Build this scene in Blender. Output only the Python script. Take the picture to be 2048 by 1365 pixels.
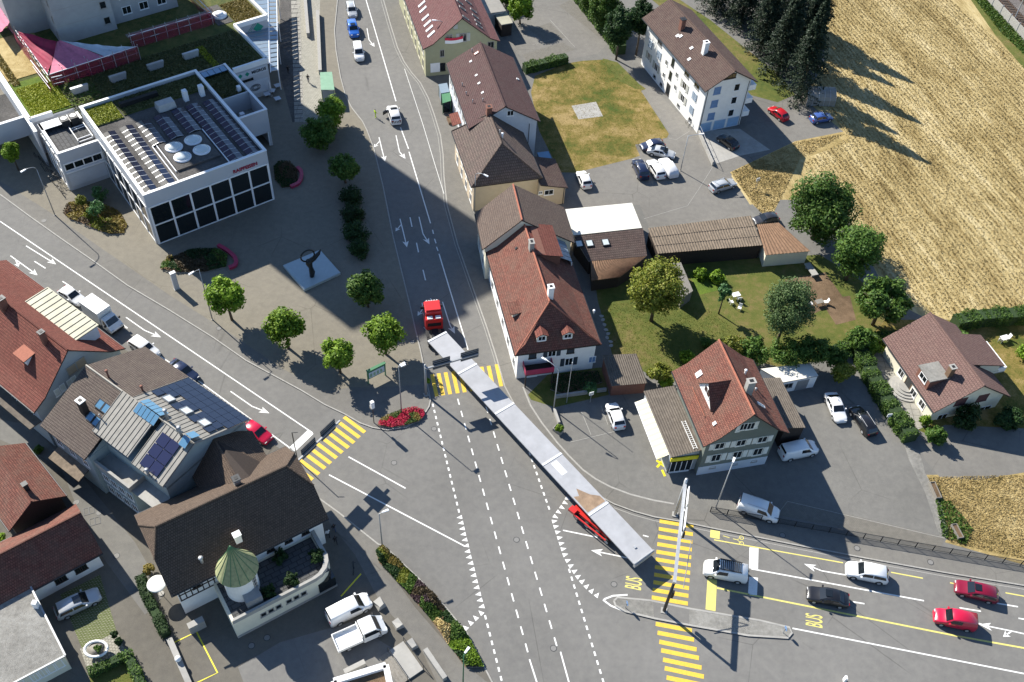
import bpy, bmesh, math, random
import numpy as np
from mathutils import Vector, Matrix
random.seed(7); np.random.seed(7)
D = bpy.data; SC = bpy.context.scene; COL = SC.collection
for _o in list(D.objects): D.objects.remove(_o)
rad = math.radians
V = Vector
# ------------------------------------------------------------------ camera
CAM_H, CAM_P, CAM_R, CAM_F = 100.0, rad(48.5), rad(4.1), 1960.0      # height m, pitch, roll, focal in photo pixels (2048 wide)
CAMPOS = V((0, -CAM_H / math.tan(CAM_P), CAM_H))
FWD = V((0, math.cos(CAM_P), -math.sin(CAM_P)))
_r0 = V((1, 0, 0)); _u0 = V((0, math.sin(CAM_P), math.cos(CAM_P)))
RGT = _r0 * math.cos(CAM_R) + _u0 * math.sin(CAM_R)
UPV = -_r0 * math.sin(CAM_R) + _u0 * math.cos(CAM_R)
cd = D.cameras.new('camera'); cam = D.objects.new('camera', cd); COL.objects.link(cam)
cd.sensor_width = 36; cd.lens = CAM_F / 2048 * 36; cd.clip_start = 1; cd.clip_end = 2000
cam.matrix_world = Matrix(((RGT.x, UPV.x, -FWD.x, CAMPOS.x), (RGT.y, UPV.y, -FWD.y, CAMPOS.y), (RGT.z, UPV.z, -FWD.z, CAMPOS.z), (0, 0, 0, 1)))
SC.camera = cam
# ------------------------------------------------------------------ sky, sun, exposure
SUN_AZ, SUN_EL = rad(-40), rad(36.5)          # direction shadows fall; elevation
w = D.worlds.new('World'); SC.world = w; w.use_nodes = True
nt = w.node_tree; bg = nt.nodes['Background']
sk = nt.nodes.new('ShaderNodeTexSky'); sk.sky_type = 'NISHITA'; sk.sun_disc = False
sk.sun_elevation = SUN_EL; sk.sun_rotation = rad(310); sk.air_density = 1.0; sk.dust_density = 0.1; sk.ozone_density = 4.0; sk.altitude = 400
nt.links.new(sk.outputs[0], bg.inputs[0]); bg.inputs[1].default_value = 0.088
sl = D.lights.new('sun', 'SUN'); sl.energy = 5.0; sl.angle = rad(0.5); sl.color = (1.0, 0.95, 0.86)
sun = D.objects.new('sun', sl); COL.objects.link(sun)
SDIR = V((math.cos(SUN_AZ) * math.cos(SUN_EL), math.sin(SUN_AZ) * math.cos(SUN_EL), -math.sin(SUN_EL)))
sun.rotation_euler = SDIR.to_track_quat('-Z', 'Y').to_euler(); sun.location = (-60, 60, 90)
SC.view_settings.view_transform = 'Standard'; SC.view_settings.look = 'None'
SC.view_settings.gamma = 1; SC.view_settings.use_curve_mapping = False; SC.view_settings.exposure = 1.0
SC.cycles.max_bounces = 5; SC.cycles.diffuse_bounces = 3; SC.cycles.transparent_max_bounces = 6
# ------------------------------------------------------------------ surveying helpers (photo point -> place on a plane in the town)
def ray(px, py):
    return FWD + RGT * ((px - 1024) / CAM_F) - UPV * ((py - 682.5) / CAM_F)
def at(px, py, z=0.0):
    d = ray(px, py); return CAMPOS + d * ((z - CAMPOS.z) / d.z)
def zz(x0, y0, k): return lambda x, y: (x0 + x / k, y0 + y / k)
def proj(p):
    d = p - CAMPOS; z = d.dot(FWD)
    return (1024 + CAM_F * d.dot(RGT) / z, 682.5 - CAM_F * d.dot(UPV) / z)
def hgt(b, px, py):
    best = (1e9, 0)
    for i in range(700):
        q = proj(V((b.x, b.y, i * .05))); e = (q[0] - px) ** 2 + (q[1] - py) ** 2
        if e < best[0]: best = (e, i * .05)
    return best[1]
GZ = 0.10     # level of pavements, yards and plaza above the road
# ------------------------------------------------------------------ objects
def tag(o, label=None, cat=None, group=None, kind=None):
    if label: o['label'] = label
    if cat: o['category'] = cat
    if group: o['group'] = group
    if kind: o['kind'] = kind
    return o
def emp(name, loc, rz=0, label=None, cat=None, group=None):
    o = D.objects.new(name, None); COL.objects.link(o); o.location = loc; o.rotation_euler = (0, 0, rz)
    o.empty_display_size = .3
    return tag(o, label, cat, group)
def link(name, me, parent=None):
    o = D.objects.new(name, me); COL.objects.link(o)
    if parent is not None: o.parent = parent
    return o
def copy_tree(o, parent=None):
    c = o.copy(); COL.objects.link(c); c.parent = parent
    for ch in list(o.children): copy_tree(ch, c)
    return c
class MB:
    def __init__(s, T=None): s.v = []; s.f = []; s.m = []; s.T = T
    def _a(s, pts):
        i = len(s.v)
        s.v += [tuple(s.T @ V(p)) for p in pts] if s.T is not None else [tuple(p) for p in pts]
        return i
    def poly(s, pts, mi=0):
        i = s._a(pts); s.f.append(tuple(range(i, i + len(pts)))); s.m.append(mi); return s
    def hexa(s, p, mi=0):            # 8 points: bottom 4 ccw, top 4 ccw
        i = s._a(p)
        for q in ((3, 2, 1, 0), (4, 5, 6, 7), (0, 1, 5, 4), (1, 2, 6, 5), (2, 3, 7, 6), (3, 0, 4, 7)):
            s.f.append(tuple(i + k for k in q)); s.m.append(mi)
        return s
    def box(s, x0, x1, y0, y1, z0, z1, mi=0):
        return s.hexa([(x0, y0, z0), (x1, y0, z0), (x1, y1, z0), (x0, y1, z0), (x0, y0, z1), (x1, y0, z1), (x1, y1, z1), (x0, y1, z1)], mi)
    def prism(s, pts, z0, z1, mi=0, ms=None, bottom=True):
        n = len(pts)
        a = sum(pts[k][0] * pts[(k + 1) % n][1] - pts[(k + 1) % n][0] * pts[k][1] for k in range(n))
        if a < 0: pts = list(reversed(pts))
        i = s._a([(p[0], p[1], z0) for p in pts] + [(p[0], p[1], z1) for p in pts])
        s.f.append(tuple(range(i + n, i + 2 * n))); s.m.append(mi)
        if bottom: s.f.append(tuple(range(i + n - 1, i - 1, -1))); s.m.append(mi)
        for k in range(n):
            l = (k + 1) % n; s.f.append((i + k, i + l, i + n + l, i + n + k)); s.m.append(mi if ms is None else ms)
        return s
    def tube(s, pts, r, n=6, mi=0, cap=True):
        pts = [V(p) for p in pts]; rs = r if isinstance(r, (list, tuple)) else [r] * len(pts)
        rings = []
        for k, p in enumerate(pts):
            a = pts[max(k - 1, 0)]; b = pts[min(k + 1, len(pts) - 1)]; t = (b - a)
            t = t.normalized() if t.length > 1e-9 else V((0, 0, 1))
            h = V((0, 0, 1)) if abs(t.z) < .95 else V((1, 0, 0))
            u = t.cross(h).normalized(); w_ = t.cross(u)
            rings.append(s._a([p + (u * math.cos(2 * math.pi * q / n) + w_ * math.sin(2 * math.pi * q / n)) * rs[k] for q in range(n)]))
        for k in range(len(pts) - 1):
            for q in range(n):
                l = (q + 1) % n
                s.f.append((rings[k] + q, rings[k] + l, rings[k + 1] + l, rings[k + 1] + q)); s.m.append(mi)
        if cap:
            s.f.append(tuple(rings[0] + q for q in range(n - 1, -1, -1))); s.m.append(mi)
            s.f.append(tuple(rings[-1] + q for q in range(n))); s.m.append(mi)
        return s
    def cyl(s, c, r, h, n=16, mi=0, r2=None):
        return s.lathe(c, [(r, 0), (r if r2 is None else r2, h)], n, mi)
    def lathe(s, c, prof, n=16, mi=0):
        c = V(c); rings = []
        for r, z in prof: rings.append(s._a([c + V((r * math.cos(2 * math.pi * q / n), r * math.sin(2 * math.pi * q / n), z)) for q in range(n)]))
        for k in range(len(prof) - 1):
            for q in range(n):
                l = (q + 1) % n
                s.f.append((rings[k] + q, rings[k] + l, rings[k + 1] + l, rings[k + 1] + q)); s.m.append(mi)
        s.f.append(tuple(rings[0] + q for q in range(n - 1, -1, -1))); s.m.append(mi)
        s.f.append(tuple(rings[-1] + q for q in range(n))); s.m.append(mi)
        return s
    def mesh(s, name, mats, smooth=False, uv=True):
        me = D.meshes.new(name); me.from_pydata(s.v, [], s.f)
        for m in (mats if isinstance(mats, (list, tuple)) else [mats]): me.materials.append(m)
        if max(s.m, default=0) > 0: me.polygons.foreach_set('material_index', s.m)
        if smooth: me.polygons.foreach_set('use_smooth', [True] * len(me.polygons))
        if uv:
            L = me.uv_layers.new(name='UVMap'); arr = np.zeros(len(me.loops) * 2, 'f')
            for p in me.polygons:
                n = p.normal; t = V((-n.y, n.x, 0))
                t = t.normalized() if t.length > 1e-3 else V((1, 0, 0))
                b = n.cross(t)
                for li in p.loop_indices:
                    c = me.vertices[me.loops[li].vertex_index].co
                    arr[2 * li] = c.dot(t); arr[2 * li + 1] = c.dot(b)
            L.data.foreach_set('uv', arr)
        me.update(); return me
    def build(s, name, mats, parent=None, smooth=False, uv=True):
        return link(name, s.mesh(name, mats, smooth, uv), parent)
def quads(name, P, mat, parent=None):
    """P: (n,4,3) array of quads -> one mesh"""
    P = np.asarray(P, 'f'); n = len(P); me = D.meshes.new(name)
    me.vertices.add(n * 4); me.vertices.foreach_set('co', P.reshape(-1))
    me.loops.add(n * 4); me.loops.foreach_set('vertex_index', np.arange(n * 4, dtype='i'))
    me.polygons.add(n); me.polygons.foreach_set('loop_start', np.arange(0, n * 4, 4, dtype='i'))
    me.materials.append(mat); me.update(calc_edges=True); me.validate()
    return me
# ------------------------------------------------------------------ materials
MT = {}
def _nodes(name):
    m = D.materials.new(name); m.use_nodes = True; t = m.node_tree; b = t.nodes['Principled BSDF']; MT[name] = m
    return m, t, b, (lambda ty, **k: _mk(t, ty, k)), t.links.new
def _mk(t, ty, k):
    n = t.nodes.new('ShaderNode' + ty)
    for a, v_ in k.items():
        if a.startswith('i_'):
            key = a[2:]; n.inputs[int(key) if key.isdigit() else key.replace('_', ' ')].default_value = v_
        else: setattr(n, a, v_)
    return n
def c4(c, f=1.0): return (c[0] * f, c[1] * f, c[2] * f, 1)
def ramp(t, src, stops, L):
    r = t.nodes.new('ShaderNodeValToRGB'); L(src, r.inputs[0]); e = r.color_ramp.elements
    while len(e) < len(stops): e.new(.5)
    for q, (p, c) in zip(e, stops): q.position = p; q.color = c
    return r
def mixc(t, L, a, b, fac, mode='MIX'):
    n = t.nodes.new('ShaderNodeMix'); n.data_type = 'RGBA'; n.blend_type = mode
    for s_, v_ in ((6, a), (7, b), (0, fac)):
        if hasattr(v_, 'links') or hasattr(v_, 'is_linked'): L(v_, n.inputs[s_])
        else: n.inputs[s_].default_value = v_
    return n.outputs[2]
def M(name, col, rough=.8, metal=0, var=.12, sc=1.5, bump=0, bsc=20, stain=0, coat=0, spec=.4):
    """plain surface: base colour, broad and fine tone variation, fine relief"""
    m, t, b, N, L = _nodes(name)
    tc = N('TexCoord'); n1 = N('TexNoise', i_Scale=sc, i_Detail=6.0, i_Roughness=.6); L(tc.outputs['Object'], n1.inputs['Vector'])
    out = ramp(t, n1.outputs[0], [(.25, c4(col, 1 - var)), (.75, c4(col, 1 + var))], L).outputs[0]
    if stain:
        n2 = N('TexNoise', i_Scale=sc * .23, i_Detail=8.0, i_Roughness=.7); L(tc.outputs['Object'], n2.inputs['Vector'])
        f = ramp(t, n2.outputs[0], [(.45, (0, 0, 0, 1)), (.7, (stain, stain, stain, 1))], L)
        out = mixc(t, L, out, c4(col, .6), f.outputs[0])
    L(out, b.inputs['Base Color']); b.inputs['Roughness'].default_value = rough; b.inputs['Metallic'].default_value = metal
    b.inputs['Specular IOR Level'].default_value = spec
    if coat: b.inputs['Coat Weight'].default_value = coat; b.inputs['Coat Roughness'].default_value = .06
    if bump:
        n3 = N('TexNoise', i_Scale=bsc, i_Detail=5.0); L(tc.outputs['Object'], n3.inputs['Vector'])
        bp = N('Bump', i_Strength=bump, i_Distance=.05); L(n3.outputs[0], bp.inputs['Height']); L(bp.outputs[0], b.inputs['Normal'])
    return m
def ground_mat(name, stops, big=.05, mid=.6, fine=9, rough=.95, bump=.3, streak=None, patch=None):
    """ground cover: three sizes of noise; optional streaks along a heading (deg)"""
    m, t, b, N, L = _nodes(name)
    g = N('NewGeometry'); mp = N('Mapping'); L(g.outputs['Position'], mp.inputs[0])
    v = mp.outputs[0]
    if streak is not None:
        mp.vector_type = 'TEXTURE'; mp.inputs['Rotation'].default_value = (0, 0, rad(streak)); mp.inputs['Scale'].default_value = (5, 1, 1)
    a = N('TexNoise', i_Scale=big, i_Detail=4.0, i_Roughness=.6); L(v, a.inputs[0])
    c = N('TexNoise', i_Scale=mid, i_Detail=6.0, i_Roughness=.65); L(v, c.inputs[0])
    d = N('TexNoise', i_Scale=fine, i_Detail=4.0, i_Roughness=.7); L(g.outputs['Position'] if streak is None else v, d.inputs[0])
    s1 = N('Math', operation='MULTIPLY_ADD', i_1=.45, i_2=0.0); L(a.outputs[0], s1.inputs[0])
    s2 = N('Math', operation='MULTIPLY_ADD', i_1=.33); L(c.outputs[0], s2.inputs[0]); L(s1.outputs[0], s2.inputs[2])
    s3 = N('Math', operation='MULTIPLY_ADD', i_1=.22); L(d.outputs[0], s3.inputs[0]); L(s2.outputs[0], s3.inputs[2])
    r = ramp(t, s3.outputs[0], stops, L)
    L(r.outputs[0], b.inputs['Base Color']); b.inputs['Roughness'].default_value = rough; b.inputs['Specular IOR Level'].default_value = .2
    bp = N('Bump', i_Strength=bump, i_Distance=.12); L(d.outputs[0], bp.inputs['Height']); L(bp.outputs[0], b.inputs['Normal'])
    return m
def asphalt(name, col, var=.12, warm=0):
    m, t, b, N, L = _nodes(name)
    g = N('NewGeometry')
    a = N('TexNoise', i_Scale=.06, i_Detail=5.0, i_Roughness=.55); L(g.outputs['Position'], a.inputs[0])
    c = N('TexNoise', i_Scale=1.1, i_Detail=8.0, i_Roughness=.7); L(g.outputs['Position'], c.inputs[0])
    d = N('TexNoise', i_Scale=45, i_Detail=2.0); L(g.outputs['Position'], d.inputs[0])
    r = ramp(t, a.outputs[0], [(.3, c4(col, 1 - var)), (.7, c4(col, 1 + var))], L)
    r2 = ramp(t, c.outputs[0], [(.3, (.86, .86, .87, 1)), (.7, (1.1, 1.1, 1.08, 1))], L)
    r3 = ramp(t, d.outputs[0], [(.3, (.8, .8, .8, 1)), (.7, (1.18, 1.18, 1.18, 1))], L)
    o = mixc(t, L, r.outputs[0], r2.outputs[0], 1.0, 'MULTIPLY'); o = mixc(t, L, o, r3.outputs[0], 1.0, 'MULTIPLY')
    # thin cracks and bitumen joints
    vo = N('TexVoronoi', feature='DISTANCE_TO_EDGE', i_Scale=.11)
    w3 = N('TexNoise', i_Scale=.8, i_Detail=3.0); L(g.outputs['Position'], w3.inputs[0])
    mx = mixc(t, L, g.outputs['Position'], w3.outputs['Color'], .06, 'ADD'); L(mx, vo.inputs['Vector'])
    cr = ramp(t, vo.outputs['Distance'], [(.0, (.6, .6, .6, 1)), (.006, (1, 1, 1, 1))], L)
    n5 = N('TexNoise', i_Scale=.09, i_Detail=2.0); L(g.outputs['Position'], n5.inputs[0])
    cf = ramp(t, n5.outputs[0], [(.5, (0, 0, 0, 1)), (.62, (1, 1, 1, 1))], L)
    o = mixc(t, L, o, mixc(t, L, o, cr.outputs[0], 1.0, 'MULTIPLY'), cf.outputs[0])
    L(o, b.inputs['Base Color']); b.inputs['Roughness'].default_value = .9; b.inputs['Specular IOR Level'].default_value = .25
    bp = N('Bump', i_Strength=.25, i_Distance=.02); L(d.outputs[0], bp.inputs['Height']); L(bp.outputs[0], b.inputs['Normal'])
    return m
def tiles(name, c1, c2, row=.34, wid=.24, moss=(.09, .085, .07), mf=.45, gap=.35):
    """clay tiles: rows and columns in metres on the slope, each tile its own tone, lichen patches"""
    m, t, b, N, L = _nodes(name)
    uv = N('UVMap'); br = N('TexBrick', i_Scale=1.0, i_3=c4(c1, gap))
    br.inputs['Color1'].default_value = c4(c1); br.inputs['Color2'].default_value = c4(c2); br.inputs['Mortar'].default_value = c4(c1, gap)
    br.inputs['Mortar Size'].default_value = .028; br.inputs['Mortar Smooth'].default_value = .3; br.inputs['Brick Width'].default_value = wid; br.inputs['Row Height'].default_value = row
    L(uv.outputs[0], br.inputs['Vector'])
    n = N('TexNoise', i_Scale=.55, i_Detail=7.0, i_Roughness=.7); L(uv.outputs[0], n.inputs['Vector'])
    f = ramp(t, n.outputs[0], [(.42, (0, 0, 0, 1)), (.68, (mf, mf, mf, 1))], L)
    o = mixc(t, L, br.outputs[0], c4(moss), f.outputs[0])
    n2 = N('TexNoise', i_Scale=3.0, i_Detail=5.0, i_Roughness=.8); L(uv.outputs[0], n2.inputs['Vector'])
    r2 = ramp(t, n2.outputs[0], [(.25, (.7, .7, .7, 1)), (.75, (1.3, 1.27, 1.22, 1))], L)
    o = mixc(t, L, o, r2.outputs[0], 1.0, 'MULTIPLY')
    L(o, b.inputs['Base Color']); b.inputs['Roughness'].default_value = .85; b.inputs['Specular IOR Level'].default_value = .25
    sp = N('SeparateXYZ'); L(uv.outputs[0], sp.inputs[0])
    dv = N('Math', operation='DIVIDE', i_1=row); L(sp.outputs[1], dv.inputs[0])
    fr = N('Math', operation='FRACT'); L(dv.outputs[0], fr.inputs[0])
    iv = N('Math', operation='SUBTRACT', i_0=1.0); L(fr.outputs[0], iv.inputs[1])
    ad = N('Math', operation='MULTIPLY_ADD', i_1=-.8); L(br.outputs['Fac'], ad.inputs[0]); L(iv.outputs[0], ad.inputs[2])
    bp = N('Bump', i_Strength=.9, i_Distance=.05); L(ad.outputs[0], bp.inputs['Height']); L(bp.outputs[0], b.inputs['Normal'])
    return m
def leafmat(name, c1, c2, c3=None, tr=.25):
    m, t, b, N, L = _nodes(name)
    g = N('NewGeometry'); oi = N('ObjectInfo')
    r = ramp(t, g.outputs['Random Per Island'], [(0, c4(c1)), (.6, c4(c2)), (1, c4(c3 or c2))], L)
    hs = N('HueSaturation'); mr = N('MapRange', i_3=.82, i_4=1.18); L(oi.outputs['Random'], mr.inputs[0]); L(mr.outputs[0], hs.inputs['Value'])
    L(r.outputs[0], hs.inputs['Color'])
    L(hs.outputs[0], b.inputs['Base Color']); b.inputs['Roughness'].default_value = .6; b.inputs['Specular IOR Level'].default_value = .25
    tl = N('BsdfTranslucent'); L(hs.outputs[0], tl.inputs[0]); mx = N('MixShader', i_0=tr)
    L(b.outputs[0], mx.inputs[1]); L(tl.outputs[0], mx.inputs[2]); L(mx.outputs[0], t.nodes['Material Output'].inputs[0])
    return m
def blocks(name, c1, c2, cm, w_, h_, mort=.03, rough=.9, bump=.5, off=.5):
    m, t, b, N, L = _nodes(name)
    uv = N('UVMap'); br = N('TexBrick', i_Scale=1.0, offset=off)
    br.inputs['Color1'].default_value = c4(c1); br.inputs['Color2'].default_value = c4(c2); br.inputs['Mortar'].default_value = c4(cm)
    br.inputs['Mortar Size'].default_value = mort; br.inputs['Brick Width'].default_value = w_; br.inputs['Row Height'].default_value = h_
    L(uv.outputs[0], br.inputs['Vector'])
    n2 = N('TexNoise', i_Scale=1.5, i_Detail=7.0, i_Roughness=.75); L(uv.outputs[0], n2.inputs['Vector'])
    r2 = ramp(t, n2.outputs[0], [(.25, (.75, .75, .75, 1)), (.75, (1.2, 1.2, 1.2, 1))], L)
    o = mixc(t, L, br.outputs[0], r2.outputs[0], 1.0, 'MULTIPLY')
    L(o, b.inputs['Base Color']); b.inputs['Roughness'].default_value = rough
    bp = N('Bump', i_Strength=bump, i_Distance=-.02); L(br.outputs['Fac'], bp.inputs['Height']); L(bp.outputs[0], b.inputs['Normal'])
    return m
asphalt('asphalt', (.165, .160, .150)); asphalt('yard', (.155, .150, .138)); asphalt('alley', (.125, .115, .097), .2); asphalt('lot', (.175, .166, .150), .16)
asphalt('pave', (.160, .152, .137)); asphalt('plaza', (.190, .172, .137), .08)
ground_mat('lawn', [(.40, (.055, .085, .014, 1)), (.46, (.11, .105, .022, 1)), (.51, (.19, .145, .042, 1)), (.58, (.30, .22, .095, 1))], .11, .38, 5, bump=.8)
ground_mat('garden', [(.36, (.045, .075, .015, 1)), (.5, (.105, .115, .026, 1)), (.62, (.19, .14, .06, 1))], .1, .9, 8, bump=.8)
ground_mat('drygrass', [(.38, (.17, .13, .045, 1)), (.5, (.36, .27, .115, 1)), (.62, (.50, .40, .20, 1))], .12, .9, 8, bump=.9)
ground_mat('straw', [(.37, (.16, .115, .045, 1)), (.44, (.275, .205, .085, 1)), (.52, (.40, .315, .15, 1)), (.62, (.53, .44, .25, 1))], .16, .75, 3.2, bump=1.0, streak=-73)
ground_mat('turf', [(.38, (.05, .095, .016, 1)), (.55, (.12, .17, .022, 1)), (.66, (.17, .19, .03, 1))], .1, 1.0, 8, bump=.8)
ground_mat('soil', [(.38, (.09, .06, .035, 1)), (.55, (.17, .115, .07, 1)), (.66, (.22, .15, .1, 1))], .2, 1.0, 8, bump=.8)
ground_mat('sedum', [(.36, (.035, .055, .018, 1)), (.5, (.085, .10, .030, 1)), (.62, (.16, .135, .05, 1))], .15, 1.2, 5, bump=1.0)
ground_mat('gravel', [(.36, (.16, .155, .14, 1)), (.5, (.27, .26, .235, 1)), (.64, (.38, .37, .34, 1))], .2, 2.5, 16, bump=1.0)
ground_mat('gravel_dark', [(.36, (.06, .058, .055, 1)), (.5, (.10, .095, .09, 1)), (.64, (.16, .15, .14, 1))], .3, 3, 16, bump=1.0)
ground_mat('ballast', [(.36, (.09, .08, .075, 1)), (.6, (.2, .18, .165, 1))], .2, 2.5, 14, bump=1.0)
M('lid', (.19, .185, .175), .8, var=.15, sc=8); M('hedge_core', (.022, .045, .012), .9, var=.3, sc=4, bump=.6, bsc=9)
M('kerb', (.30, .29, .265), bump=.3, bsc=6, var=.2, sc=4); M('concrete', (.33, .32, .295), bump=.25, stain=.5); M('paint', (.72, .72, .69), .7, var=.10, sc=7, stain=.12)
M('yellow', (.66, .44, .055), .75, var=.14, sc=6, stain=.25); M('pale_yellow', (.62, .55, .16), .75, var=.15, sc=6, stain=.2)
M('white_wall', (.78, .77, .74), .9, var=.05, stain=.12, bump=.1); M('white_trim', (.80, .80, .79), .6, var=.04); M('cream_wall', (.70, .66, .52), .9, var=.05, stain=.15)
M('beige_wall', (.52, .43, .31), .9, var=.06, stain=.15); M('olive_wall', (.36, .35, .22), .9, var=.06, stain=.2); M('green_wall', (.15, .17, .145), .9, var=.06, stain=.2); M('grey_wall', (.36, .38, .39), .9, var=.07, stain=.25)
M('pale_wall', (.55, .58, .62), .9, var=.05, stain=.15); M('teal_wall', (.30, .36, .36), .9, var=.06, stain=.2); M('tower_wall', (.36, .37, .375), .9, var=.08, stain=.35, sc=.8)
M('white_metal', (.74, .75, .77), .45, var=.04); M('bank_wall', (.47, .485, .51), .5, var=.04, sc=.6)
M('dark_metal', (.035, .037, .04), .5, .3); M('grey_metal', (.30, .31, .32), .5, .4); M('galv', (.48, .49, .50), .45, .5); M('black', (.012, .012, .013), .6); M('rubber', (.02, .02, .021), .85)
M('wood', (.16, .10, .06), .85, var=.25, sc=5); M('dark_wood', (.035, .025, .020), .85, var=.3, sc=5); M('grey_wood', (.20, .185, .16), .85, var=.25, sc=4); M('brick', (.19, .085, .06), .9, var=.2, sc=4, bump=.4)
M('red_net', (.24, .010, .045), .8, var=.25, sc=1.2); M('pink_net', (.52, .16, .24), .8, var=.2, sc=1.5); M('bench_red', (.36, .035, .085), .5)
M('awning', (.76, .66, .33), .8, var=.05); M('bright_yellow', (.66, .58, .03), .5); M('leaf_logo', (.02, .28, .18), .5); M('raff', (.30, .02, .05), .5); M('sign_green', (.06, .18, .09), .5)
M('verdigris', (.30, .31, .16), .75, var=.25, sc=2.5, stain=.4); M('shelter_green', (.22, .36, .24), .35, var=.12)
M('sheet_roof', (.27, .255, .225), .6, .2, var=.15, sc=1.2, stain=.4); M('tin_beige', (.36, .345, .26), .6, .1, var=.12, stain=.5); M('white_roof', (.64, .62, .55), .7, var=.06, sc=.5, stain=.18)
M('corr_brown', (.185, .145, .105), .9, var=.35, sc=2.2, stain=.6); M('corr_rust', (.21, .125, .075), .9, var=.35, sc=2.2, stain=.5); M('corr_dark', (.125, .105, .085), .9, var=.3, sc=2, stain=.6)
M('shutter', (.27, .33, .40), .7); M('shutter_grey', (.42, .42, .38), .7); M('shutter_white', (.68, .68, .62), .7); M('shutter_dark', (.03, .045, .06), .6); M('shutter_blue', (.14, .24, .42), .6); M('door_blue', (.24, .38, .55), .6); M('shutter_tan', (.38, .29, .20), .7); M('shutter_brown', (.10, .045, .045), .7)
M('terracotta', (.33, .12, .075), .85, var=.2, sc=4); M('flag_red', (.55, .03, .06), .8); M('steel_deck', (.36, .365, .38), .55, .15, var=.12, sc=.8, stain=.35); M('rust', (.29, .20, .13), .8, var=.35, sc=1.2, stain=.5); M('joint', (.62, .63, .64), .5)
M('slab', (.36, .43, .45), .35, var=.06); M('bronze', (.025, .027, .025), .45, .3); M('cover', (.62, .63, .65), .7, var=.05); M('screen', (.5, .55, .6), .5)
M('skin', (.45, .27, .2), .6); M('cloth_black', (.02, .02, .022), .9); M('cloth_blue', (.05, .07, .13), .9); M('cloth_white', (.6, .6, .58), .9); M('hivis', (.55, .75, .03), .8); M('hair', (.03, .02, .015), .7)
M('sleeper', (.10, .075, .055), .9, var=.2); M('rail', (.22, .15, .11), .4, .7); M('plastic_white', (.78, .78, .76), .5); M('pot', (.30, .17, .11), .8); M('bark', (.09, .07, .05), .95, var=.3, sc=6, bump=.6)
for nm, c in dict(white=(.78, .78, .77), silver=(.42, .44, .46), black=(.012, .012, .014), navy=(.02, .03, .07), blue=(.025, .13, .50), red=(.42, .012, .02), magenta=(.50, .01, .045), wine=(.19, .006, .025), dark=(.03, .03, .035), skyblue=(.05, .10, .30), truckred=(.55, .03, .025), lightblue=(.32, .42, .55)).items():
    M('car_' + nm, c, .28, .1 if nm in ('silver', 'navy', 'blue', 'lightblue') else 0, var=.03, coat=.7)
def glassmat(name, col, rough=.06):
    m, t, b, N, L = _nodes(name); b.inputs['Base Color'].default_value = c4(col); b.inputs['Roughness'].default_value = rough
    b.inputs['Specular IOR Level'].default_value = .8; return m
glassmat('glass', (.012, .016, .018)); glassmat('glass_blue', (.10, .22, .34), .08); glassmat('glass_car', (.01, .013, .016), .03); glassmat('solar', (.012, .014, .03), .16); glassmat('solar_blue', (.02, .022, .06), .2)
glassmat('dome', (.55, .60, .60), .12); glassmat('canopy', (.22, .28, .34), .2); glassmat('lamp_glass', (.6, .6, .58), .1); glassmat('lamp_red', (.25, .01, .01), .15); glassmat('glass_sky', (.10, .25, .35), .08)
tiles('roof_red', (.23, .078, .058), (.165, .054, .042), moss=(.17, .075, .055)); tiles('roof_redbrown', (.225, .090, .066), (.15, .058, .045), row=.3, moss=(.15, .105, .08), mf=.55)
tiles('roof_brown', (.125, .082, .070), (.095, .060, .054), row=.3, moss=(.135, .105, .085)); tiles('roof_plum', (.120, .068, .066), (.095, .050, .050), row=.3, moss=(.10, .075, .068)); tiles('roof_violet', (.185, .085, .085), (.15, .062, .064), row=.28, moss=(.15, .09, .085))
tiles('roof_dark', (.090, .062, .055), (.062, .043, .040), row=.42, wid=.3, moss=(.10, .08, .07)); tiles('roof_grey', (.135, .108, .094), (.11, .085, .075), row=.3, moss=(.15, .125, .10)); tiles('roof_tan', (.135, .098, .074), (.10, .072, .055), row=.28, moss=(.125, .098, .078), mf=.3); tiles('roof_old', (.155, .115, .095), (.12, .088, .075), row=.34, moss=(.13, .105, .09))
tiles('roof_step', (.155, .115, .10), (.12, .088, .08), row=.42, wid=.34, gap=.2); tiles('roof_beige', (.185, .115, .100), (.155, .092, .083), row=.36, wid=.30, moss=(.16, .115, .10), mf=.3, gap=.5)
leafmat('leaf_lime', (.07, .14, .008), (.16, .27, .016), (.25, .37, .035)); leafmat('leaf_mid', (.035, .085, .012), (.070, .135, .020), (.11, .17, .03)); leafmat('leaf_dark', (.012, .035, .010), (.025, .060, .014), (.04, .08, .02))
leafmat('leaf_spruce', (.010, .022, .012), (.022, .040, .020), (.035, .05, .025), .1); leafmat('leaf_silver', (.045, .085, .025), (.085, .14, .045), (.13, .18, .07)); leafmat('leaf_yellow', (.09, .12, .012), (.17, .19, .02), (.22, .21, .04)); leafmat('leaf_fern', (.04, .11, .03), (.08, .18, .06), (.10, .22, .08))
leafmat('leaf_ochre', (.14, .11, .02), (.22, .18, .04), (.27, .2, .06)); leafmat('leaf_brown', (.045, .035, .02), (.08, .06, .03), (.12, .09, .05)); leafmat('flower_red', (.36, .01, .05), (.50, .012, .06), (.3, .02, .03), .1); leafmat('leaf_purple', (.04, .02, .03), (.08, .045, .055), (.1, .07, .06)); leafmat('leaf_straw', (.30, .22, .08), (.42, .33, .14), (.5, .4, .2), .15)
blocks('grass_paver', (.33, .31, .25), (.27, .26, .2), (.09, .11, .03), .36, .18, .07); blocks('slabs', (.30, .285, .25), (.26, .25, .22), (.13, .125, .11), 1.0, 1.0, .03, off=0.0); blocks('setts', (.19, .17, .14), (.16, .145, .12), (.12, .115, .10), .24, .14, .03); blocks('roof_slab', (.06, .062, .065), (.085, .085, .085), (.03, .03, .03), 1.0, .6, .05)
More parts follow.
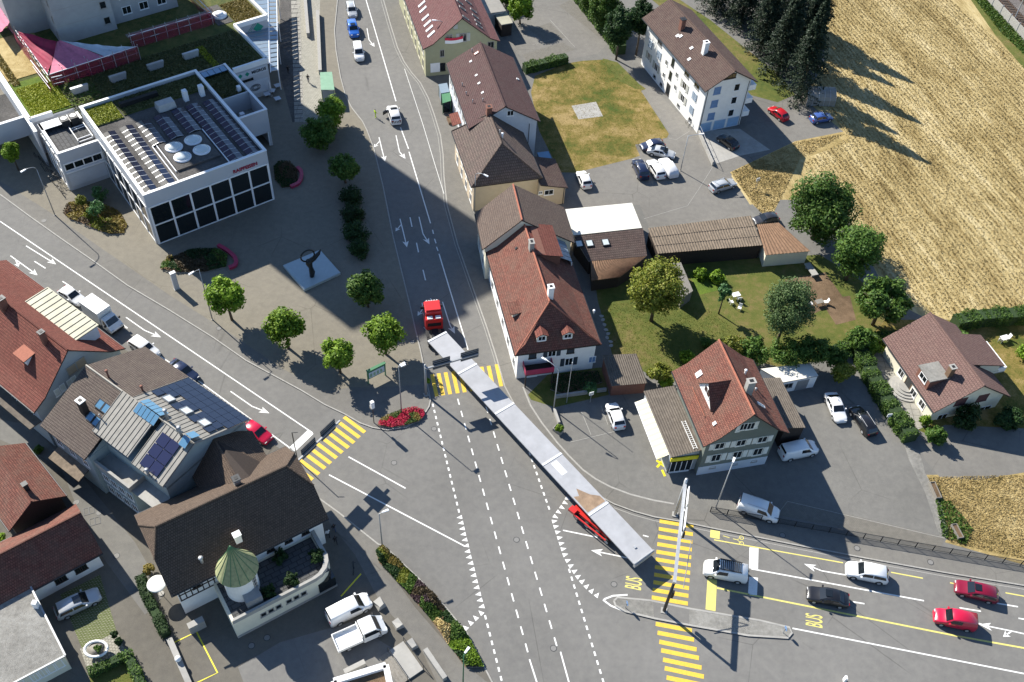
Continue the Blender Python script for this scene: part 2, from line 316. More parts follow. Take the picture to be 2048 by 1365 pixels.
blocks('cobble', (.36, .345, .29), (.30, .29, .24), (.17, .16, .13), .3, .3, .03)
mt = lambda n: MT[n]
# ------------------------------------------------------------------ ground, road, pavements
def P2(pts, z=0.0): return [at(x, y, z) for x, y in pts]
def sheet(name, pts, mat, z, label=None, kind='structure', parent=None):
    p = P2(pts, z); a = sum(p[k].x * p[(k + 1) % len(p)].y - p[(k + 1) % len(p)].x * p[k].y for k in range(len(p)))
    if a < 0: p.reverse()
    o = MB().poly(p).build(name, mt(mat), parent)
    if parent is None: tag(o, label, None, None, kind)
    return o
def slab(name, pts, mat, z0, z1, side='kerb'):
    p = [(q.x, q.y) for q in P2(pts, z1)]
    return tag(MB().prism(p, z0, z1, 0, 1).build(name, [mt(mat), mt(side)]), kind='structure')
def strip(name, pts, wd, mat, z, parent, world=False):
    p = [V(q) for q in pts] if world else P2(pts, z); mb = MB(); n = len(p); L_ = []; R_ = []
    for k in range(n):
        d = (p[min(k + 1, n - 1)] - p[max(k - 1, 0)]); d.z = 0; d.normalize(); s = V((-d.y, d.x, 0)) * wd / 2
        L_.append(p[k] + s); R_.append(p[k] - s)
    for k in range(n - 1): mb.poly([R_[k], R_[k + 1], L_[k + 1], L_[k]])
    return mb.build(name, mt(mat), parent)
def dashes(name, a, b, period, dash, wd, mat, z, parent):
    A, B = at(*a, z), at(*b, z); d = B - A; n = int(round(d.length / period)); d.normalize(); me = None
    rz = math.atan2(d.y, d.x)
    me = MB().poly([(-dash / 2, -wd / 2, 0), (dash / 2, -wd / 2, 0), (dash / 2, wd / 2, 0), (-dash / 2, wd / 2, 0)]).mesh(name, mt(mat))
    for k in range(n + 1):
        o = link(name, me, parent); o.location = A + d * (k * period); o.rotation_euler = (0, 0, rz)
g = MB().poly([(-700, -700, -.03), (700, -700, -.03), (700, 900, -.03), (-700, 900, -.03)]).build('ground', mt('garden')); tag(g, kind='structure')
road = sheet('road', [(-500, -380), (2500, -380), (2300, 1600), (-260, 1600)], 'asphalt', 0.0)
KL = [(0, 389), (61, 434), (123, 478), (191, 525), (255, 571), (338, 620), (426, 675), (492, 721), (566, 761), (603, 781), (649, 809), (689, 828), (720, 846), (745, 855), (775, 860), (812, 855), (843, 837), (858, 813), (861, 800), (851, 750), (841, 701), (831, 660), (820, 611), (795, 509), (786, 472), (766, 372), (748, 298), (734, 261), (725, 243), (703, 215), (691, 191), (681, 154), (672, 101), (669, 61), (672, 31), (675, 0), (690, -120)]
slab('plaza', [(-420, 110)] + KL + [(600, -360), (-500, -360)], 'plaza', -.02, GZ)
KR = [(756, -60), (767, 0), (780, 46), (795, 95), (808, 123), (823, 145), (841, 166), (857, 197), (869, 231), (881, 271), (886, 308), (888, 354), (894, 410), (915, 488), (943, 568), (974, 656), (992, 712), (1009, 772), (1032, 815), (1075, 872), (1125, 930), (1180, 982), (1228, 1008), (1269, 1023), (1309, 1034), (1361, 1043), (1428, 1057), (1588, 1089), (1735, 1117), (1889, 1145), (2048, 1171), (2400, 1235)]
slab('yard', KR + [(2600, 700), (2500, -360), (700, -360)], 'yard', -.02, GZ)
KB = [(560, 930), (634, 994), (677, 1025), (723, 1062), (757, 1089), (766, 1090), (837, 1157), (892, 1216), (935, 1268), (984, 1364), (1040, 1480)]
slab('lower_yard', [(-340, 470), (0, 545), (60, 575), (130, 640), (300, 725), (395, 790), (500, 858), (560, 898)] + KB + [(1060, 1650), (-300, 1650)], 'alley', -.02, GZ)
for nm, pl in (('kerb_stone', KL), ('kerb_stone', KR), ('kerb_stone', KB[1:])): tag(strip(nm, pl, .17, 'kerb', GZ + .006, None), kind='structure')
# drainage gutter line of setts beside the kerbs
for pl, dx in ((KR[:18], -6), (KR[22:], 8)):
    tag(strip('gutter', [(x + dx * (.9 if dx < 0 else 0), y + (0 if dx < 0 else 8)) for x, y in pl], .09, 'kerb', .005, None), kind='structure')
# pavements and other surfaces on the yards
PI = [(1046, 774), (1061, 811), (1083, 845), (1114, 885), (1138, 912), (1166, 940), (1191, 958), (1221, 974), (1261, 989), (1308, 1001), (1348, 1008), (1428, 1029), (1600, 1063), (1800, 1098), (2048, 1142)]
sheet('pavement_right', [(756, -60), (800, 0), (858, 160), (905, 240), (936, 405), (965, 500), (1030, 720), (1040, 765)] + PI + [(2400, 1205)] + KR[::-1][:-1], 'pave', GZ + .003)
tag(strip('pavement_edge', PI[:11], .22, 'kerb', GZ + .009, None), kind='structure')
sheet('pavement_left', [(0, 362), (100, 425), (200, 495), (338, 590), (450, 660), (560, 735), (650, 785), (700, 775), (760, 775), (840, 770), (851, 752), (860, 800), (858, 812), (842, 836), (812, 854), (775, 859), (745, 854), (720, 845), (689, 827), (649, 808), (603, 780), (566, 760), (492, 720), (426, 674), (338, 619), (255, 570), (191, 524), (123, 477), (61, 433), (0, 388)], 'pave', GZ + .003)
sheet('pavement_lower', [(634, 994), (677, 1025), (723, 1062), (757, 1089), (768, 1128), (830, 1215), (930, 1330), (975, 1365), (1010, 1420), (900, 1420), (838, 1290), (760, 1205), (710, 1110), (655, 1040)], 'pave', GZ + .003)
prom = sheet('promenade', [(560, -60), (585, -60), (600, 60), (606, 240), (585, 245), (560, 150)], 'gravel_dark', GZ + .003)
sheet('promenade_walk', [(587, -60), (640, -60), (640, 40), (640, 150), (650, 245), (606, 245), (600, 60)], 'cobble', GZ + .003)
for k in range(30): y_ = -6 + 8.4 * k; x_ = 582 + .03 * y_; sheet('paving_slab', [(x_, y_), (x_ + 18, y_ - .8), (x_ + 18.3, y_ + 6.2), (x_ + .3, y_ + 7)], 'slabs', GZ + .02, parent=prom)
sheet('parking_lot', [(1135, 420), (1130, 350), (1265, 318), (1300, 290), (1340, 275), (1395, 262), (1480, 262), (1560, 205), (1600, 195), (1690, 268), (1590, 285), (1460, 348), (1500, 420), (1540, 455), (1300, 460), (1280, 410)], 'lot', GZ + .003)
sheet('upper_parking', [(1010, 60), (1030, -60), (1150, -60), (1225, 80), (1195, 108), (1130, 120), (1060, 130), (1015, 90)], 'lot', GZ + .003)
for q in ([(1060, 60), (1100, 45), (1130, 75), (1095, 90)], [(1118, 12), (1140, 0), (1215, 62), (1205, 80)], [(1045, 110), (1125, 85), (1150, 100), (1060, 128)]): sheet('parking_bay', q, 'setts', GZ + .007)
sheet('lawn', [(1062, 185), (1070, 152), (1130, 128), (1165, 122), (1215, 119), (1240, 132), (1278, 168), (1292, 178), (1282, 182), (1338, 268), (1334, 276), (1270, 290), (1280, 312), (1262, 318), (1150, 346), (1120, 345), (1078, 262)], 'lawn', GZ + .006)
sheet('lawn_strip', [(1205, 117), (1235, 125), (1278, 168), (1290, 180), (1270, 178), (1235, 160)], 'garden', GZ + .010)
sheet('lawn_behind', [(1300, -40), (1420, 40), (1520, 120), (1560, 150), (1590, 190), (1555, 205), (1500, 190), (1400, 80), (1280, -20)], 'garden', GZ + .006)
sheet('paved_square', [(1143, 212), (1192, 204), (1206, 233), (1157, 239)], 'concrete', GZ + .012)
sheet('garage_apron', [(1398, 262), (1480, 258), (1540, 300), (1480, 312), (1425, 330), (1415, 300)], 'concrete', GZ + .008)
sheet('path', [(1283, 184), (1300, 172), (1400, 268), (1425, 330), (1375, 345), (1350, 280)], 'lot', GZ + .008)
sheet('stubble_field', [(1560, -200), (1900, -200), (1940, -20), (1995, 60), (2060, 130), (2500, 560), (2500, 610), (2048, 624), (1900, 640), (1850, 636), (1780, 600), (1735, 510), (1690, 420), (1650, 400), (1560, 400), (1500, 410), (1462, 352), (1590, 288), (1692, 268), (1610, 200), (1650, 120), (1640, 30)], 'straw', GZ + .006)
sheet('verge', [(1460, 345), (1590, 283), (1696, 262), (1700, 285), (1600, 320), (1560, 400), (1540, 440), (1508, 412)], 'drygrass', GZ + .011)
sheet('railway_verge', [(1900, -60), (1945, -60), (2000, 30), (2070, 115), (2500, 480), (2500, 560), (2050, 140), (1990, 70)], 'garden', GZ + .012)
sheet('garden', [(1190, 560), (1300, 520), (1530, 515), (1640, 510), (1720, 560), (1800, 640), (1780, 700), (1560, 735), (1430, 700), (1340, 770), (1225, 712), (1195, 600)], 'garden', GZ + .006)
sheet('vegetable_bed', [(1375, 545), (1445, 540), (1460, 575), (1400, 590)], 'turf', GZ + .011)
sheet('earth_bed', [(1640, 600), (1700, 592), (1712, 640), (1672, 650)], 'soil', GZ + .011)
sheet('garden_soil', [(1570, 560), (1650, 545), (1690, 600), (1600, 640)], 'soil', GZ + .008)
sheet('house_garden', [(1730, 690), (1770, 640), (1900, 640), (2120, 620), (2300, 800), (2200, 960), (2000, 900), (1880, 880), (1790, 840)], 'lawn', GZ + .006)
sheet('garden_path', [(1735, 700), (1762, 695), (1800, 760), (1860, 850), (1835, 860), (1775, 775)], 'slabs', GZ + .010)
sheet('gravel_drive', [(1835, 880), (1890, 850), (2100, 860), (2200, 920), (1960, 960), (1880, 955), (1850, 920)], 'lot', GZ + .012)
sheet('dry_meadow', [(1850, 950), (1900, 950), (2060, 945), (2400, 960), (2400, 1190), (2048, 1130), (1890, 1085), (1900, 1060), (1880, 1020)], 'drygrass', GZ + .008)
sheet('gravel_margin', [(1808, 888), (1840, 905), (1850, 945), (1885, 1010), (1895, 1080), (1880, 1075), (1850, 985), (1818, 920)], 'gravel', GZ + .016)
sheet('setts_strip', [(1570, 1000), (1890, 1075), (1880, 1098), (1555, 1030)], 'setts', GZ + .007)
sheet('front_garden', [(1056, 790), (1100, 745), (1205, 735), (1218, 790), (1110, 815), (1062, 800)], 'garden', GZ + .006)
sheet('paver_bay', [(120, 1190), (200, 1150), (238, 1280), (165, 1300)], 'grass_paver', GZ + .006)
sheet('cobble_yard', [(160, 1298), (235, 1264), (255, 1312), (178, 1348)], 'cobble', GZ + .010)
sheet('green_patch', [(178, 1350), (255, 1316), (300, 1400), (190, 1420)], 'garden', GZ + .006)
sheet('bed_soil', [(757, 1105), (768, 1098), (836, 1160), (892, 1220), (934, 1272), (968, 1335), (930, 1335), (850, 1225), (768, 1130)], 'soil', GZ + .012)
sheet('patched_asphalt', [(560, 1285), (700, 1245), (790, 1300), (800, 1400), (500, 1400), (476, 1335)], 'asphalt', GZ + .006)
sheet('alley_patch', [(0, 840), (60, 850), (170, 960), (270, 1085), (330, 1190), (290, 1230), (180, 1080), (120, 930), (0, 880)], 'yard', GZ + .006)
# ------------------------------------------------------------------ painted markings (flat sheets of paint)
ZR, ZY = .008, GZ + .018
def line(pts, wd=.15, mat='paint', name='lane_line', z=ZR): return strip(name, pts, wd, mat, z, road)
def arrow(pts, wd=.15, branch=None, z=ZR):
    p = P2(pts, z); mb = MB()
    def seg(a, b, w_):
        d = (b - a).normalized(); s = V((-d.y, d.x, 0)) * w_ / 2; mb.poly([a - s, b - s, b + s, a + s])
    def head(a, tip, ln, hw):
        d = (tip - a); d.normalize(); s = V((-d.y, d.x, 0)); q = tip - d * ln
        mb.poly([q - s * hw, tip, q + s * hw, q + d * ln * .28])
    for k in range(len(p) - 2): seg(p[k], p[k + 1], wd)
    d = (p[-1] - p[-2]).normalized(); seg(p[-2], p[-1] - d * .9, wd); head(p[-2], p[-1], 1.35, .48)
    if branch:
        a, b = P2(branch, z); d = (b - a).normalized(); seg(a, b - d * .4, wd); head(a, b, .8, .4)
    return mb.build('lane_arrow', mt('paint'), road)
line([(0, 443), (625, 866)]); line([(300, 700), (397, 762), (585, 900)])
for a, b in (((69, 523), (91, 537)), ((125, 563), (145, 576)), ((178, 600), (190, 608)), ((241, 646), (255, 657)), ((697, 914), (811, 977)), ((658, 950), (930, 1093)), ((732, 0), (792, 203)), ((801, 255), (817, 298)), ((818, 304), (861, 447)), ((878, 508), (936, 700)), ((820, 435), (824, 454)), ((833, 486), (837, 505)), ((846, 540), (851, 561)), ((861, 597), (865, 610)), ((865, 460), (867, 468)), ((869, 478), (872, 487)), ((873, 494), (876, 502)), ((1126, 1061), (1228, 1082)), ((1286, 1071), (1297, 1074)), ((1502, 1138), (1848, 1202)), ((1706, 1204), (1729, 1208)), ((1919, 1216), (1962, 1223)), ((1982, 1205), (2036, 1214)), ((2037, 1237), (2060, 1241)), ((1951, 1246), (1964, 1249)), ((1585, 1257), (2090, 1356)), ((1059, 1319), (1080, 1385)), ((1121, 1304), (1142, 1380))): line([a, b], .16)
line([(809, 138), (846, 250), (870, 330), (888, 388)], .07)
for a, b in (((1428, 1080), (1686, 1126)), ((1782, 1145), (1846, 1157)), ((1900, 1166), (1917, 1169)), ((2011, 1186), (2060, 1195))): line([a, b], .15, 'pale_yellow')
line([(1432, 1176), (1911, 1272), (2090, 1304)], .2, 'pale_yellow')
for q, c in (([(577, 897), (591, 903), (627, 868), (615, 861)], 'paint'), ([(1499, 1095), (1517, 1097), (1516, 1138), (1498, 1137)], 'paint'), ([(1498, 1154), (1516, 1156), (1514, 1191), (1496, 1190)], 'paint'), ([(1421, 1060), (1440, 1063), (1439, 1079), (1420, 1075)], 'pale_yellow'), ([(1415, 1157), (1434, 1160), (1431, 1223), (1411, 1219)], 'pale_yellow')): sheet('stop_bar', q, c, ZR, parent=road)
arrow([(52, 492), (89, 515), (112, 529)]); arrow([(21, 512), (50, 533), (75, 551)], branch=[(31, 519), (37, 534)]); arrow([(252, 635), (289, 661), (322, 675)]); arrow([(461, 783), (504, 813), (539, 827)])
arrow([(800, 438), (807, 466), (814, 495)], branch=[(802, 450), (791, 463)]); arrow([(838, 434), (846, 468), (859, 489)]); arrow([(734, 57), (738, 80), (749, 94)]); arrow([(758, 275), (764, 300), (770, 323)], branch=[(759, 283), (748, 295)]); arrow([(792, 271), (799, 304), (811, 318)]); arrow([(885, 604), (900, 651), (910, 668)]); arrow([(844, 606), (850, 640), (857, 668)], branch=[(846, 618), (835, 632)])
arrow([(1700, 1152), (1643, 1142), (1608, 1128)]); arrow([(1268, 1119), (1230, 1111), (1182, 1101)]); arrow([(2075, 1274), (2030, 1264), (1958, 1249)], branch=[(2022, 1264), (2006, 1274)])
# zebra crossings, one sheet per stripe
Z5 = zz(540, 820, 4.875); Z6 = zz(1260, 940, 3.2136)
def stripe(a, b, wd=.5): strip('zebra_stripe', [a, b], wd, 'yellow', ZR, road)
for e in ((925, 220), (872, 270), (820, 322), (765, 370), (705, 418), (650, 470), (592, 522), (537, 572), (477, 628), (415, 682)): stripe(Z5(e[0] - 203, e[1] - 150), Z5(*e))
for a in ((864, 749), (877, 747), (891, 745), (906, 743), (920, 741), (935, 739), (949, 736), (963, 734), (977, 732), (993, 729)): stripe(a, (a[0] + 9.5, a[1] + 44))
for i in range(11): stripe(Z6(190 - 5 * i, 330 + 49 * i), Z6(408 - 3.6 * i, 365 + 49.5 * i))
for a, b in (((165, 990), (398, 1034)), ((177, 1047), (412, 1092)), ((188, 1105), (428, 1155)), ((200, 1160), (443, 1210)), ((212, 1220), (460, 1272)), ((223, 1275), (475, 1330)), ((235, 1335), (490, 1388))): stripe(Z6(*a), Z6(*b))
# broken lines
dashes('lane_dash', (866, 811), (917, 1020), 1.0, .5, .2, 'paint', ZR, road); dashes('lane_dash', (971, 1235), (1006, 1372), 1.0, .5, .2, 'paint', ZR, road)
dashes('lane_dash', (917, 804), (1056, 1306), 2.0, 1.0, .16, 'paint', ZR, road); dashes('lane_dash', (974, 820), (1110, 1280), 2.0, 1.0, .16, 'paint', ZR, road)
dashes('lane_dash', (1055, 895), (1098, 1017), 1.0, .5, .2, 'paint', ZR, road); dashes('lane_dash', (1139, 1142), (1208, 1368), 1.0, .5, .2, 'paint', ZR, road)
ZA = zz(900, 945, 3.25)
tooth = MB().poly([(-.30, -.27, 0), (.36, 0, 0), (-.30, .27, 0)]).mesh('give_way_tooth', mt('paint'))
def teeth(pts, side):
    p = [at(*ZA(*q), ZR) for q in pts]
    for k, q in enumerate(p):
        d = p[min(k + 1, len(p) - 1)] - p[max(k - 1, 0)]; n = V((-d.y, d.x, 0)) * side
        o = link('give_way_tooth', tooth, road); o.location = q; o.rotation_euler = (0, 0, math.atan2(n.y, n.x))
teeth([(62, 293), (70, 330), (78, 367), (86, 403), (95, 440), (105, 478), (113, 515), (122, 552), (133, 592), (143, 632), (152, 671), (162, 711), (172, 750), (183, 793), (193, 832), (205, 874)], -1)
teeth([(200, 912), (165, 945), (132, 977), (100, 1010)], -1)
teeth([(765, 172), (750, 200), (730, 230), (708, 260), (687, 290)], 1)
teeth([(680, 318), (690, 352), (702, 388), (714, 425), (726, 462), (738, 498), (750, 535), (768, 572), (788, 607), (812, 642), (835, 677), (861, 708), (890, 740), (922, 770), (957, 797)], 1)
def text_mesh(name, s, size, mat, extrude=0.0, bold=.012):
    cu = D.curves.new(name, 'FONT'); cu.body = s; cu.size = size; cu.align_x = 'CENTER'; cu.align_y = 'CENTER'; cu.extrude = extrude; cu.offset = bold
    o = D.objects.new(name, cu); COL.objects.link(o); bpy.context.view_layer.update()
    me = D.meshes.new_from_object(o.evaluated_get(bpy.context.evaluated_depsgraph_get())); D.objects.remove(o); D.curves.remove(cu)
    me.materials.clear(); me.materials.append(mt(mat)); return me
bus = text_mesh('bus_lettering', 'BUS', 1.0, 'pale_yellow')
for c in ((1269, 1167), (1630, 1242)):
    o = link('bus_lettering', bus, road); o.location = at(*c, ZR + .003); b_ = at(c[0] - 20, c[1] - 4, ZR) - at(*c, ZR); o.rotation_euler = (0, 0, math.atan2(b_.y, b_.x) - math.pi / 2); o.scale = (.9, 2.6, 1)
def ring_mesh(name, r0, r1, mat, n=20):
    mb = MB()
    for k in range(n):
        a, b = 2 * math.pi * k / n, 2 * math.pi * (k + 1) / n
        mb.poly([(r0 * math.cos(a), r0 * math.sin(a), 0), (r1 * math.cos(a), r1 * math.sin(a), 0), (r1 * math.cos(b), r1 * math.sin(b), 0), (r0 * math.cos(b), r0 * math.sin(b), 0)])
    return mb.mesh(name, mt(mat))
rg = ring_mesh('bike_wheel', .2, .28, 'pale_yellow')
for c in ((1483, 1076), (1483, 1087)): link('bike_symbol_wheel', rg, road).location = at(*c, ZR)
for q in ([(1483, 1076), (1474, 1080), (1483, 1087)], [(1474, 1080), (1466, 1078)], [(1459, 1076), (1446, 1072)]): line(q, .09, 'pale_yellow', 'bike_symbol_line')
for q in ([(345, 1287), (393, 1264), (435, 1346), (385, 1370)], [(722, 1148), (682, 1193)]): tag(strip('bay_line', q, .16, 'bright_yellow', ZY, None), kind='structure')
for q in ([(1313, 921), (1329, 933)], [(1314, 935), (1328, 919)], [(1324, 940), (1330, 953)]): tag(strip('yard_mark', q, .3, 'bright_yellow', ZY, None), kind='structure')
for q in ([(1163, 824), (1182, 870)], [(1202, 812), (1216, 850)], [(1140, 885), (1235, 862)], [(1553, 1031), (1575, 1003), (1890, 1077)], [(1470, 1003), (1470, 1018), (1500, 1024)], [(1380, 262), (1352, 280), (1336, 276)], [(1288, 438), (1375, 412), (1400, 375), (1425, 335)], [(1065, 90), (1110, 78)], [(1100, 40), (1150, 95)]):
    tag(strip('bay_line', q, .07, 'kerb', ZY, None), kind='structure')
# manhole covers: ring and lid
mh = emp('manhole_cover', (0, 0, 0)); link('frame_ring', ring_mesh('frame_ring', .31, .37, 'dark_metal'), mh); ring_l = MB().poly([(.31 * math.cos(k * math.pi / 10), .31 * math.sin(k * math.pi / 10), -.002) for k in range(20)]).build('lid', mt('lid'), mh)
first = True
for i, (c, z, lb) in enumerate([((1033, 1080), 0, 'manhole cover in the road between the two long broken lines'), ((1228, 1169), 0, 'manhole cover beside the first yellow BUS lettering'), ((1107, 1297), 0, 'manhole cover near the bottom edge of the main road'), ((788, 926), 0, 'manhole cover past the left zebra crossing'), ((868, 858), 0, 'manhole cover beside the red flower bed tip'), ((1565, 1071), GZ, 'manhole cover on the fenced pavement near the bike symbol'), ((1714, 1097), GZ, 'middle manhole cover on the fenced pavement'), ((1861, 1125), GZ, 'manhole cover on the fenced pavement above the white car'), ((438, 657), GZ, 'light manhole cover beside the lamp and round tree'), ((88, 442), GZ, 'light manhole cover by the kerb near parked bicycles'), ((825, 684), GZ, 'manhole cover by the kerb next to the red truck'), ((534, 1276), GZ, 'manhole cover below the terrace wall in shade'), ((503, 1292), GZ, 'second manhole cover in the shaded yard'), ((153, 1005), GZ, 'light manhole cover by the small barn corner'), ((198, 1026), GZ, 'light manhole cover beside the square gratings'), ((233, 1112), GZ, 'light manhole cover in the alley below dark roof')]):
    o = mh if first else copy_tree(mh); first = False
    o.location = at(*c, z) + V((0, 0, .022 if z else .012)); tag(o, lb, 'manhole cover', 'manhole covers')
# traffic island
isl = slab('traffic_island', [(1228, 1202), (1235, 1195), (1300, 1201), (1377, 1217), (1520, 1241), (1579, 1255), (1584, 1266), (1576, 1276), (1496, 1271), (1377, 1250), (1309, 1237), (1251, 1223), (1231, 1211)], 'gravel', -.02, .12)
sheet('island_crossing', [(1306, 1202), (1378, 1217), (1378, 1250), (1308, 1236)], 'asphalt', .128)
isp = [(1228, 1202), (1235, 1195), (1300, 1201), (1377, 1217), (1520, 1241), (1579, 1255), (1584, 1266), (1576, 1276), (1496, 1271), (1377, 1250), (1309, 1237), (1251, 1223), (1231, 1211), (1228, 1202)]
tag(strip('island_kerb', isp, .22, 'concrete', .134, None), kind='structure')
tag(strip('island_edge_line', [(1208, 1199), (1226, 1192), (1255, 1190)], .2, 'paint', ZR, None), kind='structure'); tag(strip('island_edge_line', [(1206, 1200), (1222, 1212), (1252, 1224)], .2, 'paint', ZR, None), kind='structure')
# ------------------------------------------------------------------ houses
def RotT(cols, org):
    a, b, c = cols; return Matrix(((a[0], b[0], c[0], org[0]), (a[1], b[1], c[1], org[1]), (a[2], b[2], c[2], org[2]), (0, 0, 0, 1)))
CACHE = {}
def solid(faces, t):
    """top faces (lists of points) -> slab of thickness t, as an MB"""
    mb = MB(); idx = {}; vs = []; fs = []
    for f in faces:
        q = []
        for p in f:
            k = (round(p[0], 4), round(p[1], 4), round(p[2], 4))
            if k not in idx: idx[k] = len(vs); vs.append(k)
            if not q or q[-1] != idx[k]: q.append(idx[k])
        if q[0] == q[-1]: q.pop()
        if len(q) > 2: fs.append(q)
    n = len(vs); mb.v = vs + [(x, y, z - t) for x, y, z in vs]; ed = {}
    for f in fs:
        mb.f.append(tuple(f)); mb.m.append(0); mb.f.append(tuple(n + i for i in reversed(f))); mb.m.append(1)
        for a, b in zip(f, f[1:] + f[:1]): ed[(a, b)] = 1
    for (a, b) in ed:
        if (b, a) not in ed: mb.f.append((b, a, n + a, n + b)); mb.m.append(1)
    return mb
class House:
    def __init__(s, name, label, cx, cy, ang, L, W, ze, zr, wall, roof, oh=.5, h0=0, h1=0, zh0=None, zh1=None, asym=0, flare=None, t=.2, ohx=None, cat='house', ridge='terracotta', walls=True, gut=True, parent=None):
        s.root = emp(name, (cx, cy, 0), rad(ang), label, cat)
        s.L, s.W, s.ze, s.zr, s.oh, s.asym, s.t = L, W, ze, zr, oh, asym, t
        s.lx, s.wy = L / 2 - (oh if ohx is None else ohx), W / 2 - oh
        s.R = Matrix.Rotation(rad(ang), 4, 'Z'); s.Tw = Matrix.Translation((cx, cy, 0)) @ s.R; s.Ti = s.Tw.inverted(); s.co = s.Ti @ CAMPOS
        s.zh0 = ze if zh0 is None else zh0; s.zh1 = ze if zh1 is None else zh1; s.h0, s.h1 = h0, h1
        s.left = [(-W / 2, ze)] + ([(-W / 2 + flare[0], ze + flare[1])] if flare else []) + [(asym, zr)]
        s.right = [(W / 2, ze)] + ([(W / 2 - flare[0], ze + flare[1])] if flare else []) + [(asym, zr)]
        lev = sorted({ze, zr} | ({ze + flare[1]} if flare else set()) | ({s.zh0} if h0 else set()) | ({s.zh1} if h1 else set()))
        F = []
        for a, b in zip(lev, lev[1:]):
            la, lb, ra, rb = s.yl(a), s.yl(b), s.yr(a), s.yr(b); x0a, x0b, x1a, x1b = -s.xe(a, 0), -s.xe(b, 0), s.xe(a, 1), s.xe(b, 1)
            F.append([(x0a, la, a), (x1a, la, a), (x1b, lb, b), (x0b, lb, b)]); F.append([(x1a, ra, a), (x0a, ra, a), (x0b, rb, b), (x1b, rb, b)])
            if h1 and a >= s.zh1 - 1e-6: F.append([(x1a, la, a), (x1a, ra, a), (x1b, rb, b), (x1b, lb, b)])
            if h0 and a >= s.zh0 - 1e-6: F.append([(x0a, ra, a), (x0a, la, a), (x0b, lb, b), (x0b, rb, b)])
        s.roof = solid(F, t).build('roof', [mt(roof), mt('dark_wood')], s.root)
        if walls: s._walls(wall)
        r0, r1 = -s.xe(zr, 0), s.xe(zr, 1)
        if ridge:
            mb = MB().tube([(r0, asym, zr + .02), (r1, asym, zr + .02)], .13, 6)
            for hh, x, xe_, zh in ((h0, r0, -L / 2, s.zh0), (h1, r1, L / 2, s.zh1)):
                if hh: mb.tube([(x, asym, zr), (xe_, s.yl(zh), zh + .03)], .11, 6).tube([(x, asym, zr), (xe_, s.yr(zh), zh + .03)], .11, 6)
            mb.build('ridge_cap', mt(ridge), s.root)
        if gut:
            for y in (-W / 2 - .05, W / 2 + .05): MB().tube([(-L / 2, y, ze - .1), (L / 2, y, ze - .1)], .075, 6).build('gutter', mt('dark_metal'), s.root)
    def _itp(s, pr, z):
        for (ya, za), (yb, zb) in zip(pr, pr[1:]):
            if z <= zb + 1e-9: return ya + (yb - ya) * (z - za) / (zb - za)
        return pr[-1][0]
    def yl(s, z): return s._itp(s.left, z)
    def yr(s, z): return s._itp(s.right, z)
    def xe(s, z, e):
        h, zh = (s.h1, s.zh1) if e else (s.h0, s.zh0)
        return s.L / 2 - (h * max(0, z - zh) / (s.zr - zh) if h else 0)
    def rz(s, y):
        pr = s.left if y < s.asym else s.right
        for (ya, za), (yb, zb) in zip(pr, pr[1:]):
            if min(ya, yb) - 1e-9 <= y <= max(ya, yb) + 1e-9: return za + (zb - za) * (y - ya) / (yb - ya)
        return s.ze
    def _walls(s, wall):
        mb = MB(); d = s.t * .8
        zl, zr_ = s.rz(-s.wy) - d, s.rz(s.wy) - d
        mb.poly([(-s.lx, -s.wy, 0), (s.lx, -s.wy, 0), (s.lx, -s.wy, zl), (-s.lx, -s.wy, zl)]); mb.poly([(s.lx, s.wy, 0), (-s.lx, s.wy, 0), (-s.lx, s.wy, zr_), (s.lx, s.wy, zr_)])
        for e in (0, 1):
            h, zh = (s.h1, s.zh1) if e else (s.h0, s.zh0); zc = 1e9
            if h: zc = zh + (s.L / 2 - s.lx) / h * (s.zr - zh) - d
            ys = sorted({-s.wy, s.wy, s.asym} | {y for y, z in s.left + s.right if -s.wy < y < s.wy} | ({s.yl(zc + d), s.yr(zc + d)} if zc < s.zr else set()))
            p = [(y, min(s.rz(y) - d, zc)) for y in ys if -s.wy - 1e-6 <= y <= s.wy + 1e-6]
            x = s.lx if e else -s.lx; pol = [(x, -s.wy, 0), (x, s.wy, 0)] + [(x, y, z) for y, z in reversed(p)]
            mb.poly(pol if e else list(reversed(pol)))
        s.wall = mb.build('wall', mt(wall), s.root)
    # placing things on walls and slopes
    def hit(s, o, n, px, py):
        d = s.R.inverted() @ ray(px, py); o, n = V(o), V(n); return s.co + d * ((o - s.co).dot(n) / d.dot(n))
    def fT(s, face):
        return {'f': RotT(((0, 1, 0), (1, 0, 0), (0, 0, 1)), (s.lx, 0, 0)), 'b': RotT(((0, -1, 0), (-1, 0, 0), (0, 0, 1)), (-s.lx, 0, 0)), 'l': RotT(((1, 0, 0), (0, -1, 0), (0, 0, 1)), (0, -s.wy, 0)), 'r': RotT(((-1, 0, 0), (0, 1, 0), (0, 0, 1)), (0, s.wy, 0))}[face]
    def wpx(s, face, px, py):
        T = s.fT(face); q = T.inverted() @ s.hit(T.translation, T.col[1].to_3d(), px, py); return q.x, q.z
    def sT(s, side):
        if side in 'lr':
            pr = s.left if side == 'l' else s.right; (y1, z1), (y2, z2) = pr[-2], pr[-1]
            v = V((0, y2 - y1, z2 - z1)).normalized(); u = V((1, 0, 0)); n = u.cross(v)
            if n.z < 0: n = -n
            return RotT((u, v, n), (0, y1, z1))
        x1, xt, zh = (s.L / 2, s.xe(s.zr, 1), s.zh1) if side == 'hf' else (-s.L / 2, -s.xe(s.zr, 0), s.zh0)
        v = V((xt - x1, 0, s.zr - zh)).normalized(); u = V((0, 1, 0)); n = u.cross(v); n = n if n.z > 0 else -n
        return RotT((u, v, n), (x1, 0, zh))
    def rpx(s, side, px, py):
        T = s.sT(side); return T.inverted() @ s.hit(T.translation, T.col[2].to_3d(), px, py)
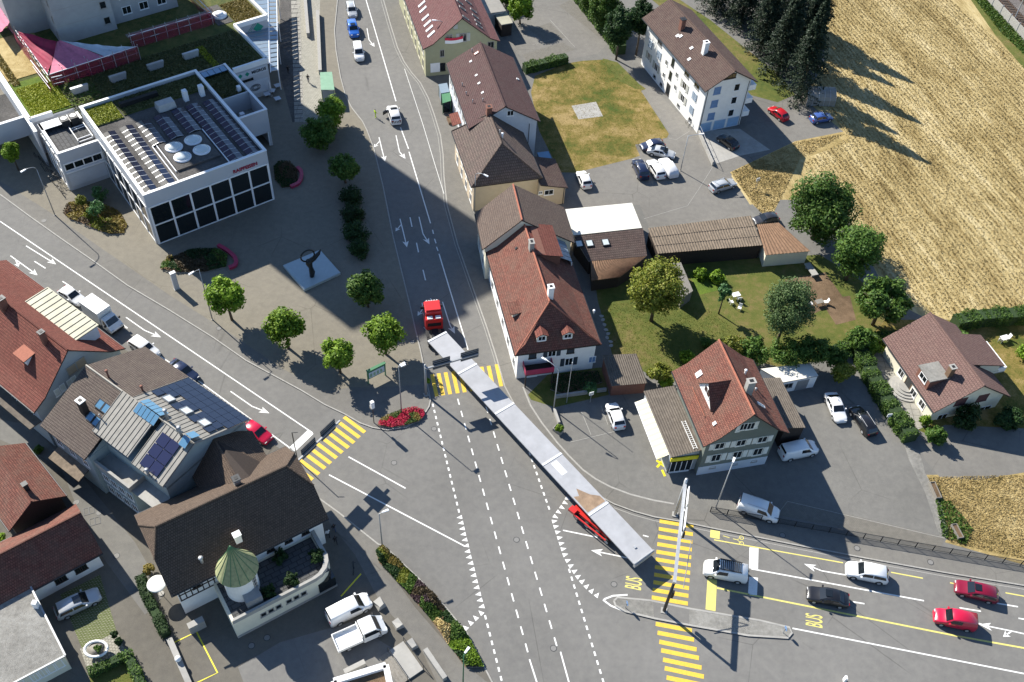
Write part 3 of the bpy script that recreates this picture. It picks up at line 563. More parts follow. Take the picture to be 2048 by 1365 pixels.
    def win(s, face, px, py, w_=1.0, h=1.3, pane='glass', frame='white_trim', shut=None, bars=1, a=None, z=None, name='window', open_=True):
        if a is None: a, z = s.wpx(face, px, py)
        window(s.root, s.fT(face) @ Matrix.Translation((a, 0, z)), w_, h, pane, frame, shut, bars, name, open_)
    def skylight(s, side, px, py, w_=.8, h=1.2, pane='glass_sky', frame='grey_metal', up=.12):
        q = s.rpx(side, px, py); T = s.sT(side) @ Matrix.Translation((q.x, q.y, 0)); key = ('sky', w_, h, pane, frame, up)
        if key not in CACHE:
            f = MB().box(-w_ / 2, w_ / 2, -h / 2, -h / 2 + .09, 0, up).box(-w_ / 2, w_ / 2, h / 2 - .09, h / 2, 0, up).box(-w_ / 2, -w_ / 2 + .09, -h / 2 + .09, h / 2 - .09, 0, up).box(w_ / 2 - .09, w_ / 2, -h / 2 + .09, h / 2 - .09, 0, up)
            CACHE[key] = (f.mesh('skylight', mt(frame)), MB().box(-w_ / 2 + .09, w_ / 2 - .09, -h / 2 + .09, h / 2 - .09, 0, up - .03).mesh('pane', mt(pane)))
        o = link('skylight', CACHE[key][0], s.root); o.matrix_local = T; link('pane', CACHE[key][1], o)
    def roofpt(s, side, px, py):
        q = s.rpx(side, px, py); return s.sT(side) @ V((q.x, q.y, 0))
    def chimney(s, side, px, py, w_=.6, d=.6, h=1.3, mat='brick', cap='concrete', pot=True):
        p = s.roofpt(side, px, py); mb = MB().box(p.x - w_ / 2, p.x + w_ / 2, p.y - d / 2, p.y + d / 2, p.z - .8, p.z + h)
        o = mb.build('chimney', mt(mat), s.root)
        c = MB().box(p.x - w_ / 2 - .07, p.x + w_ / 2 + .07, p.y - d / 2 - .07, p.y + d / 2 + .07, p.z + h, p.z + h + .1)
        c.build('cap', mt(cap), o)
        if pot: MB().box(p.x - w_ * .28, p.x + w_ * .28, p.y - d * .28, p.y + d * .28, p.z + h + .1, p.z + h + .13).build('flue', mt('black'), o)
    def pipe(s, side, px, py, h=.9, r=.09, mat='grey_metal'):
        p = s.roofpt(side, px, py); MB().cyl((p.x, p.y, p.z - .2), r, h + .2, 8).cyl((p.x, p.y, p.z + h), r * 1.6, .12, 8).build('vent_pipe', mt(mat), s.root, True)
    def loc(s, px, py, z): return s.Ti @ at(px, py, z)
    def downpipe(s, face, a, z1, mat='dark_metal'):
        T = s.fT(face); MB(T).tube([(a, .06, 0), (a, .06, z1)], .05, 6).build('downpipe', mt(mat), s.root)
def window(parent, T, w_, h, pane='glass', frame='white_trim', shut=None, bars=1, name='window', open_=True):
    key = ('win', w_, h, pane, frame, shut, bars, open_)
    if key not in CACHE:
        f = MB(); b = .09
        f.box(-w_ / 2 - .05, w_ / 2 + .05, 0, .07, -h / 2 - .12, -h / 2 + b).box(-w_ / 2, w_ / 2, 0, .05, h / 2 - b, h / 2).box(-w_ / 2, -w_ / 2 + b, 0, .05, -h / 2 + b, h / 2 - b).box(w_ / 2 - b, w_ / 2, 0, .05, -h / 2 + b, h / 2 - b)
        for k in range(1, bars + 1):
            x = -w_ / 2 + w_ * k / (bars + 1); f.box(x - .03, x + .03, .0, .045, -h / 2 + b, h / 2 - b)
        p = MB().box(-w_ / 2 + b, w_ / 2 - b, 0, .02, -h / 2 + b, h / 2 - b)
        sh = None
        if shut:
            sh = []
            ws = w_ / 2 if not open_ else max(.35, w_ / 2)
            for sg in (-1, 1):
                x0 = sg * (w_ / 2 + .06) if open_ else 0; x1 = x0 + sg * ws; a_, b_ = min(x0, x1), max(x0, x1); m = MB().box(a_ + .01, b_ - .01, .01, .06, -h / 2, h / 2) if open_ else MB().box(a_ + .01, b_ - .01, .05, .09, -h / 2, h / 2)
                for q in range(4):
                    z_ = -h / 2 + h * (q + .5) / 4; y1 = .06 if open_ else .09; m.box(a_ + .07, b_ - .07, y1, y1 + .02, z_ - h * .08, z_ + h * .08)
                sh.append(m.mesh('shutter', mt(shut)))
        CACHE[key] = (f.mesh('window', mt(frame)), p.mesh('pane', mt(pane)), sh)
    fm, pm, sh = CACHE[key]
    o = link(name, fm, parent); o.matrix_local = T; link('pane', pm, o)
    for m in (sh or []): link('shutter', m, o)
    return o
def corr(name, A, B, C, D_, mat, parent, pitch=.28, amp=.09, t=.04):
    """corrugated sheet: A->B along one eave, D->C along the other; ribs run from AB to DC"""
    A, B, C, D_ = map(V, (A, B, C, D_)); n = max(4, int((B - A).length / pitch)); nn = (B - A).cross(D_ - A).normalized(); nn = nn if nn.z > 0 else -nn
    mb = MB(); pts = []
    for k in range(2 * n + 1):
        f = k / (2 * n); o = nn * (amp if k % 2 else 0); pts.append((A.lerp(B, f) + o, D_.lerp(C, f) + o))
    for (a, d), (b, c) in zip(pts, pts[1:]):
        mb.poly([a, b, c, d]); mb.poly([d - nn * t, c - nn * t, b - nn * t, a - nn * t])
        mb.poly([a - nn * t, b - nn * t, b, a]); mb.poly([d, c, c - nn * t, d - nn * t])
    for (a, d) in (pts[0], pts[-1]): mb.poly([a, d, d - nn * t, a - nn * t])
    return mb.build(name, mt(mat), parent)
def shed(name, label, pts, zs, wall, roofmat, cat='shed', pitch=.28, inset=.25, kind='corr', ribs=0, group=None):
    """pts: 4 roof corners in the photo, zs their heights; ribs run from edge 0-1 to edge 3-2"""
    p = [at(*q, z) for q, z in zip(pts, zs)]; c = sum(p, V((0, 0, 0))) / 4; r = emp(name, (c.x, c.y, 0), 0, label, cat, group)
    q = [V((v.x - c.x, v.y - c.y, v.z)) for v in p]
    if kind == 'corr': corr('roof', q[0], q[1], q[2], q[3], roofmat, r, pitch)
    else:
        a = q if (q[1] - q[0]).cross(q[2] - q[0]).z > 0 else q[::-1]
        solid([[tuple(v) for v in a]], .16).build('roof', [mt(roofmat), mt('grey_metal')], r)
    cc = sum((V((v.x, v.y, 0)) for v in q), V((0, 0, 0))) / 4; b = []
    for v in q:
        d = V((v.x, v.y, 0)) - cc; d = d * (1 - inset / d.length); b.append(V((d.x + cc.x, d.y + cc.y, v.z - .17)))
    mb = MB()
    for k in range(4):
        a, d = b[k], b[(k + 1) % 4]; mb.poly([(a.x, a.y, 0), (d.x, d.y, 0), d, a])
    mb.build('wall', mt(wall), r)
    return r, q
# --- white apartment block
Z = zz(1000, 0, 3.25)
A = House('apartment_block', 'white four-storey apartment block with brown gabled roof beside the stubble field', 28.14, 61.57, -65.91, 23.4, 9.83, 9.07, 12.0, 'white_wall', 'roof_brown', oh=.8, cat='apartment block', ridge='roof_brown')
for x, y, w_, st in ((980, 290, 1.5, 'shutter'), (1035, 358, 1.5, 'shutter'), (1200, 560, 1.3, 'shutter_grey'), (1265, 628, 1.5, 'shutter'), (968, 368, 1.0, 'shutter_grey'), (1015, 437, 1.2, 'shutter_grey'), (1187, 640, 1.3, 'shutter_grey'), (1245, 715, 1.3, 'shutter')): A.win('l', *Z(x, y), w_, 1.45, 'glass', 'white_trim', st, 1, open_=(st == 'shutter_grey'))
for x, y in ((1083, 408), (1150, 490), (1065, 490), (1140, 570)): A.win('l', *Z(x, y), .9, 1.0, 'glass', 'white_trim', None, 1)
for x, y in ((1125, 408), (1108, 492)): A.win('l', *Z(x, y), .9, 1.5, 'glass', 'dark_metal', None, 0)
for x, y in ((1005, 498), (1048, 550), (1160, 688), (1237, 778)): A.win('l', *Z(x, y), .9, .6, 'glass', 'grey_metal', None, 0)
for x, y in ((1040, 282), (1215, 485), (1280, 560)): A.win('l', *Z(x, y), 1.6, .9, 'glass', 'grey_metal', None, 1)
A.win('l', *Z(1092, 582), 1.2, 2.2, 'glass', 'dark_wood', None, 0, name='door')
for x, y in ((1413, 590), (1393, 675), (1372, 757)): A.win('f', *Z(x, y), 1.3, 1.35, 'shutter_blue', 'shutter_blue', None, 0)
for x, y in ((1540, 568), (1520, 653), (1500, 735)): A.win('f', *Z(x, y), 1.1, 1.4, 'glass', 'white_trim', None, 0)
A.win('f', *Z(1497, 497), 2.2, .9, 'glass', 'dark_wood', None, 2)
for x, y in ((1330, 845), (1420, 824), (1507, 808)): A.win('f', 0, 0, 2.3, 1.95, 'door_blue', 'pale_wall', None, 0, a=A.wpx('f', *Z(x, y))[0], z=1.05, name='garage_door')
for k, zf in enumerate((2.7, 5.3, 7.9)):
    o = MB(A.fT('r')).box(-11, -7.5, 0, 1.3, zf - .9, zf + .1).build('balcony', mt('white_trim'), A.root)
A.chimney('l', *Z(1180, 188), .8, .8, 1.8, 'brick', 'dark_metal'); A.chimney('l', *Z(1328, 345), .8, .8, 2.0, 'white_wall', 'white_trim')
for x, y in ((1155, 235), (1175, 238), (1245, 315), (1230, 388)): A.skylight('l', *Z(x, y), .5, .6, 'screen', 'white_trim')
A.downpipe('f', -A.wy + .25, 8.9); A.downpipe('f', A.wy - .25, 8.9)
# --- olive house at the top with a row of roof windows
Z = zz(800, 0, 6.827)
A = House('gabled_house', 'olive gabled house with violet tiled roof, rows of skylights and a red-white banner', -16.41, 74.87, -71.9, 26, 13.67, 5.92, 11.07, 'olive_wall', 'roof_violet', oh=.4, flare=(1.7, .75), ridge='roof_violet')
for x, y in ((300, 60), (318, 135), (350, 245), (378, 325), (405, 395), (430, 470)): A.skylight('l', *Z(x, y), .55, 1.6, 'dome', 'white_trim')
for x, y in ((815, 40), (850, 120), (930, 35), (1000, 150), (1025, 230), (1060, 305), (1080, 362), (895, 250)): A.skylight('r', *Z(x, y), .5, 1.4, 'glass', 'grey_metal')
A.win('f', *Z(760, 370), .9, 1.0, 'shutter_grey', 'olive_wall', None, 0)
for x, y in ((672, 530), (862, 512)): A.win('f', *Z(x, y), 1.2, 1.6, 'glass', 'concrete', 'shutter_grey' if x > 700 else None, 1)
A.win('f', *Z(575, 730), .8, 1.4, 'glass', 'concrete', None, 1); A.win('f', *Z(1240, 615), 1.2, 1.3, 'glass', 'concrete', None, 1)
A.win('f', *Z(578, 915), 1.1, 1.6, 'glass', 'dark_metal', None, 0)
a, z = A.wpx('f', *Z(480, 925)); MB(A.fT('f')).box(a - .85, a + .85, 0, .08, z - .9, z + .9).build('notice_board', mt('white_trim'), A.root)
a, z = A.wpx('f', *Z(735, 545)); T = A.fT('f'); mb = MB(T)
for k in range(8):
    x0, x1 = a - 1.6 + .4 * k, a - 1.2 + .4 * k; s0, s1 = .18 * math.sin(k * math.pi / 8), .18 * math.sin((k + 1) * math.pi / 8)
    mb.poly([(x0, .14, z + .1 - s0), (x1, .14, z + .1 - s1), (x1, .14, z + .6 - s1), (x0, .14, z + .6 - s0)], 0); mb.poly([(x0, .14, z - .5 - s0), (x1, .14, z - .5 - s1), (x1, .14, z + .1 - s1), (x0, .14, z + .1 - s0)], 1)
mb.build('banner', [mt('flag_red'), mt('white_trim')], A.root)
for k in range(6):
    xx = A.lx - 2.2 - k * 3.4; A.win('l', 0, 0, 1.1, 1.5, 'glass', 'cream_wall', 'shutter_grey', 1, a=xx, z=4.2); A.win('l', 0, 0, 1.3, 1.9, 'glass', 'cream_wall', None, 1, a=xx, z=1.5)
# --- plum-roofed house
Z = zz(870, 180, 5.6867); Zb = zz(800, 0, 6.827)
A = House('gabled_house', 'long house with plum tiled roof and pale blue gable between lawn and street', -6.17, 47.24, -73.47, 18.25, 11.48, 7.31, 10.77, 'pale_wall', 'roof_plum', oh=.4, ridge='roof_plum')
A.win('f', *Z(857, 265), 1.1, 1.0, 'glass', 'white_trim', None, 1)
for x, y in ((968, 842), (1043, 1032), (1080, 1140), (1128, 1268)): A.skylight('l', *Zb(x, y), .35, .45, 'dome', 'white_trim', .08)
A.skylight('l', *Zb(1047, 730), .6, .9, 'screen', 'terracotta'); A.skylight('r', *Zb(1605, 1085), .35, .45, 'dome', 'white_trim')
for x, y in ((985, 715), (850, 1180), (905, 1300)): A.pipe('l', *Zb(x, y), .5, .06)
A.pipe('l', *Z(430, 150), .5, .06); A.pipe('l', *Z(545, 135), .5, .06)
for k in range(5): A.win('l', 0, 0, 1.0, 1.5, 'glass', 'white_trim', 'shutter_grey', 1, a=-7.0 + 3.4 * k, z=5.0); A.win('l', 0, 0, 1.2, 1.7, 'glass', 'white_trim', None, 1, a=-7.0 + 3.4 * k, z=1.8)
p = A.loc(*Z(255, 320), 3.0); solid([[(p.x - 1.6, -A.wy - 1.5, 2.7), (p.x + 1.6, -A.wy - 1.5, 2.7), (p.x + 1.6, -A.wy, 3.1), (p.x - 1.6, -A.wy, 3.1)]], .1).build('porch_roof', [mt('roof_red'), mt('dark_wood')], A.root)
A.downpipe('f', A.wy - 1.2, 6.8)
# --- dark pyramid-hipped house with annex
A = House('hipped_house', 'house with dark brown roof, triangular shaded hip and beige end wall', -4.53, 33.7, -72.4, 13.95, 11.05, 5.28, 9.5, 'beige_wall', 'roof_step', oh=.45, h0=2.3, h1=4.05, ridge='roof_old')
A.chimney('l', *Z(612, 268), .9, .8, 1.2, 'brick', 'brick'); A.pipe('r', *Z(765, 545), .7, .14, 'white_metal'); A.pipe('l', *Z(738, 500), .6, .07)
for k in range(4): A.win('l', 0, 0, 1.0, 1.5, 'glass', 'white_trim', 'shutter_white', 1, a=-4.6 + 3.1 * k, z=3.9); A.win('l', 0, 0, 1.2, 1.7, 'glass', 'white_trim', None, 1, a=-4.6 + 3.1 * k, z=1.4)
q = [A.loc(*Z(x, y), z) for x, y, z in ((1185, 700, 4.6), (1375, 782, 3.5), (1503, 1115, 3.5), (1150, 1050, 4.6))]
x0, x1 = q[1].x, q[2].x; yo = (q[1].y + q[2].y) / 2
solid([[(x0, A.wy - .05, 4.7), (x1, A.wy - .05, 4.7), (x1, yo, 3.5), (x0, yo, 3.5)][::-1]], .16).build('annex_roof', [mt('roof_brown'), mt('dark_wood')], A.root)
mb = MB().hexa([(x0 + .3, A.wy - .1, 0), (x1 - .35, A.wy - .1, 0), (x1 - .35, yo - .3, 0), (x0 + .3, yo - .3, 0), (x0 + .3, A.wy - .1, 4.45), (x1 - .35, A.wy - .1, 4.45), (x1 - .35, yo - .3, 3.4), (x0 + .3, yo - .3, 3.4)]); an = mb.build('annex_wall', mt('beige_wall'), A.root)
Tf = RotT(((0, 1, 0), (1, 0, 0), (0, 0, 1)), (x1 - .35, 0, 0))
for x, y, w_, h in ((1295, 1165, 1.5, 1.0), (1200, 1170, .6, .6)):
    p = A.hit((x1 - .35, 0, 0), (1, 0, 0), *Z(x, y)); window(A.root, Tf @ Matrix.Translation((p.y, 0, p.z)), w_, h)
MB(Tf).tube([(yo - .5, .06, 0), (yo - .5, .06, 3.4)], .05).build('downpipe', mt('dark_metal'), A.root)
MB().box(x0 - 2.6, x0 - .2, yo - 2.2, yo - .3, 2.9, 3.05).box(x0 - 2.5, x0 - .3, yo - 2.1, yo - .4, 0, 2.9).build('glazed_lean_to', mt('glass_blue'), A.root)
# --- long red-brown house: back half and front half
S = zz(930, 360, 6.203); Tz = zz(960, 560, 5.6886)
B = House('townhouse', 'brown-tiled back half of the long corner house, higher roof', .58, 16.32, -77.82, 7.6, 13.13, 6.02, 10.99, 'cream_wall', 'roof_old', oh=.5, asym=-1.22, ohx=.1)
for k in range(2): B.win('l', 0, 0, 1.0, 1.5, 'glass', 'white_trim', 'shutter_grey', 1, a=-1.8 + 3.4 * k, z=4.3); B.win('l', 0, 0, 1.2, 1.8, 'glass', 'white_trim', None, 1, a=-1.8 + 3.4 * k, z=1.6)
A = House('townhouse', 'long red-brown tiled corner house with hipped front, balcony and two small dormers', 3.47, 3.77, -74.92, 19.68, 11.39, 5.42, 10.04, 'white_wall', 'roof_redbrown', oh=.5, h1=4.3, asym=-.53, flare=(1.5, .9), ohx=.45)
A.chimney('l', *Tz(800, 160), .7, .7, 1.3, 'white_wall', 'white_trim'); A.chimney('l', *S(820, 850), .9, .6, 1.2, 'concrete', 'concrete')
A.skylight('l', *S(640, 850), .3, .4, 'glass', 'dark_metal'); A.pipe('r', *Tz(1295, 372), .3, .12, 'white_metal')
def dormer(h, side, px, py, w_, dep, hh, roofm='roof_redbrown', wallm='cream_wall', gable=True, rise=.45, pane=True):
    """small dormer standing on a slope: local frame of slope side, front faces down the slope"""
    q = h.rpx(side, px, py); Ts = h.sT(side); p = Ts @ V((q.x, q.y, 0)); v = Ts.col[1].to_3d(); f = V((-v.x, -v.y, 0)).normalized(); u = V((-f.y, f.x, 0))
    T = RotT((u, f, (0, 0, 1)), p)     # a across, b outward, c up
    r = MB(T).box(-w_ / 2, w_ / 2, -dep, 0, -.6, hh).build('dormer', mt(wallm), h.root)
    e = .18
    if gable: F = [[(-w_ / 2 - e, .25, hh - .05), (0, .25, hh + rise), (0, -dep - .6, hh + rise), (-w_ / 2 - e, -dep - .6, hh - .05)][::-1], [(w_ / 2 + e, .25, hh - .05), (w_ / 2 + e, -dep - .6, hh - .05), (0, -dep - .6, hh + rise), (0, .25, hh + rise)][::-1]]
    else: F = [[(-w_ / 2 - e, .3, hh), (w_ / 2 + e, .3, hh), (w_ / 2 + e, -dep, hh + rise), (-w_ / 2 - e, -dep, hh + rise)]]
    F = [[tuple(T @ V(p_)) for p_ in f_] for f_ in F]
    F = [f_ if (V(f_[1]) - V(f_[0])).cross(V(f_[2]) - V(f_[0])).z > 0 else f_[::-1] for f_ in F]
    solid(F, .1).build('dormer_roof', [mt(roofm), mt('dark_wood')], r)
    if pane: window(r, T @ Matrix.Translation((0, 0, hh * .5)), w_ * .8, hh * .75)
    return r
dormer(A, 'hf', *Tz(700, 700), 1.3, 1.6, 1.15, 'roof_red'); dormer(A, 'hf', *Tz(995, 670), 1.3, 1.6, 1.1, 'roof_red'); dormer(A, 'l', *Tz(350, 385), 1.9, 1.7, 1.0, gable=False, rise=.25, pane=False)
# big shed dormer and glass roof on the garden side
u0, u1 = A.rpx('r', *S(850, 600)).x, A.rpx('r', *S(1000, 990)).x; u0 = -A.L / 2 + .1
solid([[(u0, A.asym + .1, 9.9), (u1, A.asym + .1, 9.9), (u1, 3.6, 8.9), (u0, 3.6, 8.9)][::-1]], .15).build('shed_dormer_roof', [mt('roof_red'), mt('dark_wood')], A.root)
MB().hexa([(u0 + .1, .2, 7), (u1 - .2, .2, 7), (u1 - .2, 3.3, 7), (u0 + .1, 3.3, 7), (u0 + .1, .2, 9.8), (u1 - .2, .2, 9.8), (u1 - .2, 3.3, 8.85), (u0 + .1, 3.3, 8.85)]).build('shed_dormer', mt('brick'), A.root)
ge = MB(); gx0, gx1 = A.rpx('r', *S(1170, 740)).x, A.rpx('r', *S(1400, 1120)).x
for k in range(6):
    x0 = gx0 + (gx1 - gx0) * k / 6; x1 = gx0 + (gx1 - gx0) * (k + 1) / 6 - .08
    solid([[(x0, 3.3, 7.6), (x1, 3.3, 7.6), (x1, 5.5, 6.2), (x0, 5.5, 6.2)][::-1]], .06).build('glass_panel', [mt('canopy'), mt('grey_metal')], A.root)
MB().box(gx0, gx1, 5.35, 5.5, 5.4, 6.15).box(gx0, gx1, 3.2, 3.35, 6, 7.55).build('glass_roof_frame', mt('white_trim'), A.root)
for x, y, st in ((820, 828, 'shutter_dark'), (1010, 930, 'shutter_dark')): A.win('f', *Tz(x, y), 1.1, 1.5, 'glass', 'white_trim', st, 1)
A.win('f', *Tz(598, 868), 1.0, .9, 'shutter_dark', 'dark_wood', None, 0); A.win('f', *Tz(1030, 812), 1.0, .8, 'shutter_dark', 'dark_wood', None, 0); A.win('f', *Tz(1275, 905), 1.0, 1.2, 'shutter_blue', 'white_trim', None, 1)
for k in range(5): A.win('l', 0, 0, 1.0, 1.4, 'glass', 'white_trim', 'shutter_grey', 1, a=-6.8 + 3.6 * k, z=4.0); A.win('l', 0, 0, 1.2, 1.7, 'glass', 'white_trim', None, 1, a=-6.8 + 3.6 * k, z=1.5)
a, z = A.wpx('f', *Tz(645, 960)); T = A.fT('f'); bal = MB(T).box(a - 1.9, a + 1.9, 0, 1.7, 2.5, 2.62).build('balcony', mt('dark_wood'), A.root)
mb = MB(T); mb.box(a - 1.9, a + 1.9, 1.62, 1.7, 2.62, 3.55).box(a - 1.9, a - 1.82, 0, 1.62, 2.62, 3.55).box(a + 1.82, a + 1.9, 0, 1.62, 2.62, 3.55); mb.build('balustrade', mt('bench_red'), bal)
MB(T).box(a - 1.85, a - 1.7, 1.5, 1.65, 0, 2.5).box(a + 1.7, a + 1.85, 1.5, 1.65, 0, 2.5).build('balcony_post', mt('dark_wood'), bal)
MB(T).box(a - 1.3, a + .2, 0, .1, .1, 2.1).build('door', mt('white_trim'), A.root)
# --- green house with red bell-cast roof
Z = zz(1260, 670, 4.55)
A = House('gabled_house', 'green-grey house with steep red bell-cast roof and yellow shop sign on its annex', 26.76, -13.93, -74.45, 11.55, 10.76, 7.57, 12.5, 'green_wall', 'roof_redbrown', oh=.9, asym=-.28, flare=(1.7, 1.15))
MB(A.fT('f')).box(-A.wy - .02, A.wy + .02, -.1, .04, 0, 1.75).build('plinth', mt('pale_wall'), A.root)
for x, y in ((782, 1118), (975, 1090), (1163, 1062)): A.win('f', *Z(x, y), 1.25, 1.45, 'glass', 'shutter_white', 'shutter_white', 1)
for x, y in ((815, 1010), (1010, 982), (1205, 952)): A.win('f', *Z(x, y), 1.25, 1.2, 'glass', 'shutter_white', 'shutter_white', 1)
for x, y in ((1035, 835), (1100, 828)): A.win('f', *Z(x, y), 1.0, 1.3, 'glass', 'shutter_white', None, 1)
for x, y in ((985, 850), (1150, 818)): A.win('f', *Z(x, y), .5, 1.3, 'shutter_white', 'shutter_white', None, 0, name='shutter_leaf')
for x, y in ((750, 1205), (950, 1175), (1128, 1148)): A.win('f', *Z(x, y), .8, .4, 'glass', 'concrete', None, 0)
A.chimney('r', *Z(1070, 520), .7, .9, 2.0, 'concrete', 'concrete'); A.skylight('l', *Z(630, 358), .7, .9, 'screen', 'white_trim'); A.skylight('l', *Z(772, 808), .4, .5, 'screen', 'white_trim'); A.skylight('r', *Z(1190, 640), .4, 1.6, 'dome', 'white_trim'); A.pipe('r', *Z(1045, 355), .6, .12, 'white_metal'); A.pipe('r', *Z(1140, 510), .4, .1)
# large gabled dormer whose shaded south slope shows, with its snow rail
pr_, pe = A.roofpt('l', *Z(925, 408)), A.roofpt('l', *Z(812, 668)); hw = 2.2; zr_, zb = pr_.z, pr_.z - hw * 1.2; yf = -A.W / 2 + 1.75; xc = pr_.x; x0, x1 = xc - hw, xc + hw; yb = yf
yi = lambda z_: A._itp(A.left, z_)
solid([[(xc, yf, zr_), (xc, yi(zr_) + .2, zr_), (x1, yi(zb) + .2, zb), (x1, yf, zb)][::-1], [(xc, yf, zr_), (x0, yf, zb), (x0, yi(zb) + .2, zb), (xc, yi(zr_) + .2, zr_)][::-1]], .14).build('dormer_roof', [mt('roof_redbrown'), mt('dark_wood')], A.root)
MB().poly([(x0 + .15, yf + .2, A.rz(yf) - .2), (x1 - .15, yf + .2, A.rz(yf) - .2), (x1 - .15, yf + .2, zb), (xc, yf + .2, zr_ - .15), (x0 + .15, yf + .2, zb)]).poly([(x1 - .15, yf + .2, A.rz(yf) - .2), (x1 - .15, 0, A.rz(yf)), (x1 - .15, 0, zb), (x1 - .15, yf + .2, zb)]).build('dormer', mt('white_wall'), A.root)
window(A.root, RotT(((1, 0, 0), (0, -1, 0), (0, 0, 1)), (xc, yf + .2, (A.rz(yf) + zr_) / 2)), 1.6, 1.2)
MB().tube([(x0, yb - .6, A.rz(yb - .6) + .25), (x1, yb - .6, A.rz(yb - .6) + .25)], .05).build('snow_rail', mt('terracotta'), A.root)
# annex with shop window
r, q = shed('shop_annex', 'low shop annex with brown ribbed roof, yellow sign and ladder on top', [(1287, 783), (1349, 772), (1407, 900), (1342, 916)], (3.7, 4.6, 4.6, 3.7), 'grey_wall', 'corr_dark', 'shop', .3, .35)
a, b = q[3], q[2]; d = (b - a); d.z = 0; ln = d.length; d.normalize(); nrm = V((d.y, -d.x, 0)); T = RotT((d, nrm, (0, 0, 1)), (a.x - nrm.x * .2, a.y - nrm.y * .2, 0))
MB(T).box(.25, ln - .9, 0, .12, .5, 2.5).build('shop_window', mt('glass'), r)
for k in range(5): MB(T).box(.3 + k * (ln - 1.2) / 4 - .03, .3 + k * (ln - 1.2) / 4 + .03, .12, .16, .5, 2.5).build('mullion', mt('white_trim'), r)
MB(T).box(.1, ln - .3, .02, .16, 2.7, 3.35).build('shop_sign', mt('bright_yellow'), r); MB(T).box(.3, ln - 1.0, .02, .1, .1, .45).build('plinth', mt('pale_wall'), r)
e = [V(v).lerp(V(w_), .78) for v, w_ in ((q[0], q[1]), (q[3], q[2]))]; l0, l1 = e[0].lerp(e[1], .55), e[0].lerp(e[1], .97); s_ = (q[1] - q[0]).normalized() * .22; up = V((0, 0, .16))
mb = MB(); mb.tube([l0 - s_ + up, l1 - s_ + up], .035).tube([l0 + s_ + up, l1 + s_ + up], .035)
for k in range(14): c = l0.lerp(l1, (k + .5) / 14) + up; mb.tube([c - s_, c + s_], .025)
o = mb.build('ladder', mt('plastic_white')); o.location = r.location; tag(o, 'pale aluminium ladder lying on the ribbed annex roof', 'ladder')
aw = [at(x, y, z) for x, y, z in ((1270, 805, 2.3), (1292, 797, 3.2), (1338, 909, 3.2), (1314, 919, 2.3))]; c = sum(aw, V()) / 4; r = emp('awning', (c.x, c.y, 0), 0, 'striped pale yellow awning along the shop annex', 'awning')
qa = [V((v.x - c.x, v.y - c.y, v.z)) for v in aw]; n_ = 22
for k in range(n_):
    f0, f1 = k / n_, (k + 1) / n_; solid([[tuple(qa[0].lerp(qa[3], f0)), tuple(qa[0].lerp(qa[3], f1)), tuple(qa[1].lerp(qa[2], f1)), tuple(qa[1].lerp(qa[2], f0))]], .03).build('fabric_stripe', [mt('awning' if k % 2 else 'cream_wall')] * 2, r)
MB().tube([qa[0] - V((0, 0, .05)), qa[3] - V((0, 0, .05))], .05).tube([qa[0].lerp(qa[1], .98), qa[0] - V((0, 0, .1))], .03).tube([qa[2], qa[3] - V((0, 0, .1))], .03).build('awning_frame', mt('white_metal'), r)
r, q = shed('lean_to', 'dark ribbed lean-to roof on the right side of the green house', [(1526, 757), (1561, 756), (1612, 856), (1572, 857)], (4.3, 3.6, 3.6, 4.3), 'dark_wood', 'corr_dark', pitch=.3)
r, q = shed('portable_garage', 'white flat-roofed garage hut with one window behind the green house', [(1521, 738), (1620, 726), (1637, 752), (1567, 765)], (2.5, 2.5, 2.5, 2.5), 'white_trim', 'white_roof', 'garage', kind='flat', inset=.08)
a, b = q[3], q[2]; d = (b - a); d.z = 0; ln = d.length; d.normalize(); nrm = V((d.y, -d.x, 0)); T = RotT((d, nrm, (0, 0, 1)), (a.x, a.y, 0)); window(r, T @ Matrix.Translation((1.0, -.04, 1.5)), 1.2, .9, 'glass', 'grey_metal'); MB(T).box(2.2, 3.9, -.05, .02, .1, 2.1).build('door', mt('grey_metal'), r)
# --- beige house on the right
Z = zz(1740, 610, 5.055)
A = House('gabled_house', 'cream house with brown tiled roof, square dormer box and round entrance steps', 57.68, -1.66, -71.49, 12.94, 11.42, 2.9, 6.75, 'cream_wall', 'roof_beige', oh=.6, ridge='roof_beige')
for x, y in ((315, 690), (440, 890), (525, 1005)): A.win('l', *Z(x, y), 1.2, 1.2, 'glass', 'white_trim', None, 1)
p = A.wpx('l', *Z(370, 825)); A.win('l', 0, 0, 1.3, 2.0, 'glass', 'wood', None, 0, a=p[0], z=1.35, name='door')
for k in range(4): MB().lathe((p[0], -A.wy, .1 + .14 * k), [(2.3 - .42 * k, 0), (2.3 - .42 * k, .14)], 24).build('entrance_step', mt('concrete'), A.root)
for x, y in ((920, 978), (1138, 940)): A.win('f', *Z(x, y), 1.6, 1.4, 'shutter_brown', 'shutter_brown', None, 0)
A.win('f', *Z(728, 1130), 1.5, 1.1, 'glass', 'white_trim', None, 1); A.win('f', *Z(1155, 1050), 1.9, 1.1, 'glass', 'white_trim', None, 1); A.win('f', *Z(1110, 1165), 2.2, 1.4, 'shutter_brown', 'concrete', None, 0, name='garage_door')
MB(A.fT('f')).box(-A.wy, A.wy, .0, .03, 0, 4.9).build('gable_render', mt('pale_wall'), A.root) if False else None
q = A.rpx('l', *Z(545, 830)); p = A.sT('l') @ V((q.x, q.y, 0)); x0, x1 = p.x - 2.1, p.x + .5
d0 = MB().box(x0, x1, p.y, p.y + 3.4, p.z - .3, p.z + 1.7).build('dormer', mt('brick'), A.root); MB().box(x0 - .15, x1 + .15, p.y - .2, p.y + 3.5, p.z + 1.7, p.z + 1.85).build('dormer_roof', mt('gravel'), d0)
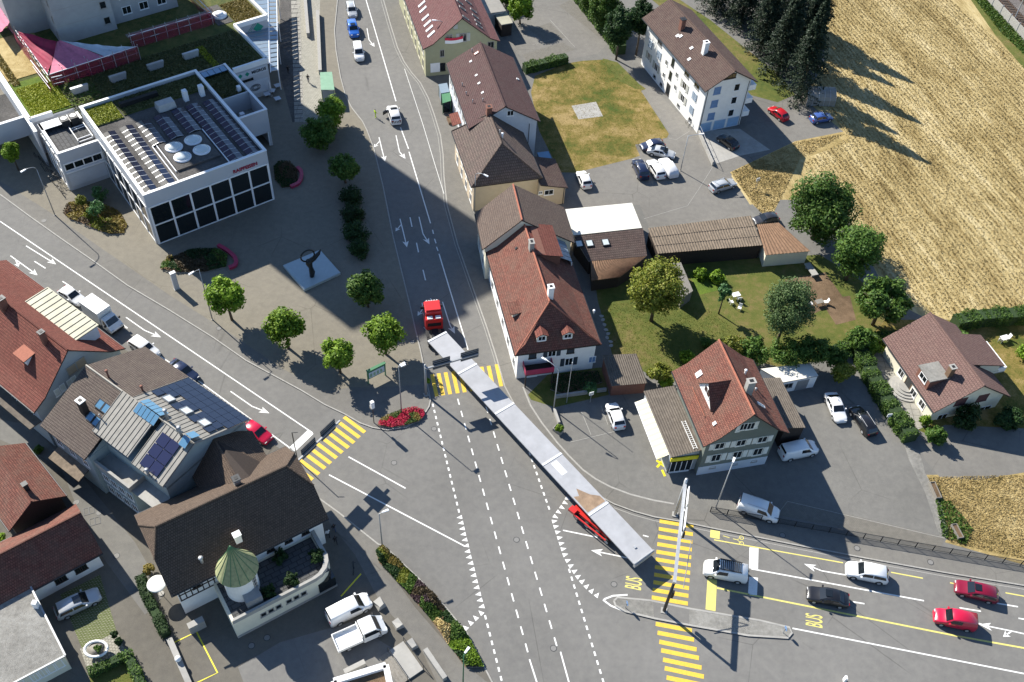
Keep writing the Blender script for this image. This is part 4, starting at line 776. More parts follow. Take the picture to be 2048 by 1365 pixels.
window(d0, RotT(((1, 0, 0), (0, -1, 0), (0, 0, 1)), (p.x - .8, p.y, p.z + .95)), 1.5, 1.0)
A.chimney('l', *Z(790, 715), .7, .7, 1.7, 'wood', 'concrete')
q = A.rpx('r', *Z(1040, 600)); MB().box(-2.9, 2.4, 3.0, 6.6, 2.9, 3.1).build('rear_dormer_base', mt('cream_wall'), A.root); solid([[(-3.1, 1.0, 6.0), (2.5, 1.0, 6.0), (2.5, 6.9, 4.2), (-3.1, 6.9, 4.2)][::-1]], .15).build('rear_dormer_roof', [mt('roof_beige'), mt('dark_wood')], A.root); MB().hexa([(-2.9, 3, 3), (2.3, 3, 3), (2.3, 6.4, 3), (-2.9, 6.4, 3), (-2.9, 3, 5.2), (2.3, 3, 5.2), (2.3, 6.4, 4.2), (-2.9, 6.4, 4.2)]).build('rear_dormer', mt('cream_wall'), A.root)
bl = MB().box(-2.5, 2.2, A.wy, A.wy + 2.8, 2.3, 2.5).build('balcony', mt('concrete'), A.root); mb = MB(); mb.box(-2.5, 2.2, A.wy + 2.7, A.wy + 2.8, 2.5, 3.3).box(-2.5, -2.4, A.wy, A.wy + 2.7, 2.5, 3.3).box(2.1, 2.2, A.wy, A.wy + 2.7, 2.5, 3.3); mb.build('parapet', mt('white_trim'), bl)
House('gabled_house', 'cream bungalow with red roof cut off at the right edge', 79.0, 2.5, -60, 9, 9, 2.8, 5.2, 'cream_wall', 'roof_red', oh=.5)
# --- red house on the left
Z = zz(0, 500, 3.793)
A = House('gabled_house', 'large red-tiled house on the left road with a flat tin dormer', -60.46, -11.03, -34.25, 24, 12.71, 7.75, 13.06, 'grey_wall', 'roof_red', oh=.5, flare=(1.8, 1.0), ridge='roof_red')
A.chimney('l', *Z(345, 700), .6, .6, 1.7, 'brick', 'dark_metal'); A.chimney('l', *Z(35, 440), .7, .9, 1.5, 'brick', 'dark_metal'); dormer(A, 'l', *Z(175, 850), 1.8, 2.2, 1.0, 'terracotta', 'white_trim', False, .35, False)
dm = MB().box(-.3, 9.2, 2.2, 5.3, 8.8, 10.75).build('flat_dormer', mt('pale_wall'), A.root); MB().box(-.5, 9.4, 2.0, 5.5, 10.75, 10.9).build('tin_roof', mt('tin_beige'), dm)
for k in range(11): MB().box(-.3 + k * .93 - .02, -.3 + k * .93 + .02, 2.1, 5.4, 10.9, 10.96).build('seam', mt('dark_metal'), dm)
for x, y in ((545, 910), (615, 860)): A.win('f', *Z(x, y), 1.3, 1.5, 'shutter_tan', 'concrete', None, 0)
for x, y in ((435, 1080), (475, 1045), (530, 1010), (560, 985)): A.win('f', *Z(x, y), .7, 1.2, 'shutter_white', 'white_trim', None, 0)
for k in range(6): A.win('l', 0, 0, 1.0, 1.3, 'glass', 'white_trim', None, 1, a=9.5 - 3.3 * k, z=5.6); A.win('r', 0, 0, 1.0, 1.4, 'glass', 'white_trim', 'shutter_grey', 1, a=-9.5 + 3.3 * k, z=5.2)
MB(A.fT('l')).box(2, 11.4, 0, 1.6, 5.0, 5.15).build('rear_canopy', mt('corr_dark'), A.root)
# --- solar house: tiled left part, metal right part, roof terrace
Z = zz(70, 690, 5.687); S = zz(250, 750, 4.706)
A = House('solar_house', 'teal house with half tiled, half metal roof, solar panels and sunken roof terrace', -41.17, -23.21, -32.62, 18.02, 15.07, 7.72, 11.25, 'teal_wall', 'roof_grey', oh=.5, ridge=None, walls=False, gut=False)
D.objects.remove(A.roof)
zl = lambda y: 11.25 - abs(y) * (11.25 - 7.72) / 7.535
def slopef(x0, x1, y0, y1, dz=0): return [(x0, y0, zl(y0) + dz), (x1, y0, zl(y0) + dz), (x1, y1, zl(y1) + dz), (x0, y1, zl(y1) + dz)] if y0 < y1 else [(x0, y0, zl(y0) + dz), (x0, y1, zl(y1) + dz), (x1, y1, zl(y1) + dz), (x1, y0, zl(y0) + dz)]
xs = -1.3
solid([slopef(-9.01, xs, -7.535, 0), slopef(-9.01, xs, 7.535, 0)], .2).build('tile_roof', [mt('roof_grey'), mt('dark_wood')], A.root)
def metal(nm, x0, x1, y0, y1, dz=.02, mat='sheet_roof'):
    f = slopef(x0, x1, y0, y1, dz); o = solid([f], .2).build(nm, [mt(mat), mt('grey_metal')], A.root)
    k = x0 + .1
    while k < x1:
        a, b = V((k, y0, zl(y0) + dz)), V((k, y1, zl(y1) + dz)); MB().tube([a + V((0, 0, .02)), b + V((0, 0, .02))], .03, 4).build('seam', mt('dark_metal'), o); k += .62
    return o
metal('metal_roof', xs + .02, 9.01, 7.535, .05); metal('metal_roof', -2.6, 3.3, -4.95, -.05, .35); metal('metal_roof', 3.9, 9.01, -5.1, -.05)
MB().tube([(-9, 0, 11.27), (9, 0, 11.27)], .12).build('ridge_cap', mt('sheet_roof'), A.root)
def panelrow(h, side, x0, nx, y, pw, ph, mat='solar', dz=.12):
    T = h.sT(side)
    for k in range(nx):
        key = ('pv', pw, ph, mat)
        if key not in CACHE: CACHE[key] = MB().box(0, pw - .03, 0, ph - .03, 0, .05).mesh('solar_panel', mt(mat))
        o = link('solar_panel', CACHE[key], h.root); o.matrix_local = T @ Matrix.Translation((x0 + k * pw, y, dz))
for r_, (n0, n1) in enumerate(((0, 9), (0, 9), (0, 9), (0, 9), (0, 9))): panelrow(A, 'r', xs + .35, 9, .3 + r_ * 1.12, 1.12, 1.1) if r_ < 3 else None
for r_ in (3, 4):
    for x_ in (xs + .35, 2.3, 5.1, 7.4): panelrow(A, 'r', x_, 1 if r_ == 4 else 2 if x_ < 7 else 1, .3 + r_ * 1.12, 1.12, 1.1)
for x, y in ((410, 238), (575, 352), (745, 465)): A.skylight('r', *S(x, y), 1.2, 1.1, 'dome', 'grey_metal', .3)
for r_ in range(2): panelrow(A, 'l', 4.9 + r_ * 1.45, 1, 3.2, 1.4, 1.35, 'solar_blue'); panelrow(A, 'l', 4.9 + r_ * 1.45, 1, 4.6, 1.4, 1.35, 'solar_blue'); panelrow(A, 'l', 4.9 + r_ * 1.45, 1, 6.0, 1.4, 1.35, 'solar_blue')
for (x0, x1, y0) in ((.3, 3.7, 0), (7.6, 8.7, 0)):
    n_ = 5 if x1 - x0 > 2 else 1
    for sg in (-1, 1):
        for k in range(n_):
            a_, b_ = x0 + (x1 - x0) * k / n_, x0 + (x1 - x0) * (k + 1) / n_ - .08
            f = [(a_, sg * 1.1, zl(1.1) + .45), (b_, sg * 1.1, zl(1.1) + .45), (b_, sg * .06, zl(0) + .55), (a_, sg * .06, zl(0) + .55)]; solid([f if sg < 0 else f[::-1]], .06).build('ridge_glazing', [mt('glass_blue'), mt('grey_metal')], A.root)
for x, y in ((745, 680), (815, 730), (640, 820), (710, 880)): A.skylight('l', *Z(x, y), 1.0, 1.1, 'glass_blue', 'dark_metal', .18)
A.chimney('l', *Z(570, 760), .8, .7, 2.0, 'dark_wood', 'white_trim')
for x, y in ((840, 370), (1225, 520)): A.pipe('r', *Z(x, y), 1.1 if x < 1000 else .7, .12, 'brick')
for x, y in ((400, 410), (530, 570)): A.pipe('l', *S(x, y), 1.4, .16)
A.pipe('l', *S(220, 940), .9, .15); A.pipe('l', *Z(760, 860), 1.0, .06)
# walls and terrace
mb = MB(); lx, wy = 8.6, 7.0
mb.box(-lx, lx, -4.6, wy, 0, 7.6).box(-lx, xs, -wy, -4.6, 0, 7.4)
mb.poly([(-lx, -wy, 7.3), (-lx, wy, 7.3), (-lx, 0, 10.9)][::-1]).poly([(lx, -4.6, 7.3), (lx, wy, 7.3), (lx, 0, 10.9), (lx, -4.6, zl(4.6) - .3)]).poly([(xs - .05, -wy, 7.3), (xs - .05, 0, 7.3), (xs - .05, 0, 10.9)]).poly([(3.9, -4.6, 7.3), (3.9, 0, 7.3), (3.9, 0, 10.8), (3.9, -4.6, 8.8)][::-1])
mb.build('wall', mt('teal_wall'), A.root)
MB().box(xs, 4.6, -6.6, -4.6, 0, 5.6).build('terrace_block', mt('teal_wall'), A.root)
MB().box(xs, 4.6, -6.6, -1.0, 7.62, 7.66).build('terrace_floor', mt('concrete'), A.root) if False else None
tf = MB().box(xs, 8.6, -6.6, -1.0, 5.6, 5.7).build('roof_terrace', mt('concrete'), A.root)
MB().box(xs, 4.6, -6.75, -6.45, 5.6, 6.5).box(4.35, 4.6, -6.45, -4.6, 5.6, 6.5).build('parapet', mt('concrete'), tf)
for k in range(4): window(A.root, RotT(((1, 0, 0), (0, -1, 0), (0, 0, 1)), (-.3 + 1.35 * k, -6.62, 3.9)), 1.0, 1.4, 'glass', 'white_trim', None, 1); window(A.root, RotT(((1, 0, 0), (0, -1, 0), (0, 0, 1)), (-.3 + 1.35 * k, -6.62, 1.5)), 1.0, 1.4, 'glass', 'white_trim', None, 1)
for k in range(3): window(A.root, RotT(((1, 0, 0), (0, -1, 0), (0, 0, 1)), (-7.4 + 2.3 * k, -7.02, 5.2)), 1.0, 1.4, 'glass', 'white_trim', None, 1)
solid([[(-8.4, -8.6, 3.0), (-3.0, -8.6, 3.0), (-3.0, -7.0, 3.5), (-8.4, -7.0, 3.5)]], .12).build('porch_roof', [mt('corr_brown'), mt('dark_wood')], A.root)
# --- barns
Z = zz(0, 870, 4.138)
A = House('barn', 'small barn with orange-red gabled tile roof by the alley', -54.33, -30.55, -42.76, 9.77, 6.65, 4.07, 6.42, 'dark_wood', 'roof_redbrown', oh=.5, cat='barn', ridge='roof_redbrown'); A.chimney('r', *Z(225, 450), .5, .5, 1.0, 'dark_metal', 'dark_metal', False)
A = House('farmhouse', 'old farmhouse with dark shaded roof and sunlit red upper slope, lower left', -52.71, -41.18, 40.5, 20, 7.65, 3.11, 6.27, 'white_wall', 'roof_redbrown', oh=.5, ridge='roof_redbrown')
for x, y in ((650, 1120), (690, 1098), (485, 1208), (520, 1190)): A.win('l', *Z(x, y), .8, 1.0, 'glass', 'dark_wood', None, 0)
# --- big dark-roofed inn with turret and terrace
Z = zz(240, 920, 3.593)
A = House('inn', 'big inn with black-brown tiled half-hipped roof beside the crossing', -29.14, -33.56, 36.01, 17.74, 11.24, 5.71, 10.22, 'white_wall', 'roof_tan', oh=.6, h0=1.41, h1=1.86, zh0=8.3, zh1=8.2, cat='inn', ridge='roof_tan')
A.chimney('r', *Z(845, 175), .7, .7, 1.1, 'concrete', 'dark_metal'); A.chimney('l', *Z(850, 575), .7, .6, 1.1, 'white_trim', 'white_trim', False); A.pipe('l', *Z(590, 735), .8, .16, 'galv')
# timber framing on the south wall, left end
T = A.fT('l')
for k in range(7): MB(T).box(-8.1 + .62 * k - .06, -8.1 + .62 * k + .06, 0, .06, 3.0, 5.4).build('timber', mt('dark_wood'), A.root)
for z_ in (3.0, 4.1, 5.3): MB(T).box(-8.2, -4.2, 0, .07, z_ - .07, z_ + .07).build('timber', mt('dark_wood'), A.root)
for a_, z_ in ((-6.2, 4.6), (2.1, 4.5), (6.2, 4.5), (4.2, 4.5)): A.win('l', 0, 0, .9, 1.2, 'glass', 'dark_wood', None, 1, a=a_, z=z_)
for k in range(3): A.win('f', 0, 0, 1.0, 1.3, 'glass', 'white_trim', 'shutter_grey', 1, a=-3.2 + 3.2 * k, z=4.2); A.win('f', 0, 0, 1.0, 1.5, 'glass', 'white_trim', None, 1, a=-3.2 + 3.2 * k, z=1.6)
# cross wing to the north
w0 = [A.loc(*q) for q in ((444, 912, 8.4), (497, 953, 9.2), (553, 899, 5.9), (527, 880, 5.9), (450, 962, 6.2))]
xr = w0[0].x; ye = max(w0[2].y, w0[3].y)
solid([[(xr, 1.0, 9.0), (xr, 9.5, 9.0), (xr + 4.6, 9.5, 5.9), (xr + 4.6, 4.4, 5.9), (xr + 1.6, 1.0, 9.0)][::-1], [(xr, 9.5, 9.0), (xr, 1.0, 9.0), (xr - 3.6, 4.4, 6.0), (xr - 3.6, 9.5, 6.0)][::-1]], .18).build('wing_roof', [mt('roof_tan'), mt('dark_wood')], A.root)
MB().hexa([(xr - 3.2, 4.5, 0), (xr + 4.2, 4.5, 0), (xr + 4.2, 9.1, 0), (xr - 3.2, 9.1, 0), (xr - 3.2, 4.5, 6), (xr + 4.2, 4.5, 5.9), (xr + 4.2, 9.1, 5.9), (xr - 3.2, 9.1, 6)]).poly([(xr - 3.2, 9.1, 6), (xr + 4.2, 9.1, 5.9), (xr, 9.1, 8.8)]).build('wing_wall', mt('white_wall'), A.root)
# round stair turret
c = V((-2.05, -7.1, 0)); tr = MB().lathe(c, [(1.75, 0), (1.75, 7.6)], 28).build('turret', mt('white_wall'), A.root)
mb = MB().lathe(c, [(2.2, 7.45), (2.05, 7.75), (1.25, 9.2), (.55, 10.6), (.02, 12.0)], 24); rf = mb.build('turret_roof', mt('verdigris'), tr)
for k in range(14):
    a_ = 2 * math.pi * k / 14; MB().tube([(c.x + r_ * math.cos(a_), c.y + r_ * math.sin(a_), z_ + .03) for r_, z_ in ((2.2, 7.45), (2.05, 7.75), (1.25, 9.2), (.55, 10.6), (.05, 11.95))], .035, 4).build('seam', mt('sign_green'), rf)
for k in range(4):
    a_ = rad(-52); d_ = V((math.cos(a_), math.sin(a_), 0)); window(tr, RotT((V((-d_.y, d_.x, 0)), d_, (0, 0, 1)), c + d_ * 1.74 + V((0, 0, 6.5 - .62 * k))), .5, .45, 'glass', 'concrete', None, 0)
# terrace with rounded corner
arc = [(7.2 - 2.4 + 2.4 * math.cos(t_), -8.1 + 2.4 * math.sin(t_)) for t_ in [rad(a_) for a_ in (-90, -70, -50, -30, -10, 10)]]
foot = [(-4.6, -5.0), (-4.6, -10.5)] + arc + [(7.2, -5.0)]
tw = MB().prism(foot, 0, 3.3).build('terrace_block', mt('cream_wall'), A.root)
inner = [(x * .94 if x > 0 else x + .3, y + .3 if y < -6 else y) for x, y in foot]
mb = MB()
for k in range(1, len(foot) - 1):
    (ax, ay), (bx, by) = foot[k], foot[k + 1]; (cx_, cy_), (dx_, dy_) = inner[k], inner[k + 1]
    mb.hexa([(ax, ay, 3.3), (bx, by, 3.3), (dx_, dy_, 3.3), (cx_, cy_, 3.3), (ax, ay, 3.95), (bx, by, 3.95), (dx_, dy_, 3.95), (cx_, cy_, 3.95)])
mb.build('parapet', mt('concrete'), tw)
MB().box(-4.3, 6.6, -10.1, -5.3, 3.3, 3.33).build('terrace_floor', mt('roof_slab'), tw)
Tt = RotT(((1, 0, 0), (0, -1, 0), (0, 0, 1)), (0, -10.5, 0))
for a0 in (-1.4, 1.5):
    for k in range(3): window(tw, Tt @ Matrix.Translation((a0 + k * .85, 0, 2.2)), .7, .8, 'glass', 'concrete', None, 0)
MB(Tt).box(-4.6, 7.0, -.1, .05, .0, .5).build('plinth', mt('concrete'), tw); MB(Tt).box(4.9, 6.9, -1.2, .06, .6, 2.3).build('bay_window', mt('glass'), tw)
o = MB().box(-2.6, -.9, -9.9, -8.3, 3.33, 4.9).build('roof_cabin', mt('grey_metal'), tw)
MB().hexa([(-8.6, -7.6, 0), (-6.9, -7.6, 0), (-6.9, -6.9, 0), (-8.6, -6.9, 0), (-8.6, -7.6, 1.5), (-6.9, -7.6, 1.5), (-6.9, -6.9, 1.5), (-8.6, -6.9, 1.5)]).build('gas_box', mt('concrete'), A.root)
# --- gravel-roofed annex bottom left and white parapet building at the bottom
r, q = shed('flat_building', 'low building with pale gravel flat roof in the bottom left corner', [(43, 1137), (131, 1312), (-130, 1450), (-260, 1260)], (3.3, 3.3, 3.3, 3.3), 'cream_wall', 'gravel', 'building', kind='flat', inset=.3)
a, b = q[1], q[2]; d = (b - a); d.z = 0; d.normalize(); nrm = V((-d.y, d.x, 0)); nrm = nrm if nrm.y < 0 else -nrm; T = RotT((d, nrm, (0, 0, 1)), (a.x - nrm.x * .25, a.y - nrm.y * .25, 0))
for k in range(9): window(r, T @ Matrix.Translation((.9 + k * .82 + (.5 if k > 3 else 0), 0, 2.0)), .74, 1.5, 'glass', 'white_trim', None, 1)
for k in range(4):
    e0, e1 = q[k], q[(k + 1) % 4]; dd = (e1 - e0).normalized(); mb = MB(); s_ = V((-dd.y, dd.x, 0)) * .09; mb.hexa([e0 - s_, e1 - s_, e1 + s_, e0 + s_, e0 - s_ + V((0, 0, .12)), e1 - s_ + V((0, 0, .12)), e1 + s_ + V((0, 0, .12)), e0 + s_ + V((0, 0, .12))]); mb.build('roof_edge', mt('grey_metal'), r)
e_ = q[0].lerp(q[1], .45); MB().box(e_.x - .6, e_.x - .1, e_.y - .3, e_.y + .2, 3.3, 4.3).build('chimney', mt('white_trim'), r)
r, q = shed('flat_building', 'building with white roof parapet cut by the bottom edge', [(668, 1366), (772, 1334), (790, 1420), (690, 1450)], (3.6, 3.6, 3.6, 3.6), 'white_wall', 'soil', 'building', kind='flat', inset=.05)
for k in range(4):
    e0, e1 = q[k], q[(k + 1) % 4]; dd = (e1 - e0).normalized(); s_ = V((-dd.y, dd.x, 0)) * .3; u_ = V((0, 0, .5)); MB().hexa([e0 - s_, e1 - s_, e1 + s_, e0 + s_, e0 - s_ + u_, e1 - s_ + u_, e1 + s_ + u_, e0 + s_ + u_]).build('parapet', mt('white_trim'), r)
# --- sheds behind the long house
r, q = shed('garage', 'garage with plain white flat roof beside the long brown house', [(1130, 419), (1264, 406), (1284, 456), (1147, 471)], (3.5, 3.5, 3.5, 3.5), 'beige_wall', 'white_roof', 'garage', kind='flat')
r, q = shed('shed', 'brown tiled workshop roof with two small skylights, below the white roof', [(1148, 474), (1286, 457), (1294, 512), (1177, 522)], (3.6, 3.6, 2.9, 2.9), 'dark_wood', 'roof_dark', kind='flat')
n_ = (q[1] - q[0]).cross(q[3] - q[0]).normalized(); n_ = n_ if n_.z > 0 else -n_; u_ = (q[1] - q[0]).normalized(); v_ = n_.cross(u_)
for px, py in ((1179, 488), (1211, 486), (1158, 489)):
    pp = at(px, py, 3.35) - r.location; T = RotT((u_, v_, n_), V((pp.x, pp.y, 3.3))); o = MB(T).box(-.55, .55, -.6, .6, 0, .22).build('skylight', mt('dark_metal'), r); MB(T).box(-.42, .42, -.48, .48, .22, .25).build('pane', mt('dome'), o)
shed('shed', 'rust-brown corrugated lean-to below the tiled workshop roof', [(1294, 513), (1181, 523), (1183, 562), (1240, 555)], (2.8, 2.8, 2.3, 2.3), 'dark_wood', 'corr_rust')
r, q = shed('long_shed', 'long shed with weathered corrugated roof in three bands', [(1296, 457), (1502, 432), (1526, 491), (1316, 508)], (3.4, 3.4, 2.8, 2.8), 'dark_wood', 'corr_brown', pitch=.42)
for f in (.36, .7):
    a, b = q[0].lerp(q[3], f), q[1].lerp(q[2], f); MB().tube([a + V((0, 0, .05)), b + V((0, 0, .05))], .045, 4).build('sheet_overlap', mt('corr_dark'), r)
shed('shed', 'small shed with rusty mottled roof and pale doors by the big tree', [(1514, 450), (1558, 446), (1621, 503), (1531, 511)], (3.0, 3.0, 2.6, 2.6), 'cream_wall', 'corr_rust')
shed('shed', 'small brick shed with half-shaded ribbed roof beside the front garden', [(1205, 711), (1273, 708), (1295, 767), (1223, 773)], (2.9, 2.9, 2.3, 2.3), 'brick', 'corr_dark')
shed('garden_shed', 'narrow weathered garden shed under the yellow-green tree', [(1340, 527), (1362, 525), (1386, 582), (1365, 596)], (2.4, 2.2, 2.2, 2.4), 'grey_wood', 'grey_wood', kind='flat', inset=.1)
shed('carport', 'small carport with pale sheet roof at the top beside the parking', [(988, 28), (1012, 22), (1026, 46), (1003, 50)], (2.8, 2.8, 2.8, 2.8), 'dark_wood', 'tin_beige', 'carport', kind='flat')
shed('flat_annex', 'grey flat-roofed annex behind the olive house', [(955, 0), (995, -6), (1012, 22), (972, 28)], (3.4, 3.4, 3.4, 3.4), 'grey_wall', 'sheet_roof', 'annex', kind='flat')
# arched storage tent
p0, p1 = at(1612, 212, GZ), at(1668, 214, GZ); d = (p1 - p0); ln = d.length; tn = emp('storage_tent', p0, math.atan2(d.y, d.x), 'grey-blue arched storage tent under the spruces', 'tent'); mb = MB(); n_ = 10
pr = [(1.9 * math.cos(math.pi * k / n_), 2.4 * math.sin(math.pi * k / n_) ** .7) for k in range(n_ + 1)]
for (ya, za), (yb, zb) in zip(pr, pr[1:]): mb.poly([(0, ya + 1.9, za), (0, yb + 1.9, zb), (ln, yb + 1.9, zb), (ln, ya + 1.9, za)][::-1])
mb.build('cover', mt('lamp_glass') if False else mt('sheet_roof'), tn); MB().poly([(0, y + 1.9, z) for y, z in pr]).poly([(ln, y + 1.9, z) for y, z in pr][::-1]).build('end_panel', mt('grey_wood'), tn)
for k in range(6): MB().tube([(ln * k / 5, y + 1.9, z + .02) for y, z in pr], .04, 5).build('hoop', mt('galv'), tn)
# ------------------------------------------------------------------ bank and shopping centre (one common axis)
BA = rad(-50.9); BL = V((-52.81, 29.05, 0)); BT = Matrix.Translation(BL) @ Matrix.Rotation(BA, 4, 'Z')
bank = emp('bank_building', BL, BA, 'white bank building with window grid, roof domes and rows of solar panels', 'bank')
X, Y, H_ = 12.26, 9.35, 9.33
mb = MB()
for b in ((-X, X, -Y, -Y + .35), (-X, X, Y - .35, Y), (-X, -X + .35, -Y + .35, Y - .35), (X - .35, X, -Y + .35, Y - .35)): mb.box(*b, 0, H_)
mb.build('wall', mt('bank_wall'), bank); MB().box(-X + .35, X - .35, -Y + .35, Y - .35, 8.4, 8.7).build('roof_deck', mt('gravel_dark'), bank)
for b in ((-X - .05, X + .05, -Y - .05, -Y + .4), (-X - .05, X + .05, Y - .4, Y + .05), (-X - .05, -X + .4, -Y + .4, Y - .4), (X - .4, X + .05, -Y + .4, Y - .4)): MB().box(*b, H_, H_ + .07).build('parapet_cap', mt('white_trim'), bank)
def gridwall(parent, T, n, wtot, rows, gap=.28, fr='white_trim', gl='glass'):
    cw = wtot / n
    for r0, r1 in rows:
        key = ('pane', round(cw, 3), r1 - r0, gl)
        if key not in CACHE: CACHE[key] = MB().box(-cw / 2 + gap / 2, cw / 2 - gap / 2, 0, .05, 0, r1 - r0).mesh('window_pane', mt(gl))
        for k in range(n): link('window_pane', CACHE[key], parent).matrix_local = T @ Matrix.Translation((-wtot / 2 + cw * (k + .5), 0, r0))
    z0, z1 = rows[0][0], rows[-1][1]
    for k in range(n + 1): MB(T).box(-wtot / 2 + cw * k - gap / 2, -wtot / 2 + cw * k + gap / 2, 0, .12, z0 - .2, z1 + .2).build('mullion', mt(fr), parent)
    for z_ in [z0 - .2] + [(a[1] + b[0]) / 2 - .1 for a, b in zip(rows, rows[1:])] + [z1]: MB(T).box(-wtot / 2, wtot / 2, 0, .1, z_, z_ + .2).build('transom', mt(fr), parent)
gridwall(bank, RotT(((0, 1, 0), (1, 0, 0), (0, 0, 1)), (X, 0, 0)), 6, 18.2, ((.35, 3.5), (3.8, 6.9)))
gridwall(bank, RotT(((1, 0, 0), (0, -1, 0), (0, 0, 1)), (3.0, -Y, 0)), 6, 17.6, ((.35, 3.5), (3.8, 6.9)))
o = link('lettering', text_mesh('lettering', 'RAIFFEISEN', .78, 'raff', .04, .025), bank); o.matrix_local = RotT(((0, 1, 0), (0, 0, 1), (1, 0, 0)), (X + .05, 5.7, 7.75))
sg = MB().box(-11.8, -6.9, -9.0, -4.6, 8.7, 8.85).build('sedum_bed', mt('sedum'), bank); MB().box(-11.8, -7.4, -4.4, 9.0, 8.7, 8.85).build('sedum_bed', mt('sedum'), bank)
MB().box(-9.9, -9.2, -4.2, 1.8, 8.7, 9.6).build('roof_screen', mt('black'), bank)
def roofrow(y, x0, x1, pale):
    n = max(1, int(round((x1 - x0) / 1.25))); pw = (x1 - x0) / n
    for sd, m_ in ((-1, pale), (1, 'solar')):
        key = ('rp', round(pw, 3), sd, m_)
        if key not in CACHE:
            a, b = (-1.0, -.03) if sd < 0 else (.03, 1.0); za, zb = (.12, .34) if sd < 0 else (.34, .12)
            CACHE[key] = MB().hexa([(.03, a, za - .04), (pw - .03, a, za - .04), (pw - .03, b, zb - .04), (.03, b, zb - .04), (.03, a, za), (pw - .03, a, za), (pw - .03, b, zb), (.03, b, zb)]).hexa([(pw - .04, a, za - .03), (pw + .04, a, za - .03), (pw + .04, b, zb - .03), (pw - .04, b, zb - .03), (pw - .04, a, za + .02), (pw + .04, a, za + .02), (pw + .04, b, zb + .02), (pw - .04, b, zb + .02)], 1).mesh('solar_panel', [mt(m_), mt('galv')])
        for k in range(n): link('solar_panel', CACHE[key], bank).location = (x0 + k * pw, y, 8.75)
M('panel_glare', (.15, .145, .135), .85, var=.25, sc=1, spec=.1)  # sun glare on the sunlit panel rows, painted in as a pale base colour
for y, x0, x1 in ((-8.0, -4.6, 11.4), (-5.3, -4.6, 11.4), (-2.8, -4.6, 1.9), (0, -4.6, 1.9), (2.8, -4.6, 1.9), (5.1, -4.6, 11.2), (7.7, -4.2, 11.2)): roofrow(y, x0, x1, 'panel_glare' if y < -2 else 'solar_blue')
for y0, x0, x1 in ((-3.9, 2.0, 11.6), (-3.3, 2.2, 9.2), (3.9, 2.0, 11.6)): MB().box(x0, x1, y0 - .06, y0 + .06, 8.75, 8.95).build('cable_tray', mt('white_metal'), bank)
ds = MB().box(2.3, 9.2, -3.1, 3.5, 8.7, 9.0).build('dome_plinth', mt('gravel_dark'), bank)
dm = (MB().lathe((0, 0, 0), [(1.25, 0), (1.3, .12), (1.12, .25)], 28).mesh('skylight_dome', mt('white_metal'), True), MB().lathe((0, 0, .22), [(1.05, 0), (.98, .14), (.75, .3), (.42, .4), (.05, .44)], 28).mesh('dome_glass', mt('dome'), True))
for x, y in ((4.1, -1.4), (4.0, 1.6), (6.8, 1.7), (6.9, -1.3)): o = link('skylight_dome', dm[0], bank); o.location = (x, y, 9.0); link('dome_glass', dm[1], o)
for x, y in ((-6.3, 5.0), (-6.2, 7.6)): MB().box(x - .4, x + .4, y - .35, y + .35, 8.7, 10.5).build('vent_shaft', mt('white_metal'), bank)
mb = MB(); mb.hexa([(-6.9, .2, 8.8), (-5.1, .2, 8.8), (-5.1, 3.0, 8.8), (-6.9, 3.0, 8.8), (-6.7, .3, 9.9), (-5.3, .3, 9.9), (-5.3, 2.9, 9.9), (-6.7, 2.9, 9.9)]); mb.build('ventilation_unit', mt('galv'), bank)
# left wing with plant on its roof
wing = emp('bank_wing', BT @ V((-10.3, -12.4, 0)), BA, 'low white wing with cooling units on its flat roof, left of the bank', 'building')
mb = MB()
for b in ((-4.3, 4.3, -3.1, -2.8), (4.0, 4.3, -2.8, 3.0), (-4.3, -4.0, -2.8, 3.0)): mb.box(*b, 0, 7.05)
mb.build('wall', mt('bank_wall'), wing); MB().box(-4.0, 4.0, -2.8, 3.0, 6.2, 6.4).build('roof_deck', mt('roof_slab'), wing); MB().box(-4.3, -2.4, -3.1, 3.0, 7.05, 7.12).build('roof_border', mt('white_trim'), wing)
MB().box(-4.3, 4.35, -3.15, -2.75, 7.05, 7.12).build('parapet_cap', mt('white_trim'), wing); MB().box(3.95, 4.35, -2.75, 3.0, 7.05, 7.12).build('parapet_cap', mt('white_trim'), wing)
T = RotT(((0, 1, 0), (1, 0, 0), (0, 0, 1)), (4.3, 0, 0)); gridwall(wing, T, 4, 5.6, ((3.9, 4.9),), .16); MB(T).box(-2.7, 2.8, 0, .06, .8, 3.0).build('facade_panel', mt('pale_wall'), wing); MB(T).box(-2.9, 2.9, 0, .25, 3.3, 3.6).build('sun_shade', mt('white_metal'), wing)
T = RotT(((1, 0, 0), (0, -1, 0), (0, 0, 1)), (0, -3.1, 0)); gridwall(wing, T, 4, 7.6, ((.4, 2.6), (3.6, 5.4)), .5)
for y0 in (-.1, 1.3): u = MB().box(-3.6, -2.0, y0, y0 + 1.2, 6.4, 7.7).build('cooling_unit', mt('dark_metal'), wing); MB().cyl((-2.8, y0 + .6, 7.7), .45, .06, 18).build('fan', mt('galv'), u)
for x_ in (-1.4, -.9, 1.6, 2.4): MB().tube([(x_, .6, 6.5), (x_, 2.9, 6.6)], .08).build('pipe', mt('white_metal'), wing)
mb = MB().box(-1.4, 2.6, .5, .6, 6.5, 7.0).box(-1.4, 2.6, 2.7, 2.8, 6.5, 7.0); mb.build('pipe_rack', mt('galv'), wing)
